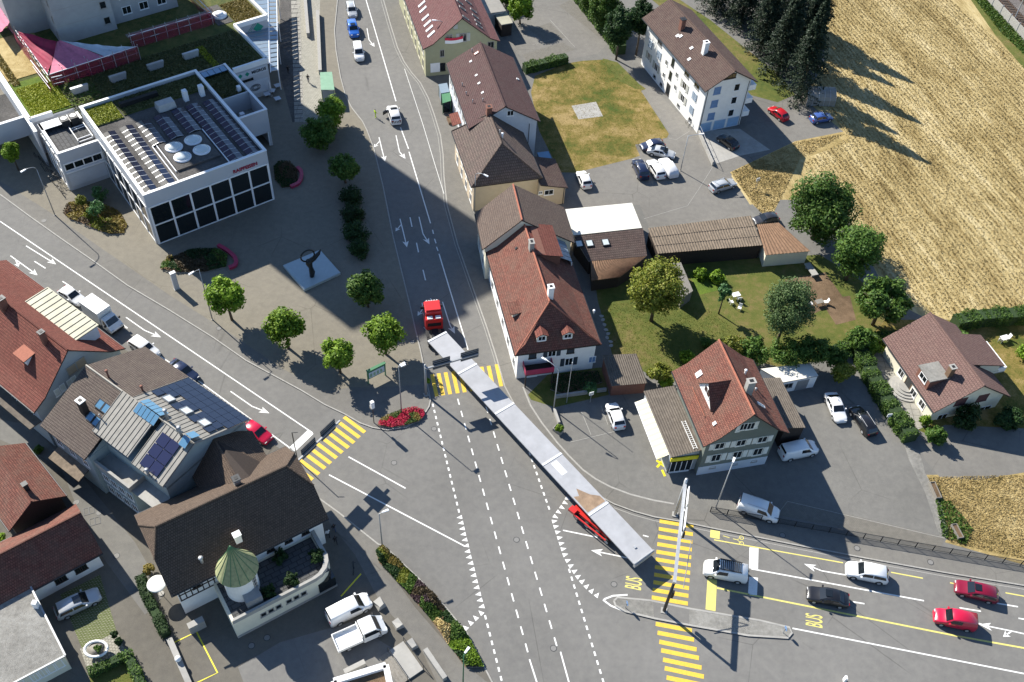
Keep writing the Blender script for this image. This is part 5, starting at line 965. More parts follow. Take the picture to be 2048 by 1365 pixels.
# right wing between bank and shop
rw = emp('bank_side_wing', BT @ V((-7.5, 12.3, 0)), BA, 'low white side wing with planted roof and glass strip, right of the bank', 'building')
mb = MB()
for b in ((-7.5, 7.6, 2.6, 2.9), (7.3, 7.6, -2.9, 2.6), (-7.5, -7.2, -2.9, 2.6)): mb.box(*b, 2.8 if b[0] > 7 else 0, 7.0)
mb.build('wall', mt('bank_wall'), rw); MB().box(-7.2, 1.6, -2.9, 2.6, 6.2, 6.4).build('roof_deck', mt('sedum'), rw); MB().box(1.6, 7.3, -2.9, 2.6, 3.6, 3.8).build('deck', mt('slabs'), rw); MB().box(1.5, 1.7, -2.9, 2.6, 3.8, 7.0).build('screen_wall', mt('bank_wall'), rw)
MB().box(-7.5, 7.65, 2.55, 2.95, 7.0, 7.07).build('parapet_cap', mt('white_trim'), rw); MB().box(7.25, 7.65, -2.9, 2.55, 7.0, 7.07).build('parapet_cap', mt('white_trim'), rw); MB().box(7.25, 7.5, 2.4, 2.65, 0, 2.8).build('pillar', mt('white_trim'), rw)
for k in range(5): MB().box(-7.1, -5.6, -2.7 + k * 1.05, -1.75 + k * 1.05, 6.9, 6.98).build('glass_panel', mt('glass_blue'), rw)
MB().box(4.2, 4.9, -.5, .2, 3.8, 5.6).build('vent_shaft', mt('white_metal'), rw); MB().box(-.2, .4, 1.4, 2.0, 6.4, 7.4).build('vent_shaft', mt('white_metal'), rw)
# shopping centre podium with green roof
pod = emp('shopping_centre', BT @ V((-30, 3, 0)), BA, 'shopping centre podium with planted green roof, white parapets and shop signs', 'shopping centre')
pz = 6.4; foot = [(17, 12.6), (17, 18.7), (4.8, 18.6), (4.8, 24.8), (-30, 24.8), (-30, -19), (13, -19), (13, -6.5), (17.6, -6.5), (17.6, 12.6)]
MB().prism(foot, 0, pz - .3).build('wall', mt('bank_wall'), pod); MB().prism([(x, y) for x, y in foot], pz - .3, pz - .05, 0, 1).build('green_roof', [mt('sedum'), mt('white_trim')], pod)
for (a, b) in (((17, 12.6), (17, 18.7)), ((17, 18.7), (4.8, 18.7)), ((4.8, 18.6), (4.8, 24.8)), ((4.8, 24.8), (-30, 24.8)), ((-30, -19), (13.3, -19)), ((13, -19), (13, -15.6))):
    d = (V((*b, 0)) - V((*a, 0))).normalized(); s_ = V((-d.y, d.x, 0)) * .22; e0, e1 = V((*a, pz - .3)), V((*b, pz - .3)); u_ = V((0, 0, .85)); MB().hexa([e0 - s_, e1 - s_, e1 + s_, e0 + s_, e0 - s_ + u_, e1 - s_ + u_, e1 + s_ + u_, e0 + s_ + u_]).build('parapet', mt('white_trim'), pod)
for x0, x1, y0, y1 in ((2, 12.8, -18.6, -7.5), (7.2, 16.3, 10.2, 11.6)): MB().box(x0, x1, y0, y1, pz - .05, pz + .04).build('sedum_patch', mt('turf'), pod)
MB().box(-12, 1.0, -18.6, -10.5, pz - .05, pz + .04).build('sedum_patch', mt('drygrass'), pod); MB().box(-3, 4, 19.5, 24, pz - .05, pz + .04).build('sedum_patch', mt('drygrass'), pod); MB().box(-3.5, 3.0, 16.5, 19.3, pz - .05, pz + .03).build('gravel_patch', mt('gravel_dark'), pod)
for y in (-10, -3.8, 2.5, 8.6): o = MB().hexa([(9.2, y - 1.3, pz), (10.0, y - 1.1, pz), (10.0, y + 1.1, pz), (9.2, y + 1.3, pz), (9.4, y - 1.4, pz + 1.1), (9.9, y - 1.4, pz + 1.1), (9.9, y + 1.4, pz + 1.1), (9.4, y + 1.4, pz + 1.1)]).build('air_duct', mt('galv'), pod)
o = MB().cyl((.2, 18, pz), 1.3, .3, 24).build('round_vent', mt('white_trim'), pod, True); MB().cyl((.2, 18, pz + .3), .75, .35, 20).build('vent_hood', mt('white_metal'), o, True)
T = RotT(((0, 1, 0), (1, 0, 0), (0, 0, 1)), (17.0, 15.6, 0))
MB(T).box(-2.6, 2.9, 0, .08, 4.6, 5.7).build('sign_band', mt('pale_wall'), pod)
dia = MB().poly([(-.42, 0, 0), (0, 0, -.42), (.42, 0, 0), (0, 0, .42)][::-1]).mesh('diamond_logo', mt('leaf_logo'))
for a in (-2.0, -.75): o = link('diamond_logo', dia, pod); o.matrix_local = T @ Matrix.Translation((a, .1, 5.15))
o = link('lettering', text_mesh('lettering', 'MIGROS', .72, 'dark_metal', .03, .02), pod); o.matrix_local = RotT(((0, 1, 0), (0, 0, 1), (1, 0, 0)), (17.1, 15.6 + 1.35, 5.15))
MB(T).box(-2.9, 2.8, 0, .06, 1.0, 3.4).build('poster', mt('pale_wall'), pod)
for k in range(3):
    MB(T).tube([(.3 + .9 * math.cos(t_ * .5) * (1 - .25 * k), .09, 2.2 + .6 * math.sin(t_ * .5) * (1 - .25 * k)) for t_ in range(13)], .05, 4).build('poster_script', mt('dark_metal'), pod)
MB(T).box(-2.4, .2, 0, .05, 3.7, 4.2).build('fanlight', mt('glass'), pod)
T2 = RotT(((0, 1, 0), (1, 0, 0), (0, 0, 1)), (4.85, 21.7, 0))
o = MB(T2 @ Matrix.Translation((1.2, .03, 5.0))).poly([(-1.0, 0, 0), (0, 0, -.95), (1.0, 0, 0), (0, 0, .95)][::-1]).build('diamond_logo', mt('leaf_logo'), pod)
for k in range(2):
    s_ = 1.15 + .2 * k; mb = MB(T2 @ Matrix.Translation((.85 - .2 * k, .03, 4.85))); mb.tube([(0, 0, s_), (-s_, 0, 0), (0, 0, -s_)], .05, 4); mb.build('logo_outline', mt('leaf_logo'), pod)
# glass canopies beside the podium
cn = emp('glass_canopy', at(545, 70, 0), 0, 'long blue-grey glass and metal canopy along the promenade', 'canopy')
def canopy(pts, n, along):
    p = [at(*q) - V((cn.location.x, cn.location.y, 0)) for q in pts]; s0, s1 = (p[0], p[1]), (p[3], p[2])
    for k in range(n):
        f0, f1 = k / n, (k + 1) / n - .012
        f = [p[0].lerp(p[3], f0), p[0].lerp(p[3], f1), p[1].lerp(p[2], f1), p[1].lerp(p[2], f0)]
        f = f if (f[1] - f[0]).cross(f[2] - f[0]).z > 0 else f[::-1]
        solid([[tuple(v) for v in f]], .08).build('canopy_panel', [mt('canopy'), mt('galv')], cn)
    MB().tube([p[1], p[2]], .08).tube([p[0], p[3]], .08).build('canopy_beam', mt('white_metal'), cn)
canopy([(536, -25, 4.2), (553, -25, 4.0), (556, 142, 4.0), (541, 145, 4.2)], 20, 1); canopy([(536, -25, 4.3), (500, -20, 4.8), (462, 60, 4.9), (537, 52, 4.3)], 9, 1); canopy([(537, 55, 4.3), (470, 66, 4.9), (532, 128, 4.9), (539, 128, 4.3)], 9, 1)
for y in (0, 45, 90, 140): p = at(556, y, 4.0); MB().tube([(p.x - cn.location.x, p.y - cn.location.y, 0), (p.x - cn.location.x, p.y - cn.location.y, 4.0)], .09).build('canopy_post', mt('white_metal'), cn)
# high-rise with scaffolding and red netting
tw = emp('tower_block', BT @ V((-42, 5, 0)), BA, 'tall grey concrete tower block rising out of the shopping centre', 'tower')
ht = 63
MB().box(-8, 7.0, -9.8, -.3, 5, ht).box(-8, 5.5, -.3, 11.3, 5, ht).box(-8, 1.0, -15.5, -9.8, 5, ht).build('wall', mt('tower_wall'), tw)
T = RotT(((0, 1, 0), (1, 0, 0), (0, 0, 1)), (7.0, 0, 0)); Tb = RotT(((0, 1, 0), (1, 0, 0), (0, 0, 1)), (5.5, 0, 0)); Tl = RotT(((1, 0, 0), (0, -1, 0), (0, 0, 1)), (0, -9.8, 0))
for k in range(-1, 18):
    z_ = 11.2 + 2.85 * k
    window(tw, T @ Matrix.Translation((-1.6, 0, z_)), 1.1, 1.3, 'glass', 'concrete', None, 0)
    if k < 8:
        for y in (2.4, 5.4, 8.6): window(tw, Tb @ Matrix.Translation((y, 0, z_)), 1.6, 1.4, 'glass', 'white_trim', None, 1)
        window(tw, Tl @ Matrix.Translation((6.0, 0, z_ - .6)), .5, 1.1, 'glass', 'concrete', None, 0)
        MB(T).box(-9.8, -.3, 0, .012, z_ + 1.2, z_ + 1.25).build('slab_joint', mt('concrete'), tw)
MB(T).box(-5.8, -4.6, 0, .03, 18.3, 19.4).build('green_mark', mt('leaf_logo'), tw)
_m, _t, _b, _N, _L = _nodes('net'); _b.inputs['Base Color'].default_value = (.30, .012, .055, 1); _b.inputs['Roughness'].default_value = .9
_tr = _N('BsdfTransparent'); _mx = _N('MixShader', i_0=.5); _L(_b.outputs[0], _mx.inputs[1]); _L(_tr.outputs[0], _mx.inputs[2]); _L(_mx.outputs[0], _t.nodes['Material Output'].inputs[0])
sc_ = emp('scaffold', BT @ V((-30, 3, 0)), BA, 'scaffold with crumpled red safety netting around the tower foot', 'scaffold')
def cloth(name, A_, B_, C_, D__, mat, nu=14, nv=6, fold=.16, sag=0, seed=1, parent=sc_):
    rnd = random.Random(seed); A_, B_, C_, D__ = map(V, (A_, B_, C_, D__)); n_ = (B_ - A_).cross(D__ - A_).normalized(); mb = MB(); ph = [rnd.uniform(0, 6.28) for _ in range(6)]
    def P(i, j):
        f, h = i / nu, j / nv; p = A_.lerp(B_, f).lerp(D__.lerp(C_, f), h)
        w_ = math.sin(f * 17 + ph[0]) * .5 + math.sin(f * 31 + h * 5 + ph[1]) * .35 + math.sin(h * 11 + f * 4 + ph[2]) * .4
        return p + n_ * fold * w_ - V((0, 0, sag * math.sin(math.pi * f) * math.sin(math.pi * max(h, .1))))
    ix = [[mb._a([P(i, j)]) for i in range(nu + 1)] for j in range(nv + 1)]
    for j in range(nv):
        for i in range(nu): mb.f.append((ix[j][i], ix[j][i + 1], ix[j + 1][i + 1], ix[j + 1][i])); mb.m.append(0)
    return mb.build(name, mt(mat), parent, True)
pz2 = pz
cloth('safety_net', (6.3, -13.2, pz2), (5.9, 1.4, pz2), (5.8, 1.4, pz2 + 2.4), (6.2, -13.2, pz2 + 2.4), 'net', 24, 6, .14, 0, 1)
cloth('safety_net', (2.2, 1.4, pz2), (2.2, 16.2, pz2), (2.1, 16.2, pz2 + 2.6), (2.1, 1.4, pz2 + 2.6), 'net', 24, 6, .14, 0, 2)
cloth('safety_net', (8.2, -13.9, pz2), (-20, -13.6, pz2), (-20, -13.6, pz2 + 2.6), (7.0, -13.9, pz2 + 2.0), 'net', 40, 8, .2, .2, 3)
cloth('safety_net', (2.2, 16.2, pz2), (-9, 15.8, pz2), (-9, 15.8, pz2 + 3), (2.2, 16.2, pz2 + 2.6), 'net', 18, 6, .2, .2, 4)
cloth('tarpaulin', (6.0, -13.0, 8.7), (5.8, -4.0, 8.7), (-1.4, -8.6, 9.3), (-1.5, -9.0, 9.3), 'pink_net', 14, 8, .12, .35, 5); cloth('tarpaulin', (5.8, -13.3, 8.7), (-1.5, -9.0, 9.2), (-8.0, -13.2, 9.0), (-7.5, -13.6, 8.7), 'red_net', 14, 8, .25, .5, 6)
cloth('tarpaulin', (5.9, -4.0, 8.7), (5.7, 1.2, 8.7), (4.0, -2.0, 9.0), (-1.3, -8.4, 9.3), 'screen', 10, 5, .15, .3, 7)
cloth('tarpaulin', (-9.0, -15.9, 9.0), (-12.3, -12.6, 9.2), (-20, -12.6, 10.5), (-19, -16, 9.2), 'pink_net', 14, 8, .12, .3, 8)
for x0, y0, x1, y1 in ((6.2, -13.1, 5.7, 1.3), (7.2, -13.1, 7.4, -11.5), (2.1, 1.4, 2.1, 16.1), (6.3, -13.3, -9, -13.4), (.8, -14.2, 8.2, -14.0), (2.3, 16.0, -8, 15.8)): MB().tube([(x0, y0, 8.75), (x1, y1, 8.75)], .07).build('guard_rail', mt('white_trim'), sc_); MB().tube([(x0, y0, 7.6), (x1, y1, 7.6)], .05).build('guard_rail', mt('galv'), sc_)
for i in range(8):
    MB().tube([(6.1, -13 + 2.05 * i, pz), (6.1, -13 + 2.05 * i, 9.4)], .05).build('standard', mt('galv'), sc_); MB().tube([(4.4, -13 + 2.05 * i, pz), (4.4, -13 + 2.05 * i, 9.0)], .05).build('standard', mt('galv'), sc_)
    MB().tube([(2.2, 1.6 + 2.05 * i, pz), (2.2, 1.6 + 2.05 * i, 9.4)], .05).build('standard', mt('galv'), sc_); MB().tube([(-13.6 + 2.4 * i, -13.5, pz), (-13.6 + 2.4 * i, -13.5, 9.6)], .05).build('standard', mt('galv'), sc_)
for x0, y0, y1 in ((4.6, -9, 1.2), (.8, 1.4, 15.8)): MB().box(x0 - .6, x0 + .6, y0, y1, 8.0, 8.06).build('deck_board', mt('grey_wood'), sc_)
# walled yard left of the wing
cy = emp('yard_wall', BT @ V((-22, -16, 0)), BA, 'white-capped wall around the delivery yard at the left edge', 'wall')
MB().box(-9, 8.2, -.4, -.1, 0, 6.5).build('wall', mt('bank_wall'), cy); MB().box(-9, 8.3, -.5, 0, 6.5, 6.6).build('wall_cap', mt('white_trim'), cy); MB().box(3.4, 3.7, -9, -.4, 3.2, 6.5).build('wall', mt('bank_wall'), cy); MB().box(3.3, 3.8, -9, -.4, 6.5, 6.6).build('wall_cap', mt('white_trim'), cy); MB().box(-9, 3.4, -9, -.4, 3.1, 3.3).build('roof_deck', mt('gravel_dark'), cy)
for k in range(2):
    p = at(42 + 9 * k, 270 - 2 * k, GZ); b = emp('waste_container', p, BA, ('left' if k == 0 else 'right') + ' one of two grey wheeled bins by the yard wall', 'waste bin', 'wheeled bins by the yard wall'); MB().hexa([(-.5, -.45, .1), (.5, -.45, .1), (.5, .45, .1), (-.5, .45, .1), (-.6, -.55, 1.1), (.6, -.55, 1.1), (.6, .55, 1.1), (-.6, .55, 1.1)]).build('body', mt('grey_metal'), b); MB().box(-.63, .63, -.58, .58, 1.1, 1.18).build('lid', mt('galv'), b)
# cafe furniture under the shop front
tb = emp('cafe_table', at(545, 188, GZ), 0, 'light cafe table nearest the closed parasol', 'table', 'cafe tables by the shop'); MB().box(-.5, .5, -.5, .5, .70, .74).build('tabletop', mt('pale_wall'), tb); MB().cyl((0, 0, 0), .05, .7, 8).build('leg', mt('dark_metal'), tb)
for q, lb in (((556, 178), 'cafe table next to the promenade rail'), ((535, 195), 'cafe table against the poster wall'), ((556, 204), 'cafe table at the corner of the side wing')): c = copy_tree(tb); c.location = at(*q, GZ); c.rotation_euler.z = .6; tag(c, lb)
ps = emp('parasol', at(542, 192, GZ), 0, 'closed pale parasol standing among the cafe tables', 'parasol'); MB().cyl((0, 0, 0), .03, 3.2, 8).build('pole', mt('galv'), ps); MB().lathe((0, 0, 1.0), [(.05, 0), (.22, .4), (.15, 1.4), (.04, 2.2)], 10).build('canopy', mt('cover'), ps, True); MB().cyl((0, 0, 0), .3, .08, 12).build('base', mt('concrete'), ps)
# ------------------------------------------------------------------ vehicles
SPEC = dict(   # length, half width, belt, wheel r, stations (fraction, top), windscreen base / roof front / roof rear / rear glass base
    hatch=(4.1, .87, .93, .31, [(0, .58), (.03, .70), (.11, .80), (.27, .94), (.44, 1.40), (.6, 1.48), (.84, 1.40), (.95, 1.0), (1, .84)], 3, 4, 6, 7),
    sedan=(4.65, .91, .92, .32, [(0, .58), (.03, .70), (.11, .79), (.29, .92), (.44, 1.37), (.58, 1.43), (.73, 1.35), (.88, 1.02), (.97, .96), (1, .80)], 3, 4, 6, 7),
    wagon=(4.7, .91, .94, .32, [(0, .58), (.03, .71), (.11, .80), (.27, .94), (.41, 1.40), (.58, 1.48), (.90, 1.42), (.97, 1.02), (1, .85)], 3, 4, 6, 7),
    suv=(4.7, .96, 1.10, .36, [(0, .72), (.03, .88), (.10, .99), (.26, 1.10), (.38, 1.62), (.55, 1.72), (.90, 1.66), (.97, 1.15), (1, .95)], 3, 4, 6, 7),
    van=(4.95, .96, 1.22, .34, [(0, .75), (.03, .98), (.10, 1.10), (.19, 1.22), (.32, 1.86), (.5, 1.96), (.96, 1.93), (.99, 1.3), (1, 1.0)], 3, 4, 6, 7),
    caddy=(4.5, .90, 1.10, .32, [(0, .68), (.03, .86), (.12, .98), (.25, 1.08), (.37, 1.74), (.5, 1.83), (.95, 1.80), (.99, 1.2), (1, .95)], 3, 4, 6, 7))
def carmesh(ty, col):
    key = ('car', ty, col)
    if key in CACHE: return CACHE[key]
    l, w_, zb, wr_, st, a0, a1, r0, r1 = SPEC[ty]; rings = []; z0 = .24
    for f, zt in st:
        pf = 1 - .26 * max(0, 1 - f / .1) ** 2 - .18 * max(0, (f - .92) / .08) ** 2; W = w_ * pf; x = l / 2 - f * l
        if zt < zb + .04: h = [(.86 * W, z0), (W, z0 + .1), (W, z0 + .55 * (zt - z0)), (.985 * W, zt - .12), (.93 * W, zt - .03), (.80 * W, zt), (0, zt + .03)]
        else:
            k = min(1, (zt - zb) / .35); rw = W * (.96 - .14 * k)
            h = [(.86 * W, z0), (W, z0 + .1), (W, z0 + .55 * (zb - z0)), (.985 * W, zb), (rw, zt - .06), (rw - .09, zt), (0, zt + .03)]
        rings.append((x, h))
    mb = MB(); idx = []
    for x, h in rings: pts = [(x, y, z) for y, z in h] + [(x, -y, z) for y, z in reversed(h[:-1])]; idx.append(mb._a(pts))
    n = 13
    for a, b in zip(idx, idx[1:]):
        for k in range(n): k2 = (k + 1) % n; mb.f.append((a + k, b + k, b + k2, a + k2)); mb.m.append(1 if k == n - 1 or k in (0, n - 2) else 0)
    mb.f.append(tuple(idx[0] + k for k in range(n))); mb.m.append(0); mb.f.append(tuple(idx[-1] + k for k in range(n - 1, -1, -1))); mb.m.append(0)
    fx = [l / 2 * .63, -l / 2 * .60]
    for x in fx:           # dark wheel arches
        for s in (-1, 1):
            arc = [(x + (wr_ + .07) * math.cos(rad(a)), s * (w_ + .006), wr_ + (wr_ + .07) * math.sin(rad(a))) for a in range(-20, 201, 22)]
            mb.poly(arc if s < 0 else arc[::-1], 1)
    body = mb.mesh('body', [mt('car_' + col), mt('black')], True, False)
    for p in body.polygons:
        if len(p.vertices) > 8: p.use_smooth = False
    R3 = lambda i, k, s: V((rings[i][0], s * rings[i][1][k][0], rings[i][1][k][1]))
    wins = []
    def quad(A, B, C, D_, off):
        n_ = (B - A).cross(D_ - A).normalized(); c = (A + B + C + D_) / 4
        if n_.dot(c - V((0, 0, .7))) < 0: n_ = -n_
        q = [p + n_ * off for p in (A, B, C, D_)]; m = MB(); o_ = [p - n_ * .03 for p in q]
        if (q[1] - q[0]).cross(q[2] - q[0]).dot(n_) < 0: q.reverse(); o_.reverse()
        m.poly(q)
        for k in range(4): m.poly([o_[k], o_[(k + 1) % 4], q[(k + 1) % 4], q[k]])
        return m.mesh('glass', mt('glass_car'), False, False)
    def fb(i0, i1, lo, hi, nm):
        A, B, C, E = R3(i0, 5, 1), R3(i0, 5, -1), R3(i1, 5, -1), R3(i1, 5, 1)
        A2, B2, E2, C2 = A.lerp(E, lo), B.lerp(C, lo), A.lerp(E, hi), B.lerp(C, hi); wins.append((nm, quad(A2, B2, C2, E2, .045)))
    fb(a0, a1, .03, .98, 'windscreen')
    if col != 'cover': fb(r1, r0, .15 if ty not in ('van', 'caddy') else .4, .92, 'rear_window')
    def sp(x, t, s):
        for (xa, ha), (xb, hb) in zip(rings, rings[1:]):
            if xb <= x <= xa:
                f = (xa - x) / (xa - xb); p = [ha[k][0] + (hb[k][0] - ha[k][0]) * f for k in (3, 4)]; z = [ha[k][1] + (hb[k][1] - ha[k][1]) * f for k in (3, 4)]
                return V((x, s * (p[0] + (p[1] - p[0]) * t), z[0] + (z[1] - z[0]) * t))
    xa0, xa1, xr0, xr1 = rings[a0][0], rings[a1][0], rings[r0][0], rings[r1][0]; xm = (xa1 + xr0) / 2 + (.15 if ty != 'van' else .5)
    for s in (-1, 1):
        wins.append(('side_window', quad(sp(xa0 + (xa1 - xa0) * .5, .12, s), sp(xm + .05, .12, s), sp(xm + .05, .86, s), sp(xa1 - .05, .86, s), .022)))
        if ty == 'van' or (ty == 'caddy' and col in ('red', 'magenta')): continue
        xe = xr0 + (xr1 - xr0) * .35 if ty != 'caddy' else xr0 + .3
        wins.append(('side_window', quad(sp(xm - .05, .12, s), sp(xe, .14, s), sp(xr0 + .05, .86, s), sp(xm - .05, .86, s), .022)))
    CACHE[key] = (body, wins, fx, rings); return CACHE[key]
def wheelmesh(r, wd=.2):
    key = ('wheel', r, wd)
    if key not in CACHE:
        T = Matrix.Rotation(math.pi / 2, 4, 'X'); CACHE[key] = (MB(T).lathe((0, 0, -wd / 2), [(r * .7, 0), (r * .96, .02), (r, .05), (r, wd - .05), (r * .96, wd - .02), (r * .7, wd)], 18).mesh('wheel', mt('rubber'), False, False), MB(T).lathe((0, 0, -wd / 2 - .005), [(r * .62, 0), (r * .62, wd + .01)], 14).mesh('rim', mt('galv'), False, False))
    return CACHE[key]
def wheels(root, pts, r, wd=.2):
    t_, m_ = wheelmesh(r, wd)
    for p in pts: o = link('wheel', t_, root); o.location = p; link('rim', m_, o)
def car(label, ty, col, c, nose, z=0.0, group='cars', cat='car', sc=1.0, roof=None, extra=None, name='car', zc=.7):
    p, q = at(*c, z + zc), at(*nose, z + zc); d = q - p; r = emp(name, (p.x, p.y, z), math.atan2(d.y, d.x), label, cat, group)
    body, wins, fx, rings = carmesh(ty, col); l, w_, zb, wr_ = SPEC[ty][:4]
    link('body', body, r)
    for nm, m in wins: link(nm, m, r)
    wheels(r, [(x, s * (w_ - .09), wr_) for x in fx for s in (-1, 1)], wr_)
    for s in (-1, 1):
        key = ('lamps', ty, s, col)
        if key not in CACHE:
            z1 = SPEC[ty][4][1][1]; CACHE[key] = (MB().box(l / 2 - .2, l / 2 - .02, s * w_ * .58 - .16, s * w_ * .58 + .16, z1 - .16, z1 - .02).mesh('headlight', mt('lamp_glass'), False, False), MB().box(-l / 2 - .01, -l / 2 + .16, s * w_ * .66 - .13, s * w_ * .66 + .13, zb - .25, zb - .02).mesh('tail_light', mt('lamp_red'), False, False), MB().box(rings[3][0] - .42, rings[3][0] - .24, min(s * w_, s * (w_ + .2)), max(s * w_, s * (w_ + .2)), zb, zb + .15).mesh('mirror', mt('car_' + col), False, False))
        for nm, m in zip(('headlight', 'tail_light', 'mirror'), CACHE[key]): link(nm, m, r)
    zt = max(t for _, t in SPEC[ty][4])
    if roof == 'sunroof': MB().box(-.3, .45, -.42, .42, zt + .01, zt + .045).build('sunroof', mt('glass_car'), r)
    if roof == 'rails':
        for s in (-1, 1): MB().tube([(.7, s * w_ * .66, zt + .06), (-1.5, s * w_ * .66, zt + .04)], .03, 5).build('roof_rail', mt('galv'), r)
    if roof == 'black': MB().box(-1.2, .6, -.62, .62, zt + .02, zt + .05).build('roof_glass', mt('glass_car'), r)
    if roof == 'rack':
        mb = MB(); mb.box(-1.6, .9, -.68, -.6, zt + .06, zt + .2).box(-1.6, .9, .6, .68, zt + .06, zt + .2); k = -1.5
        while k < .9: mb.box(k, k + .09, -.6, .6, zt + .1, zt + .16); k += .22
        mb.build('roof_rack', mt('dark_metal'), r)
        for s in (-1, 1): MB().tube([(1.0, s * .3, zt + .25), (1.0, s * .1, zt + .25)], .09, 8).build('roof_lamp', mt('dark_metal'), r)
    if extra: extra(r, zt)
    return r
GQ, GP, GR, GL = 'cars queueing at the lights', 'parked cars', 'cars waiting on the upper road', 'cars parked beside the left road'
car('silver estate car, last in the waiting row on the upper road', 'wagon', 'silver', (703, 19), (708, 40), group=GR, roof='rails'); car('bright blue car with dark sunroof waiting on the upper road', 'suv', 'blue', (706, 58), (712, 80), group=GR, roof='sunroof'); car('white van first in the waiting row on the upper road', 'caddy', 'white', (717, 105), (722, 130), group=GR, cat='van', name='van')
def police(r, zt):
    MB(RotT(((math.cos(2.2), math.sin(2.2), 0), (-math.sin(2.2), math.cos(2.2), 0), (0, 0, 1)), (1.05, .95, 0))).box(0, 1.05, -.03, .05, .45, 1.15).build('open_door', mt('car_dark'), r)
    MB().box(.0, .35, -.55, .55, 1.72, 1.9).build('light_bar', mt('dark_metal'), r)
    for k in range(6): MB().hexa([(-2.36, -.8 + .27 * k, .6), (-2.33, -.8 + .27 * k, .6), (-2.33, -.66 + .27 * k, .6), (-2.36, -.66 + .27 * k, .6), (-2.36, -.7 + .27 * k, 1.0), (-2.33, -.7 + .27 * k, 1.0), (-2.33, -.56 + .27 * k, 1.0), (-2.36, -.56 + .27 * k, 1.0)]).build('chevron', mt('dark_metal'), r)
car('white escort car with open door and striped rear blocking the upper road', 'suv', 'white', (788, 229), (782, 208), group=None, extra=police)
car('small white car parked alone at the edge of the lawn', 'hatch', 'white', (1168, 358), (1160, 340), GZ, GP); car('dark estate car, left of the white car on the gravel lot', 'suv', 'navy', (1281, 338), (1274, 322), GZ, GP, roof='rails'); car('white car between dark estate and covered car', 'wagon', 'white', (1312, 337), (1303, 322), GZ, GP); car('silver saloon with sunroof parked below the dark blue car', 'sedan', 'silver', (1323, 304), (1345, 309), GZ, GP, roof='sunroof'); car('dark blue car at the end of the lawn row', 'hatch', 'navy', (1305, 290), (1285, 293), GZ, GP)
cv = car('car under a pale fitted cover beside the white car', 'wagon', 'silver', (1337, 334), (1328, 320), GZ, GP)
car('silver estate car standing alone on the lot near the field', 'wagon', 'silver', (1446, 370), (1468, 363), GZ, GP, roof='rails'); car('black car in front of the blue garage doors', 'hatch', 'black', (1456, 283), (1441, 272), GZ, GP); car('red hatchback parked beside the apartment block', 'hatch', 'red', (1557, 226), (1543, 215), GZ, GP); car('blue car parked in spruce shade near the tent', 'hatch', 'skyblue', (1643, 235), (1665, 231), GZ, GP); car('dark car half hidden behind the rusty shed', 'hatch', 'dark', (1532, 438), (1514, 441), GZ, GP)
car('white hatchback on the bay beside the yellow awning', 'hatch', 'white', (1231, 831), (1222, 806), GZ, GP); car('white saloon parked next to the black car by the hedge', 'sedan', 'white', (1672, 814), (1684, 842), GZ, GP); car('black estate car parked along the hedge', 'wagon', 'black', (1727, 841), (1712, 818), GZ, GP, roof='rails'); car('pale blue-white van in the shade of the green house', 'van', 'white', (1597, 901), (1634, 893), GZ, GP, 'van', name='van'); car('white people carrier parked behind the fence', 'van', 'white', (1517, 1019), (1552, 1031), GZ, GP, 'van', roof='rails', name='van')
car('white van with black roof rack first at the lights', 'van', 'white', (1451, 1143), (1410, 1135), group=GQ, cat='van', roof='rack', name='van'); car('white off-road car behind the arrow in the right lane', 'suv', 'white', (1734, 1145), (1690, 1136), group=GQ); car('black saloon with glass roof in the middle lane', 'sedan', 'black', (1656, 1193), (1616, 1185), group=GQ, roof='sunroof'); car('dark red estate car near the right edge', 'wagon', 'wine', (1953, 1182), (1914, 1172), group=GQ, roof='sunroof'); car('bright red delivery van below the dark red car', 'caddy', 'magenta', (1910, 1239), (1869, 1230), group=GQ, cat='van', name='van')
car('white hatchback in front of the box truck', 'hatch', 'white', (143, 591), (165, 605), group=GL); car('white car half hidden by the brown roof edge', 'wagon', 'white', (288, 695), (312, 711), group=GL); car('dark car half hidden beside the solar panel roof', 'sedan', 'navy', (366, 742), (392, 760), group=GL); car('bright red car at the end of the solar panel roof', 'hatch', 'magenta', (514, 864), (538, 880), group=GL)
car('white panel van in the inn yard', 'van', 'white', (698, 1219), (738, 1199), GZ, GP, 'van', name='van', sc=1.1); car('silver estate car with sunroof in the farmhouse yard', 'wagon', 'silver', (155, 1206), (192, 1188), GZ, GP, roof='sunroof')
for ch in list(cv.children):
    if ch.name.split('.')[0] in ('windscreen', 'rear_window', 'side_window', 'mirror', 'headlight', 'tail_light', 'wheel'):
        for g_ in list(ch.children): D.objects.remove(g_)
        D.objects.remove(ch)
    else: ch.data = ch.data.copy(); ch.data.materials[0] = mt('cover'); ch.data.materials[1] = mt('cover'); ch.scale = (1.02, 1.04, 1.03); ch.name = 'fitted_cover'
def rig(name, label, c, nose, z=0, cat='truck', group=None, zc=.8):
    p, q = at(*c, z + zc), at(*nose, z + zc); d = q - p; return emp(name, (p.x, p.y, z), math.atan2(d.y, d.x), label, cat, group)
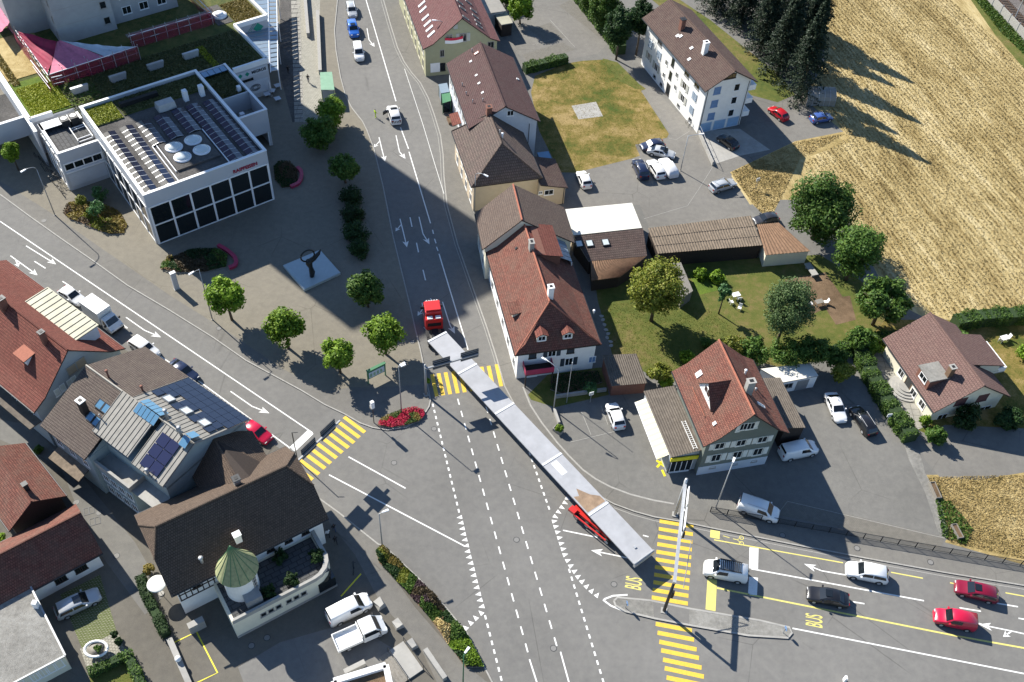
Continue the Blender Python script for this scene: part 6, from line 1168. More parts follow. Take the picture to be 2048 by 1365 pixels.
def cab(r, x0, x1, w_, zh, col, zw, nose=.0):
    """van style cab between x0 (rear) and x1 (front)"""
    mb = MB(); pr = [(x1, .35), (x1 + .02, zw * .62), (x1 - nose * .9 - .05, zw), (x1 - nose - .55, zh - .06), (x1 - nose - .8, zh), (x0 + .05, zh), (x0, zh - .06), (x0, .35)]
    a = mb._a([(x, -w_ * (.9 if z > zw + .1 else 1), z) for x, z in pr]); b = mb._a([(x, w_ * (.9 if z > zw + .1 else 1), z) for x, z in pr]); n = len(pr)
    for k in range(n): l = (k + 1) % n; mb.f.append((a + k, a + l, b + l, b + k)); mb.m.append(0)
    mb.f.append(tuple(a + k for k in range(n - 1, -1, -1))); mb.m.append(0); mb.f.append(tuple(b + k for k in range(n))); mb.m.append(0)
    o = mb.build('cab', mt('car_' + col), r)
    A, B = V((pr[2][0], 0, pr[2][1])), V((pr[3][0], 0, pr[3][1])); d = (B - A); nn = V((d.z, 0, -d.x)).normalized(); A2, B2 = A + d * .06 + nn * .02, A + d * .94 + nn * .02; m = MB(); m.poly([(A2.x, -w_ * .86, A2.z), (A2.x, w_ * .86, A2.z), (B2.x, w_ * .8, B2.z), (B2.x, -w_ * .8, B2.z)]); m.build('windscreen', mt('glass_car'), r)
    for s in (-1, 1):
        y0, y1 = s * (w_ + .012), s * (w_ * .9 + .012); q = [(pr[2][0] - .25, y0, zw + .08), (x0 + .35, y0, zw + .08), (x0 + .35, y1, zh - .18), (pr[3][0] - .05, y1, zh - .18)]; MB().poly(q if s > 0 else q[::-1]).build('side_window', mt('glass_car'), r)
        MB().box(pr[2][0] - .35, pr[2][0] - .2, min(s * w_, s * (w_ + .28)), max(s * w_, s * (w_ + .28)), zw + .1, zw + .45).build('mirror', mt('black'), r); MB().box(x1 - .06, x1 + .03, s * w_ * .72 - .18, s * w_ * .72 + .18, .75, .95).build('headlight', mt('lamp_glass'), r)
    MB().box(x1 - .1, x1 + .06, -w_, w_, .3, .6).build('bumper', mt('black'), r)
    return o
r = rig('box_truck', 'white box truck parked behind the white hatchback on the left road', (208, 638), (245, 664), group=GL)
cab(r, .9, 2.75, .98, 2.15, 'white', 1.3, .5); MB().box(-2.9, .75, -1.05, 1.05, .85, 3.05).build('cargo_box', mt('plastic_white'), r); MB().box(-2.9, 2.0, -.5, .5, .45, .8).build('chassis', mt('dark_metal'), r); wheels(r, [(1.95, -.85, .36), (1.95, .85, .36), (-1.7, -.85, .36), (-1.7, .85, .36)], .36, .25)
r = rig('pickup_truck', 'white crew-cab tipper truck with empty flat bed in the inn yard', (720, 1268), (776, 1243), GZ, group=GP)
cab(r, .1, 2.75, .98, 2.2, 'white', 1.3, .6); MB().box(-2.8, 0, -1.05, 1.05, .85, .95).box(-2.8, -2.72, -1.05, 1.05, .95, 1.3).box(-2.72, 0, -1.05, -.98, .95, 1.3).box(-2.72, 0, .98, 1.05, .95, 1.3).box(-.08, 0, -.98, .98, .95, 1.9).build('flat_bed', mt('plastic_white'), r); MB().box(-2.7, 2.0, -.45, .45, .45, .85).build('chassis', mt('dark_metal'), r); wheels(r, [(1.9, -.85, .36), (1.9, .85, .36), (-1.6, -.85, .36), (-1.6, .85, .36)], .36, .25)
for s in (-1, 1): MB().poly([(1.0, s * .995, 1.38), (.25, s * .995, 1.38), (.25, s * .9, 2.0), (1.0, s * .9, 2.0)][::s]).build('side_window', mt('glass_car'), r)
# heavy haulage: red tractor and a very long sectional deck on a steered bogie
tr = rig('tractor_unit', 'red heavy tractor unit pulling the long grey trailer', (868, 648), (862, 615), 0, zc=1.5)
cab(tr, .3, 2.9, 1.22, 3.5, 'truckred', 1.9, 0); MB().box(.5, 2.2, -1.0, 1.0, 3.5, 3.75).build('roof_deflector', mt('car_truckred'), tr); MB().box(2.2, 2.35, -.9, .9, 3.5, 3.62).build('light_bar', mt('white_trim'), tr)
for k in range(5): MB().cyl((2.3, -.7 + .35 * k, 3.62), .09, .12, 8).build('roof_lamp', mt('lamp_glass'), tr)
MB().box(-3.4, .3, -.45, .45, .7, 1.05).build('chassis', mt('dark_metal'), tr); MB().box(-.5, .25, -1.15, 1.15, .9, 2.9).build('tool_rack', mt('car_truckred'), tr)
for s in (-1, 1): MB().box(-.42, .1, s * .55 - .35, s * .55 + .35, 2.9, 3.0).build('cable_coil', mt('plastic_white'), tr)
MB().box(-.55, -.5, -.9, .9, 1.6, 2.2).build('rear_panel', mt('black'), tr); wheels(tr, [(x, s * 1.0, .5) for x in (2.0, -1.3, -2.6) for s in (-1, 1)], .5, .35)
for x in (-1.3, -2.6):
    for s in (-1, 1): MB().box(x - .6, x + .6, s * 1.05 - .22, s * 1.05 + .22, 1.05, 1.1).build('mudguard', mt('black'), tr)
zt_ = 2.05
F0, F1 = (at(855, 679, zt_) + at(893, 668, zt_)) / 2, (at(1270, 1132, zt_) + at(1310, 1104, zt_)) / 2
d = F1 - F0; LT = d.length; tl = emp('long_trailer', (F0.x, F0.y, 0), math.atan2(d.y, d.x), 'very long grey steel trailer deck in five sections across the junction', 'trailer')
cuts = [0] + [((at(*a, zt_) + at(*b, zt_)) / 2 - F0).length for a, b in (((918, 748), (952, 726)), ((994, 828), (1031, 801)), ((1089, 926), (1129, 903)), ((1183, 1028), (1219, 1000)))] + [LT]
for k in range(5):
    a, b = cuts[k] + .06, cuts[k + 1] - .06; o = MB().box(a, b, -1.48, 1.48, zt_ - .16, zt_).build('deck_section', mt('steel_deck'), tl); MB().box(a + .2, b - .2, -.75, .75, zt_ - .75, zt_ - .16).build('spine_beam', mt('black'), o)
    MB().box(a - .14, a + .16, -1.5, 1.5, zt_, zt_ + .05).build('joint_bar', mt('joint'), tl)
MB().box(LT - .3, LT, -1.5, 1.5, zt_ - .5, zt_ + .12).build('end_beam', mt('galv'), tl); MB().tube([(LT - .15, -1.5, zt_ + .2), (LT - .15, 1.5, zt_ + .2)], .06).build('end_rail', mt('galv'), tl)
MB().prism([(cuts[4] - 2.9, -1.3), (cuts[4] - .3, -1.35), (cuts[4] - .25, 1.35), (cuts[4] - 1.2, 1.3), (cuts[4] - 2.0, .5), (cuts[4] - 3.6, -.3), (cuts[4] - 2.6, -.7)], zt_ + .004, zt_ + .008).build('rust_patch', mt('rust'), tl); MB().box(cuts[3] + .5, cuts[3] + 2.6, -.5, .35, zt_ + .004, zt_ + .008).build('scuffed_patch', mt('joint'), tl); MB().box(LT - 1.9, LT - 1.6, -.1, .2, zt_, zt_ + .12).build('deck_fitting', mt('galv'), tl)
MB().box(.3, 3.5, -.6, .6, .95, zt_ - .28).build('gooseneck', mt('dark_metal'), tl)
bg_ = at(1192, 1040, .9); bo = emp('bogie', (bg_.x, bg_.y, 0), math.atan2(d.y, d.x) + rad(9), 'red steered rear bogie sticking out under the trailer', 'trailer bogie')
MB().box(-2.9, 2.9, -.9, .9, .75, 1.15).build('frame', mt('car_truckred'), bo); MB().box(-3.1, -2.2, -1.45, -.7, 1.0, 1.4).box(-2.2, 2.6, -1.5, -1.35, 1.0, 1.2).build('fender', mt('car_truckred'), bo); wheels(bo, [(x, s * 1.05, .45) for x in (-2.0, -.4, 1.2, 2.6) for s in (-1, 1)], .45, .35); MB().cyl((0, 0, 1.15), .8, .2, 18).build('turntable', mt('dark_metal'), bo)
# ------------------------------------------------------------------ street lamps, gantries, signs
def lamp(label, base, h, arm=0, ang=0, z=GZ, curved=False, mat='grey_metal', double=False):
    p = at(*base, z); r = emp('street_lamp', p, rad(ang), label, 'street lamp', 'street lamps'); MB().tube([(0, 0, 0), (0, 0, h * .5), (0, 0, h)], [.085, .07, .05], 8).build('pole', mt(mat), r, True); MB().cyl((0, 0, 0), .16, .06, 10).build('base_plate', mt('concrete'), r)
    if curved: MB().tube([(0, 0, h)] + [(arm * (1 - math.cos(t)), 0, h + arm * .55 * math.sin(t)) for t in (.4, .8, 1.2, 1.57)], .05, 6).build('arm', mt(mat), r, True); x, zt = arm, h + arm * .55
    elif arm: MB().tube([(0, 0, h - .05), (arm, 0, h + .1)], .045, 6).build('arm', mt(mat), r); x, zt = arm, h + .1
    else: x, zt = .1, h
    MB().hexa([(x - .15, -.1, zt - .06), (x + .65, -.16, zt - .05), (x + .65, .16, zt - .05), (x - .15, .1, zt - .06), (x - .15, -.09, zt + .07), (x + .6, -.13, zt + .05), (x + .6, .13, zt + .05), (x - .15, .09, zt + .07)]).build('lamp_head', mt('white_metal'), r)
    if double: MB().hexa([(x - .15, -.35, zt - .06), (x + .5, -.4, zt - .05), (x + .5, -.2, zt - .05), (x - .15, -.15, zt - .06), (x - .15, -.35, zt + .07), (x + .5, -.38, zt + .05), (x + .5, -.2, zt + .05), (x - .15, -.15, zt + .07)]).build('lamp_head', mt('white_metal'), r)
lamp('street lamp with curved arm beside the bicycles and left road', (110, 431), 8.6, 1.6, -125, curved=True); lamp('tall street lamp on the plaza edge by the first round tree', (425, 640), 9.6, .9, -130); lamp('street lamp standing behind the red flower bed', (803, 826), 9.2, .3, 40, double=True); lamp('street lamp at the top end of the long planting bed', (765, 1095), 7.2, .5, 30); lamp('street lamp at the bottom end of the planting bed', (926, 1372), 7.6, .3, 60, mat='sign_green'); lamp('street lamp with curved arm in front of the hipped townhouse', (1107, 820), 7.6, 1.9, 150, curved=True, mat='galv'); lamp('tall street lamp rising from the fenced pavement', (1431, 1017), 9.6, .1, 70, mat='galv'); lamp('street lamp with side arm on the gravel parking lot', (1361, 342), 7.0, 2.0, 15, mat='galv'); lamp('street lamp between olive house and plum roof', (901, 132), 7.4, 2.6, 180, curved=True)
lamp('street lamp at the corner between beige end wall and brown roof', (949, 425), 7.2, 1.6, -30, curved=True)
fp = emp('flagpole', at(1133, 806, GZ), 0, 'slim pale flagpole behind the small garden wall', 'flagpole'); MB().tube([(0, 0, 0), (0, 0, 8.0)], [.05, .03], 8).build('pole', mt('galv'), fp); MB().cyl((0, 0, 8), .05, .08, 8).build('finial', mt('white_metal'), fp)
def panel(r, T, w_, h, n=5):
    o = MB(T).box(-w_ / 2, w_ / 2, -.06, .04, -h / 2, h / 2).build('sign_panel', mt('dark_metal'), r)
    for k in range(n): z_ = -h / 2 + h * (k + .5) / n; MB(T).box(-w_ / 2, w_ / 2, .04, .09, z_ - .04, z_ + .04).build('stiffener', mt('grey_metal'), o)
    MB(T).box(-w_ / 2 + .05, w_ / 2 - .05, -.08, -.06, -h / 2 + .05, h / 2 - .05).build('sign_face', mt('shutter_blue'), o)
def gantry(label, base, pts, z, panels, mastz, back=1, mat='grey_metal', zb=GZ):
    b = at(*base, zb); A_, B_ = at(*pts[0], z), at(*pts[1], z); d = B_ - A_; ln = d.length; g_ = emp('sign_gantry', b, math.atan2(d.y, d.x), label, 'sign gantry'); L_ = g_.matrix_basis.inverted() if False else None
    R_ = Matrix.Rotation(-math.atan2(d.y, d.x), 4, 'Z'); a = R_ @ (A_ - b); e = R_ @ (B_ - b)
    MB().tube([(0, 0, 0), (0, 0, mastz)], [.16, .13], 10).build('mast', mt(mat), g_, True); MB().box(-.3, .3, -.3, .3, 0, .1).build('foot', mt('concrete'), g_)
    MB().box(min(a.x, 0), e.x, a.y - .1, a.y + .1, z - .12 - zb, z + .12 - zb).box(-.12, .12, min(0, a.y), max(0, a.y), z - .1 - zb, z + .1 - zb).build('beam', mt(mat), g_)
    for f, w_, h in panels: panel(g_, RotT(((1, 0, 0), (0, back, 0), (0, 0, 1)), (a.x + (e.x - a.x) * f, a.y - .2 * back, z - zb)), w_, h)
    return g_
gantry('overhead sign gantry with two dark sign backs above the trailer', (852, 790), ((852, 738), (957, 708)), 5.7, ((.3, 2.3, 1.7), (.84, 2.4, 1.6)), 6.0, -1)
gantry('overhead sign gantry with two dark sign backs above the left zebra', (606, 985), ((596, 922), (680, 842)), 6.0, ((.28, 2.3, 1.9), (.74, 2.4, 1.9)), 6.2, -1)
po = emp('signal_post', at(595, 920, 0), 0, 'thin dark post with small arm at the left zebra', 'post'); MB().tube([(0, 0, 0), (0, 0, 5.6)], .06, 6).tube([(0, 0, 5.55), (.7, .1, 5.6)], .04, 5).build('pole', mt('dark_metal'), po)
tl_ = emp('traffic_signal', at(748, 846, GZ), rad(-50), 'white traffic signal on a short post at the flower bed', 'traffic signal'); MB().tube([(0, 0, 0), (0, 0, 3.2)], .06, 6).build('post', mt('dark_metal'), tl_); MB().box(-.2, .2, -.22, .22, 3.1, 4.3).build('housing', mt('white_trim'), tl_); MB().box(-.5, -.2, -.15, .15, 2.6, 3.1).build('camera_box', mt('grey_metal'), tl_)
# right-hand gantry across the traffic lanes
N0, Nf = at(1328, 1222, .12), at(1350, 1030, GZ); d = Nf - N0; gr = emp('sign_gantry', N0, math.atan2(d.y, d.x), 'long sign gantry on two masts above the right-hand zebra crossing', 'sign gantry'); ln = d.length
MB().tube([(0, 0, 0), (0, 0, 6.9)], [.19, .16], 10).build('mast', mt('dark_metal'), gr, True); MB().tube([(ln, 0, 0), (ln, 0, 7.6)], [.2, .18], 10).build('mast', mt('galv'), gr, True)
MB().box(-.2, ln + .3, -.17, .17, 6.6, 6.95).build('beam', mt('galv'), gr); MB().box(ln - .35, ln + .35, -.35, .35, 0, .12).box(-.35, .35, -.35, .35, 0, .08).build('foot', mt('concrete'), gr)
for x0, w_ in ((ln * .6, 2.6), (ln * .83, 2.4)): o = MB().box(x0 - w_ / 2, x0 + w_ / 2, -.42, -.32, 5.7, 7.7).build('sign_panel', mt('white_trim'), gr); MB().box(x0 - w_ / 2, x0 + w_ / 2, -.32, -.2, 6.7, 6.8).build('bracket', mt('dark_metal'), o)
for f in (.5, .55, .67, .75, .9): MB().box(ln * f - .14, ln * f + .14, -.62, -.42, 5.5, 6.4).build('signal_head', mt('black'), gr)
for x_, z_ in ((.3, 2.8), (.15, 3.4)): MB().box(x_ - .15, x_ + .2, -.45, -.2, z_, z_ + .9).build('signal_head', mt('black'), gr)
MB().tube([(ln * .42, 0, 6.8), (ln * .42, -1.3, 6.9)], .05).tube([(ln * .42, -1.3, 6.9), (ln * .1, -1.4, 3.6)], .05).build('brace', mt('galv'), gr)
for q, rz, lb in (((1251, 1216), .3, 'small round keep-right sign on the island nose'), ((1566, 1266), .2, 'small round keep-right sign on the island tail')):
    s_ = emp('traffic_sign', at(*q, .12), rz, lb, 'traffic sign', 'keep-right signs'); MB().tube([(0, 0, 0), (0, 0, 1.0)], .04, 6).build('post', mt('grey_metal'), s_); MB(RotT(((0, 1, 0), (0, 0, 1), (1, 0, 0)), (.04, 0, 1.05))).cyl((0, 0, 0), .3, .03, 18).build('sign_disc', mt('shutter_blue'), s_)
s_ = emp('traffic_sign', at(1688, 1362, 0), 0, 'small white box sign at the bottom edge of the right road', 'traffic sign'); MB().box(-.12, .12, -.2, .2, 0, .9).build('box', mt('white_trim'), s_)
for q, rz, lb, c in (((1770, 848), .2, 'small white notice on a post in the hedge', 'white_trim'), ((1180, 805), .4, 'small square sign on a post in the front garden', 'white_trim'), ((1511, 377), .5, 'tiny no-parking notice at the edge of the dry verge', 'white_trim')):
    s_ = emp('notice_sign', at(*q, GZ), rz, lb, 'sign'); MB().tube([(0, 0, 0), (0, 0, 1.6)], .035, 6).build('post', mt('galv'), s_); MB().box(-.3, .3, -.03, .03, 1.5, 2.1).build('sign_board', mt(c), s_); MB().box(-.2, .2, -.04, -.03, 1.65, 1.95).build('pictogram', mt('shutter_grey'), s_)
# green information board, stele, bus shelter, phone boxes
A_, B_ = at(737, 768, GZ), at(771, 751, GZ); d = B_ - A_; ib = emp('information_board', (A_ + B_) / 2, math.atan2(d.y, d.x), 'green framed information board in tree shade on the plaza', 'information board'); hw = d.length / 2
MB().box(-hw, hw, -.06, .06, .9, 2.5).build('frame', mt('sign_green'), ib); MB().box(-hw + .15, hw - .15, -.09, -.06, 1.05, 2.1).build('map_panel', mt('screen'), ib); MB().box(-hw - .1, hw + .1, -.2, .2, 2.5, 2.6).build('roof', mt('sign_green'), ib)
for s in (-1, 1): MB().box(s * hw - .07, s * hw + .07, -.07, .07, 0, 2.5).build('post', mt('sign_green'), ib)
for k in range(4): MB().box(-hw + .3 + k * .5, -hw + .6 + k * .5, -.1, -.09, 1.2, 1.8).build('poster', mt('shelter_green'), ib)
st = emp('stele', at(354, 578, GZ), BA, 'slim white pillar sign beside the planted bed', 'pillar sign'); MB().box(-.22, .22, -.35, .35, 0, 3.1).build('pillar', mt('bank_wall'), st); MB().box(-.26, .26, -.39, .39, 3.1, 3.2).build('cap', mt('white_trim'), st); MB().box(-.3, .3, -.43, .43, 0, .08).build('foot', mt('concrete'), st)
def hut(name, label, pts, z, cat, roofm, wallm):
    p = [at(x, y, z) for x, y in pts]; c = sum(p, V()) / 4; r = emp(name, (c.x, c.y, GZ), 0, label, cat); q = [V((v.x - c.x, v.y - c.y, z)) for v in p]; q = q if (q[1] - q[0]).cross(q[2] - q[0]).z > 0 else q[::-1]
    solid([[tuple(v) for v in q]], .12).build('roof', [mt(roofm), mt(wallm)], r)
    for v in q: MB().tube([(v.x * .92, v.y * .92, 0), (v.x * .92, v.y * .92, z - .1)], .06, 6).build('post', mt('sign_green'), r)
    for a, b in ((0, 1), (1, 2), (3, 0)):
        u, w_ = q[a] * .92, q[b] * .92; MB().poly([(u.x, u.y, .2), (w_.x, w_.y, .2), (w_.x, w_.y, z - .3), (u.x, u.y, z - .3)]).build('glass_panel', mt(wallm), r)
    return r
hut('bus_shelter', 'bus shelter with pale green roof beside the upper road', [(640, 146), (664, 145), (669, 181), (642, 181)], 2.7, 'bus shelter', 'shelter_green', 'canopy')
hut('phone_box', 'grey glass phone box by the plum-roofed house', [(877, 170), (894, 167), (899, 185), (882, 188)], 2.4, 'phone box', 'canopy', 'canopy'); hut('phone_box', 'dark green phone box below the grey one', [(883, 188), (900, 186), (902, 203), (885, 208)], 2.3, 'phone box', 'sign_green', 'glass')
# promenade walls
for k, (a, b, lb) in enumerate((((609, -20), (617, 76), 'low pale wall along the promenade, upper end'), ((636, 30), (641, 150), 'dark-sided ramp wall beside the bus shelter'))):
    p, q = at(*a, GZ), at(*b, GZ); d = q - p; r = emp('low_wall', p, math.atan2(d.y, d.x), lb, 'wall'); MB().box(0, d.length, -.25, .25, 0, .9).build('wall', mt('concrete'), r); MB().box(-.03, d.length + .03, -.3, .3, .9, 1.0).build('coping', mt('kerb'), r)
wp, wq = at(1396, 266, GZ), at(1425, 332, GZ); d = wq - wp; r = emp('ramp_wall', wp, math.atan2(d.y, d.x), 'low retaining wall with handrail below the apartment block', 'wall'); MB().box(0, d.length, -.12, .12, 0, .8).build('wall', mt('concrete'), r); MB().tube([(0, 0, 1.6), (d.length, 0, 1.6)], .035).build('handrail', mt('galv'), r)
for k in range(6): MB().tube([(d.length * k / 5, 0, .8), (d.length * k / 5, 0, 1.6)], .03).build('rail_post', mt('galv'), r)
wp, wq = at(1062, 803, GZ), at(1212, 782, GZ); d = wq - wp; r = emp('garden_wall', wp, math.atan2(d.y, d.x), 'low stone wall in front of the small garden', 'wall'); MB().box(3.2, d.length, -.15, .15, 0, .55).build('wall', mt('concrete'), r)
wp, wq = at(1108, 822, GZ), at(1118, 850, GZ); d = wq - wp; r = emp('garden_wall', wp, math.atan2(d.y, d.x), 'short wall end beside the stone planter', 'wall'); MB().box(0, d.length, -.15, .15, 0, .55).build('wall', mt('concrete'), r)
# railing along the right road pavement
fa, fb_ = at(1420, 1024, GZ), at(2075, 1138, GZ); d = fb_ - fa; n_ = 19; rl = emp('railing', fa, math.atan2(d.y, d.x), 'black railing along the pavement above the right road', 'railing'); bay = d.length / n_
mb = MB()
for k in range(16): x = bay * (k + .5) / 16; mb.box(x - .02, x + .02, -.008, .008, .15, 1.0)
pm = mb.mesh('mesh_panel', mt('dark_metal'))
for k in range(n_): link('mesh_panel', pm, rl).location = (bay * k, 0, 0)
for k in range(n_ + 1): MB().tube([(bay * k, 0, 0), (bay * k, 0, 1.15)], .05, 6).build('post', mt('dark_metal'), rl)
for z_ in (.12, 1.08): MB().tube([(0, 0, z_), (d.length, 0, z_)], .04, 6).build('rail', mt('dark_metal'), rl)
# sculpture on a stone slab
sp_ = [at(x, y, .5) for x, y in ((566, 531), (640, 500), (681, 546), (608, 580))]; c = sum(sp_, V()) / 4; r = emp('stone_slab', (c.x, c.y, GZ), 0, 'large square grey-blue stone slab under the sculpture', 'stone slab'); MB().prism([(v.x - c.x, v.y - c.y) for v in sp_], 0, .4).build('slab', mt('slab'), r); MB().prism([((v.x - c.x) * .97, (v.y - c.y) * .97) for v in sp_], .4, .42).build('polished_top', mt('slab'), r)
b = at(624, 553, .52); r = emp('sculpture', b, rad(35), 'dark bronze sculpture with a ring on a twisted stem', 'sculpture'); mb = MB().tube([(0, 0, 0), (.12, 0, .8), (0, 0, 1.8), (-.15, 0, 2.6), (-.2, 0, 3.2)], [.32, .42, .30, .48, .35], 10); mb.build('stem', mt('bronze'), r, True)
MB().tube([(-.2 + 1.0 * math.cos(t), 0, 4.1 + 1.0 * math.sin(t)) for t in [rad(a) for a in range(-60, 250, 18)]], .12, 8).build('ring', mt('bronze'), r, True); MB().tube([(-.1, 0, 2.9), (.7, .1, 3.1), (1.5, .2, 3.6), (1.9, .2, 4.2)], [.4, .35, .25, .06], 8).build('wing', mt('bronze'), r, True)
# curved red benches
def bench(label, pts, z=GZ):
    p = P2(pts, z); c = p[0].copy(); r = emp('curved_bench', c, 0, label, 'bench', 'curved red benches'); L_, R_ = [], []; pts_ = []
    for k in range(len(p) - 1):
        for j in range(4): pts_.append(p[k].lerp(p[k + 1], j / 4))
    pts_.append(p[-1]); q = [pts_[0]] + [(pts_[k - 1] + pts_[k] * 2 + pts_[k + 1]) / 4 for k in range(1, len(pts_) - 1)] + [pts_[-1]]
    for nm, hw, z0, z1, m in (('seat', .28, .38, .5, 'bench_red'), ('plinth', .2, 0, .38, 'bench_red')):
        mb = MB(); ri = []
        for k in range(len(q)):
            d = (q[min(k + 1, len(q) - 1)] - q[max(k - 1, 0)]).normalized(); s = V((-d.y, d.x, 0)) * hw; o = q[k] - c; ri.append(mb._a([o - s + V((0, 0, z0)), o + s + V((0, 0, z0)), o + s + V((0, 0, z1)), o - s + V((0, 0, z1))]))
        for a, b_ in zip(ri, ri[1:]):
            for j in range(4): mb.f.append((a + j, b_ + j, b_ + (j + 1) % 4, a + (j + 1) % 4)); mb.m.append(0)
        mb.f.append((ri[0], ri[0] + 1, ri[0] + 2, ri[0] + 3)); mb.f.append((ri[-1] + 3, ri[-1] + 2, ri[-1] + 1, ri[-1])); mb.m += [0, 0]; mb.build(nm, mt(m), r)
bench('curved red bench beside the bed at the bank corner', [(595, 338), (603, 346), (604, 358), (598, 370), (582, 377)]); bench('curved red bench beside the shaded bed on the plaza', [(437, 494), (455, 504), (470, 517), (474, 528), (470, 535), (459, 539)])
# bicycles
bk = emp('bicycle', (0, 0, 0)); tor = MB(RotT(((1, 0, 0), (0, 0, 1), (0, 1, 0)), (0, 0, 0)))
tor.tube([(.33 * math.cos(2 * math.pi * k / 16), .33 * math.sin(2 * math.pi * k / 16), 0) for k in range(17)], .025, 5, 0, False); wm = tor.mesh('wheel', mt('rubber'), False, False)
for x in (-.52, .52): link('wheel', wm, bk).location = (x, 0, .34)
MB().tube([(-.52, 0, .34), (-.15, 0, .3), (.42, 0, .78), (-.25, 0, .8), (-.52, 0, .34)], .025, 5).tube([(-.15, 0, .3), (-.28, 0, .95)], .022, 5).tube([(.52, 0, .34), (.4, 0, .95)], .022, 5).build('frame', mt('dark_metal'), bk)
MB().box(-.42, -.16, -.07, .07, .93, .99).build('saddle', mt('black'), bk); MB().tube([(.3, -.28, .98), (.42, 0, .95), (.3, .28, .98)], .02, 5).build('handlebar', mt('dark_metal'), bk)
fst = True
for k, (q, a) in enumerate((((76, 317), 80), ((84, 324), 70), ((94, 333), 95), ((88, 340), 60), ((101, 346), 85), ((110, 352), 75), ((114, 359), 95), ((104, 364), 70), ((121, 380), 80), ((128, 374), 95), ((124, 388), 60))):
    o = bk if fst else copy_tree(bk); fst = False; o.location = at(*q, GZ); o.rotation_euler = (rad(6), 0, rad(a - 110)); tag(o, f'parked bicycle, {("first", "second", "third", "fourth", "fifth", "sixth", "seventh", "eighth", "ninth", "tenth", "last")[k]} from the top along the white bank wing', 'bicycle', 'bicycles parked along the bank wing')
for q, a, lb in (((1378, 245), 30, 'bicycle leaning at the corner of the apartment block'), ((1381, 252), 50, 'second bicycle leaning at the apartment block corner'), ((706, 1140), 100, 'bicycle lying against the shaded inn terrace')): o = copy_tree(bk); o.location = at(*q, GZ); o.rotation_euler = (rad(8), 0, rad(a)); tag(o, lb, 'bicycle', 'bicycles by houses')
# stone blocks, planters, troughs, furniture
for q, lb in (((759, 1210), 'dark stone block in the shade beside the panel van'), ((795, 1250), 'pale stone block beside the pavement bed'), ((824, 1291), 'pale stone block nearest the bottom steps')):
    p = at(*q, GZ); r = emp('stone_block', p, rad(-50), lb, 'stone block', 'stone blocks in the inn yard'); rnd = random.Random(len(lb)); j = lambda: rnd.uniform(-.1, .1); MB().hexa([(-.6 + j(), -.45 + j(), 0), (.6 + j(), -.45 + j(), 0), (.6 + j(), .45 + j(), 0), (-.6 + j(), .45 + j(), 0), (-.5 + j(), -.4 + j(), .6 + j()), (.5 + j(), -.35 + j(), .65), (.5 + j(), .35 + j(), .6 + j()), (-.5 + j(), .4 + j(), .65)]).build('block', mt('concrete'), r)
def trough(label, a, b, mat='grey_wood'):
    p, q = at(*a, GZ), at(*b, GZ); d = q - p; L_ = d.length; r = emp('trough', p, math.atan2(d.y, d.x), label, 'planter', 'wooden troughs'); MB().box(0, L_, -.35, -.28, 0, .5).box(0, L_, .28, .35, 0, .5).box(0, .07, -.28, .28, 0, .5).box(L_ - .07, L_, -.28, .28, 0, .5).build('side_board', mt(mat), r); MB().box(.07, L_ - .07, -.28, .28, 0, .38).build('earth', mt('soil'), r)
trough('wooden trough beside the gravel margin, upper one', (1862, 968), (1876, 1000)); trough('wooden trough near the railing, lower one', (1905, 1052), (1920, 1080)); trough('square stone planter with green plant by the trailer', (1108, 858), (1124, 868), 'concrete'); trough('small wooden planter on the pavement by the dark roof', (897, 238), (902, 250), 'wood')
p = at(197, 1306, GZ); r = emp('ring_planter', p, 0, 'white oval ring planter on the cobbled corner', 'planter'); mb = MB(); mb.tube([(1.15 * math.cos(2 * math.pi * k / 24), .85 * math.sin(2 * math.pi * k / 24), .95) for k in range(25)], .15, 8); mb.build('rim', mt('plastic_white'), r, True); MB().lathe((0, 0, 0), [(.35, 0), (.5, .4), (.85, .9)], 18).build('bowl', mt('grey_wood'), r, True); MB().cyl((0, 0, .8), .8, .06, 18).build('earth', mt('soil'), r)
p = at(323, 1188, GZ); r = emp('parasol', p, 0, 'round white garden parasol beside the inn corner', 'parasol'); MB().cyl((0, 0, 0), .03, 2.5, 8).build('pole', mt('galv'), r); MB().lathe((0, 0, 2.3), [(1.05, 0), (.95, .06), (.5, .14), (.04, .2)], 24).build('canopy', mt('shutter_white'), r, True); MB().cyl((0, 0, 0), .3, .1, 12).build('base', mt('concrete'), r)
ch = emp('garden_chair', (0, 0, 0)); MB().box(-.25, .25, -.25, .25, .4, .45).build('seat', mt('plastic_white'), ch); MB().hexa([(-.28, -.25, .45), (-.23, -.25, .45), (-.23, .25, .45), (-.28, .25, .45), (-.42, -.25, .95), (-.37, -.25, .95), (-.37, .25, .95), (-.42, .25, .95)]).build('backrest', mt('plastic_white'), ch)
for x in (-.22, .22):
    for y in (-.22, .22): MB().box(x - .025, x + .025, y - .025, y + .025, 0, .4).build('leg', mt('plastic_white'), ch)
fst = True
for q, a, lb in (((1999, 684), 60, 'white garden chair at the right, nearer the hedge shade'), ((2013, 679), 200, 'white garden chair at the right, farther one'), ((1462, 608), 20, 'white garden chair left of the silver-green tree'), ((1477, 601), 100, 'white garden chair behind the other near the silver-green tree'), ((1620, 611), 10, 'pale garden chair left of the small garden table'), ((1650, 608), 190, 'pale garden chair right of the small garden table'), ((1478, 620), 250, 'overturned white garden chair below the silver-green tree')):
    o = ch if fst else copy_tree(ch); fst = False; o.location = at(*q, GZ); o.rotation_euler = (0, 0, rad(a)); tag(o, lb, 'garden chair', 'white garden chairs')
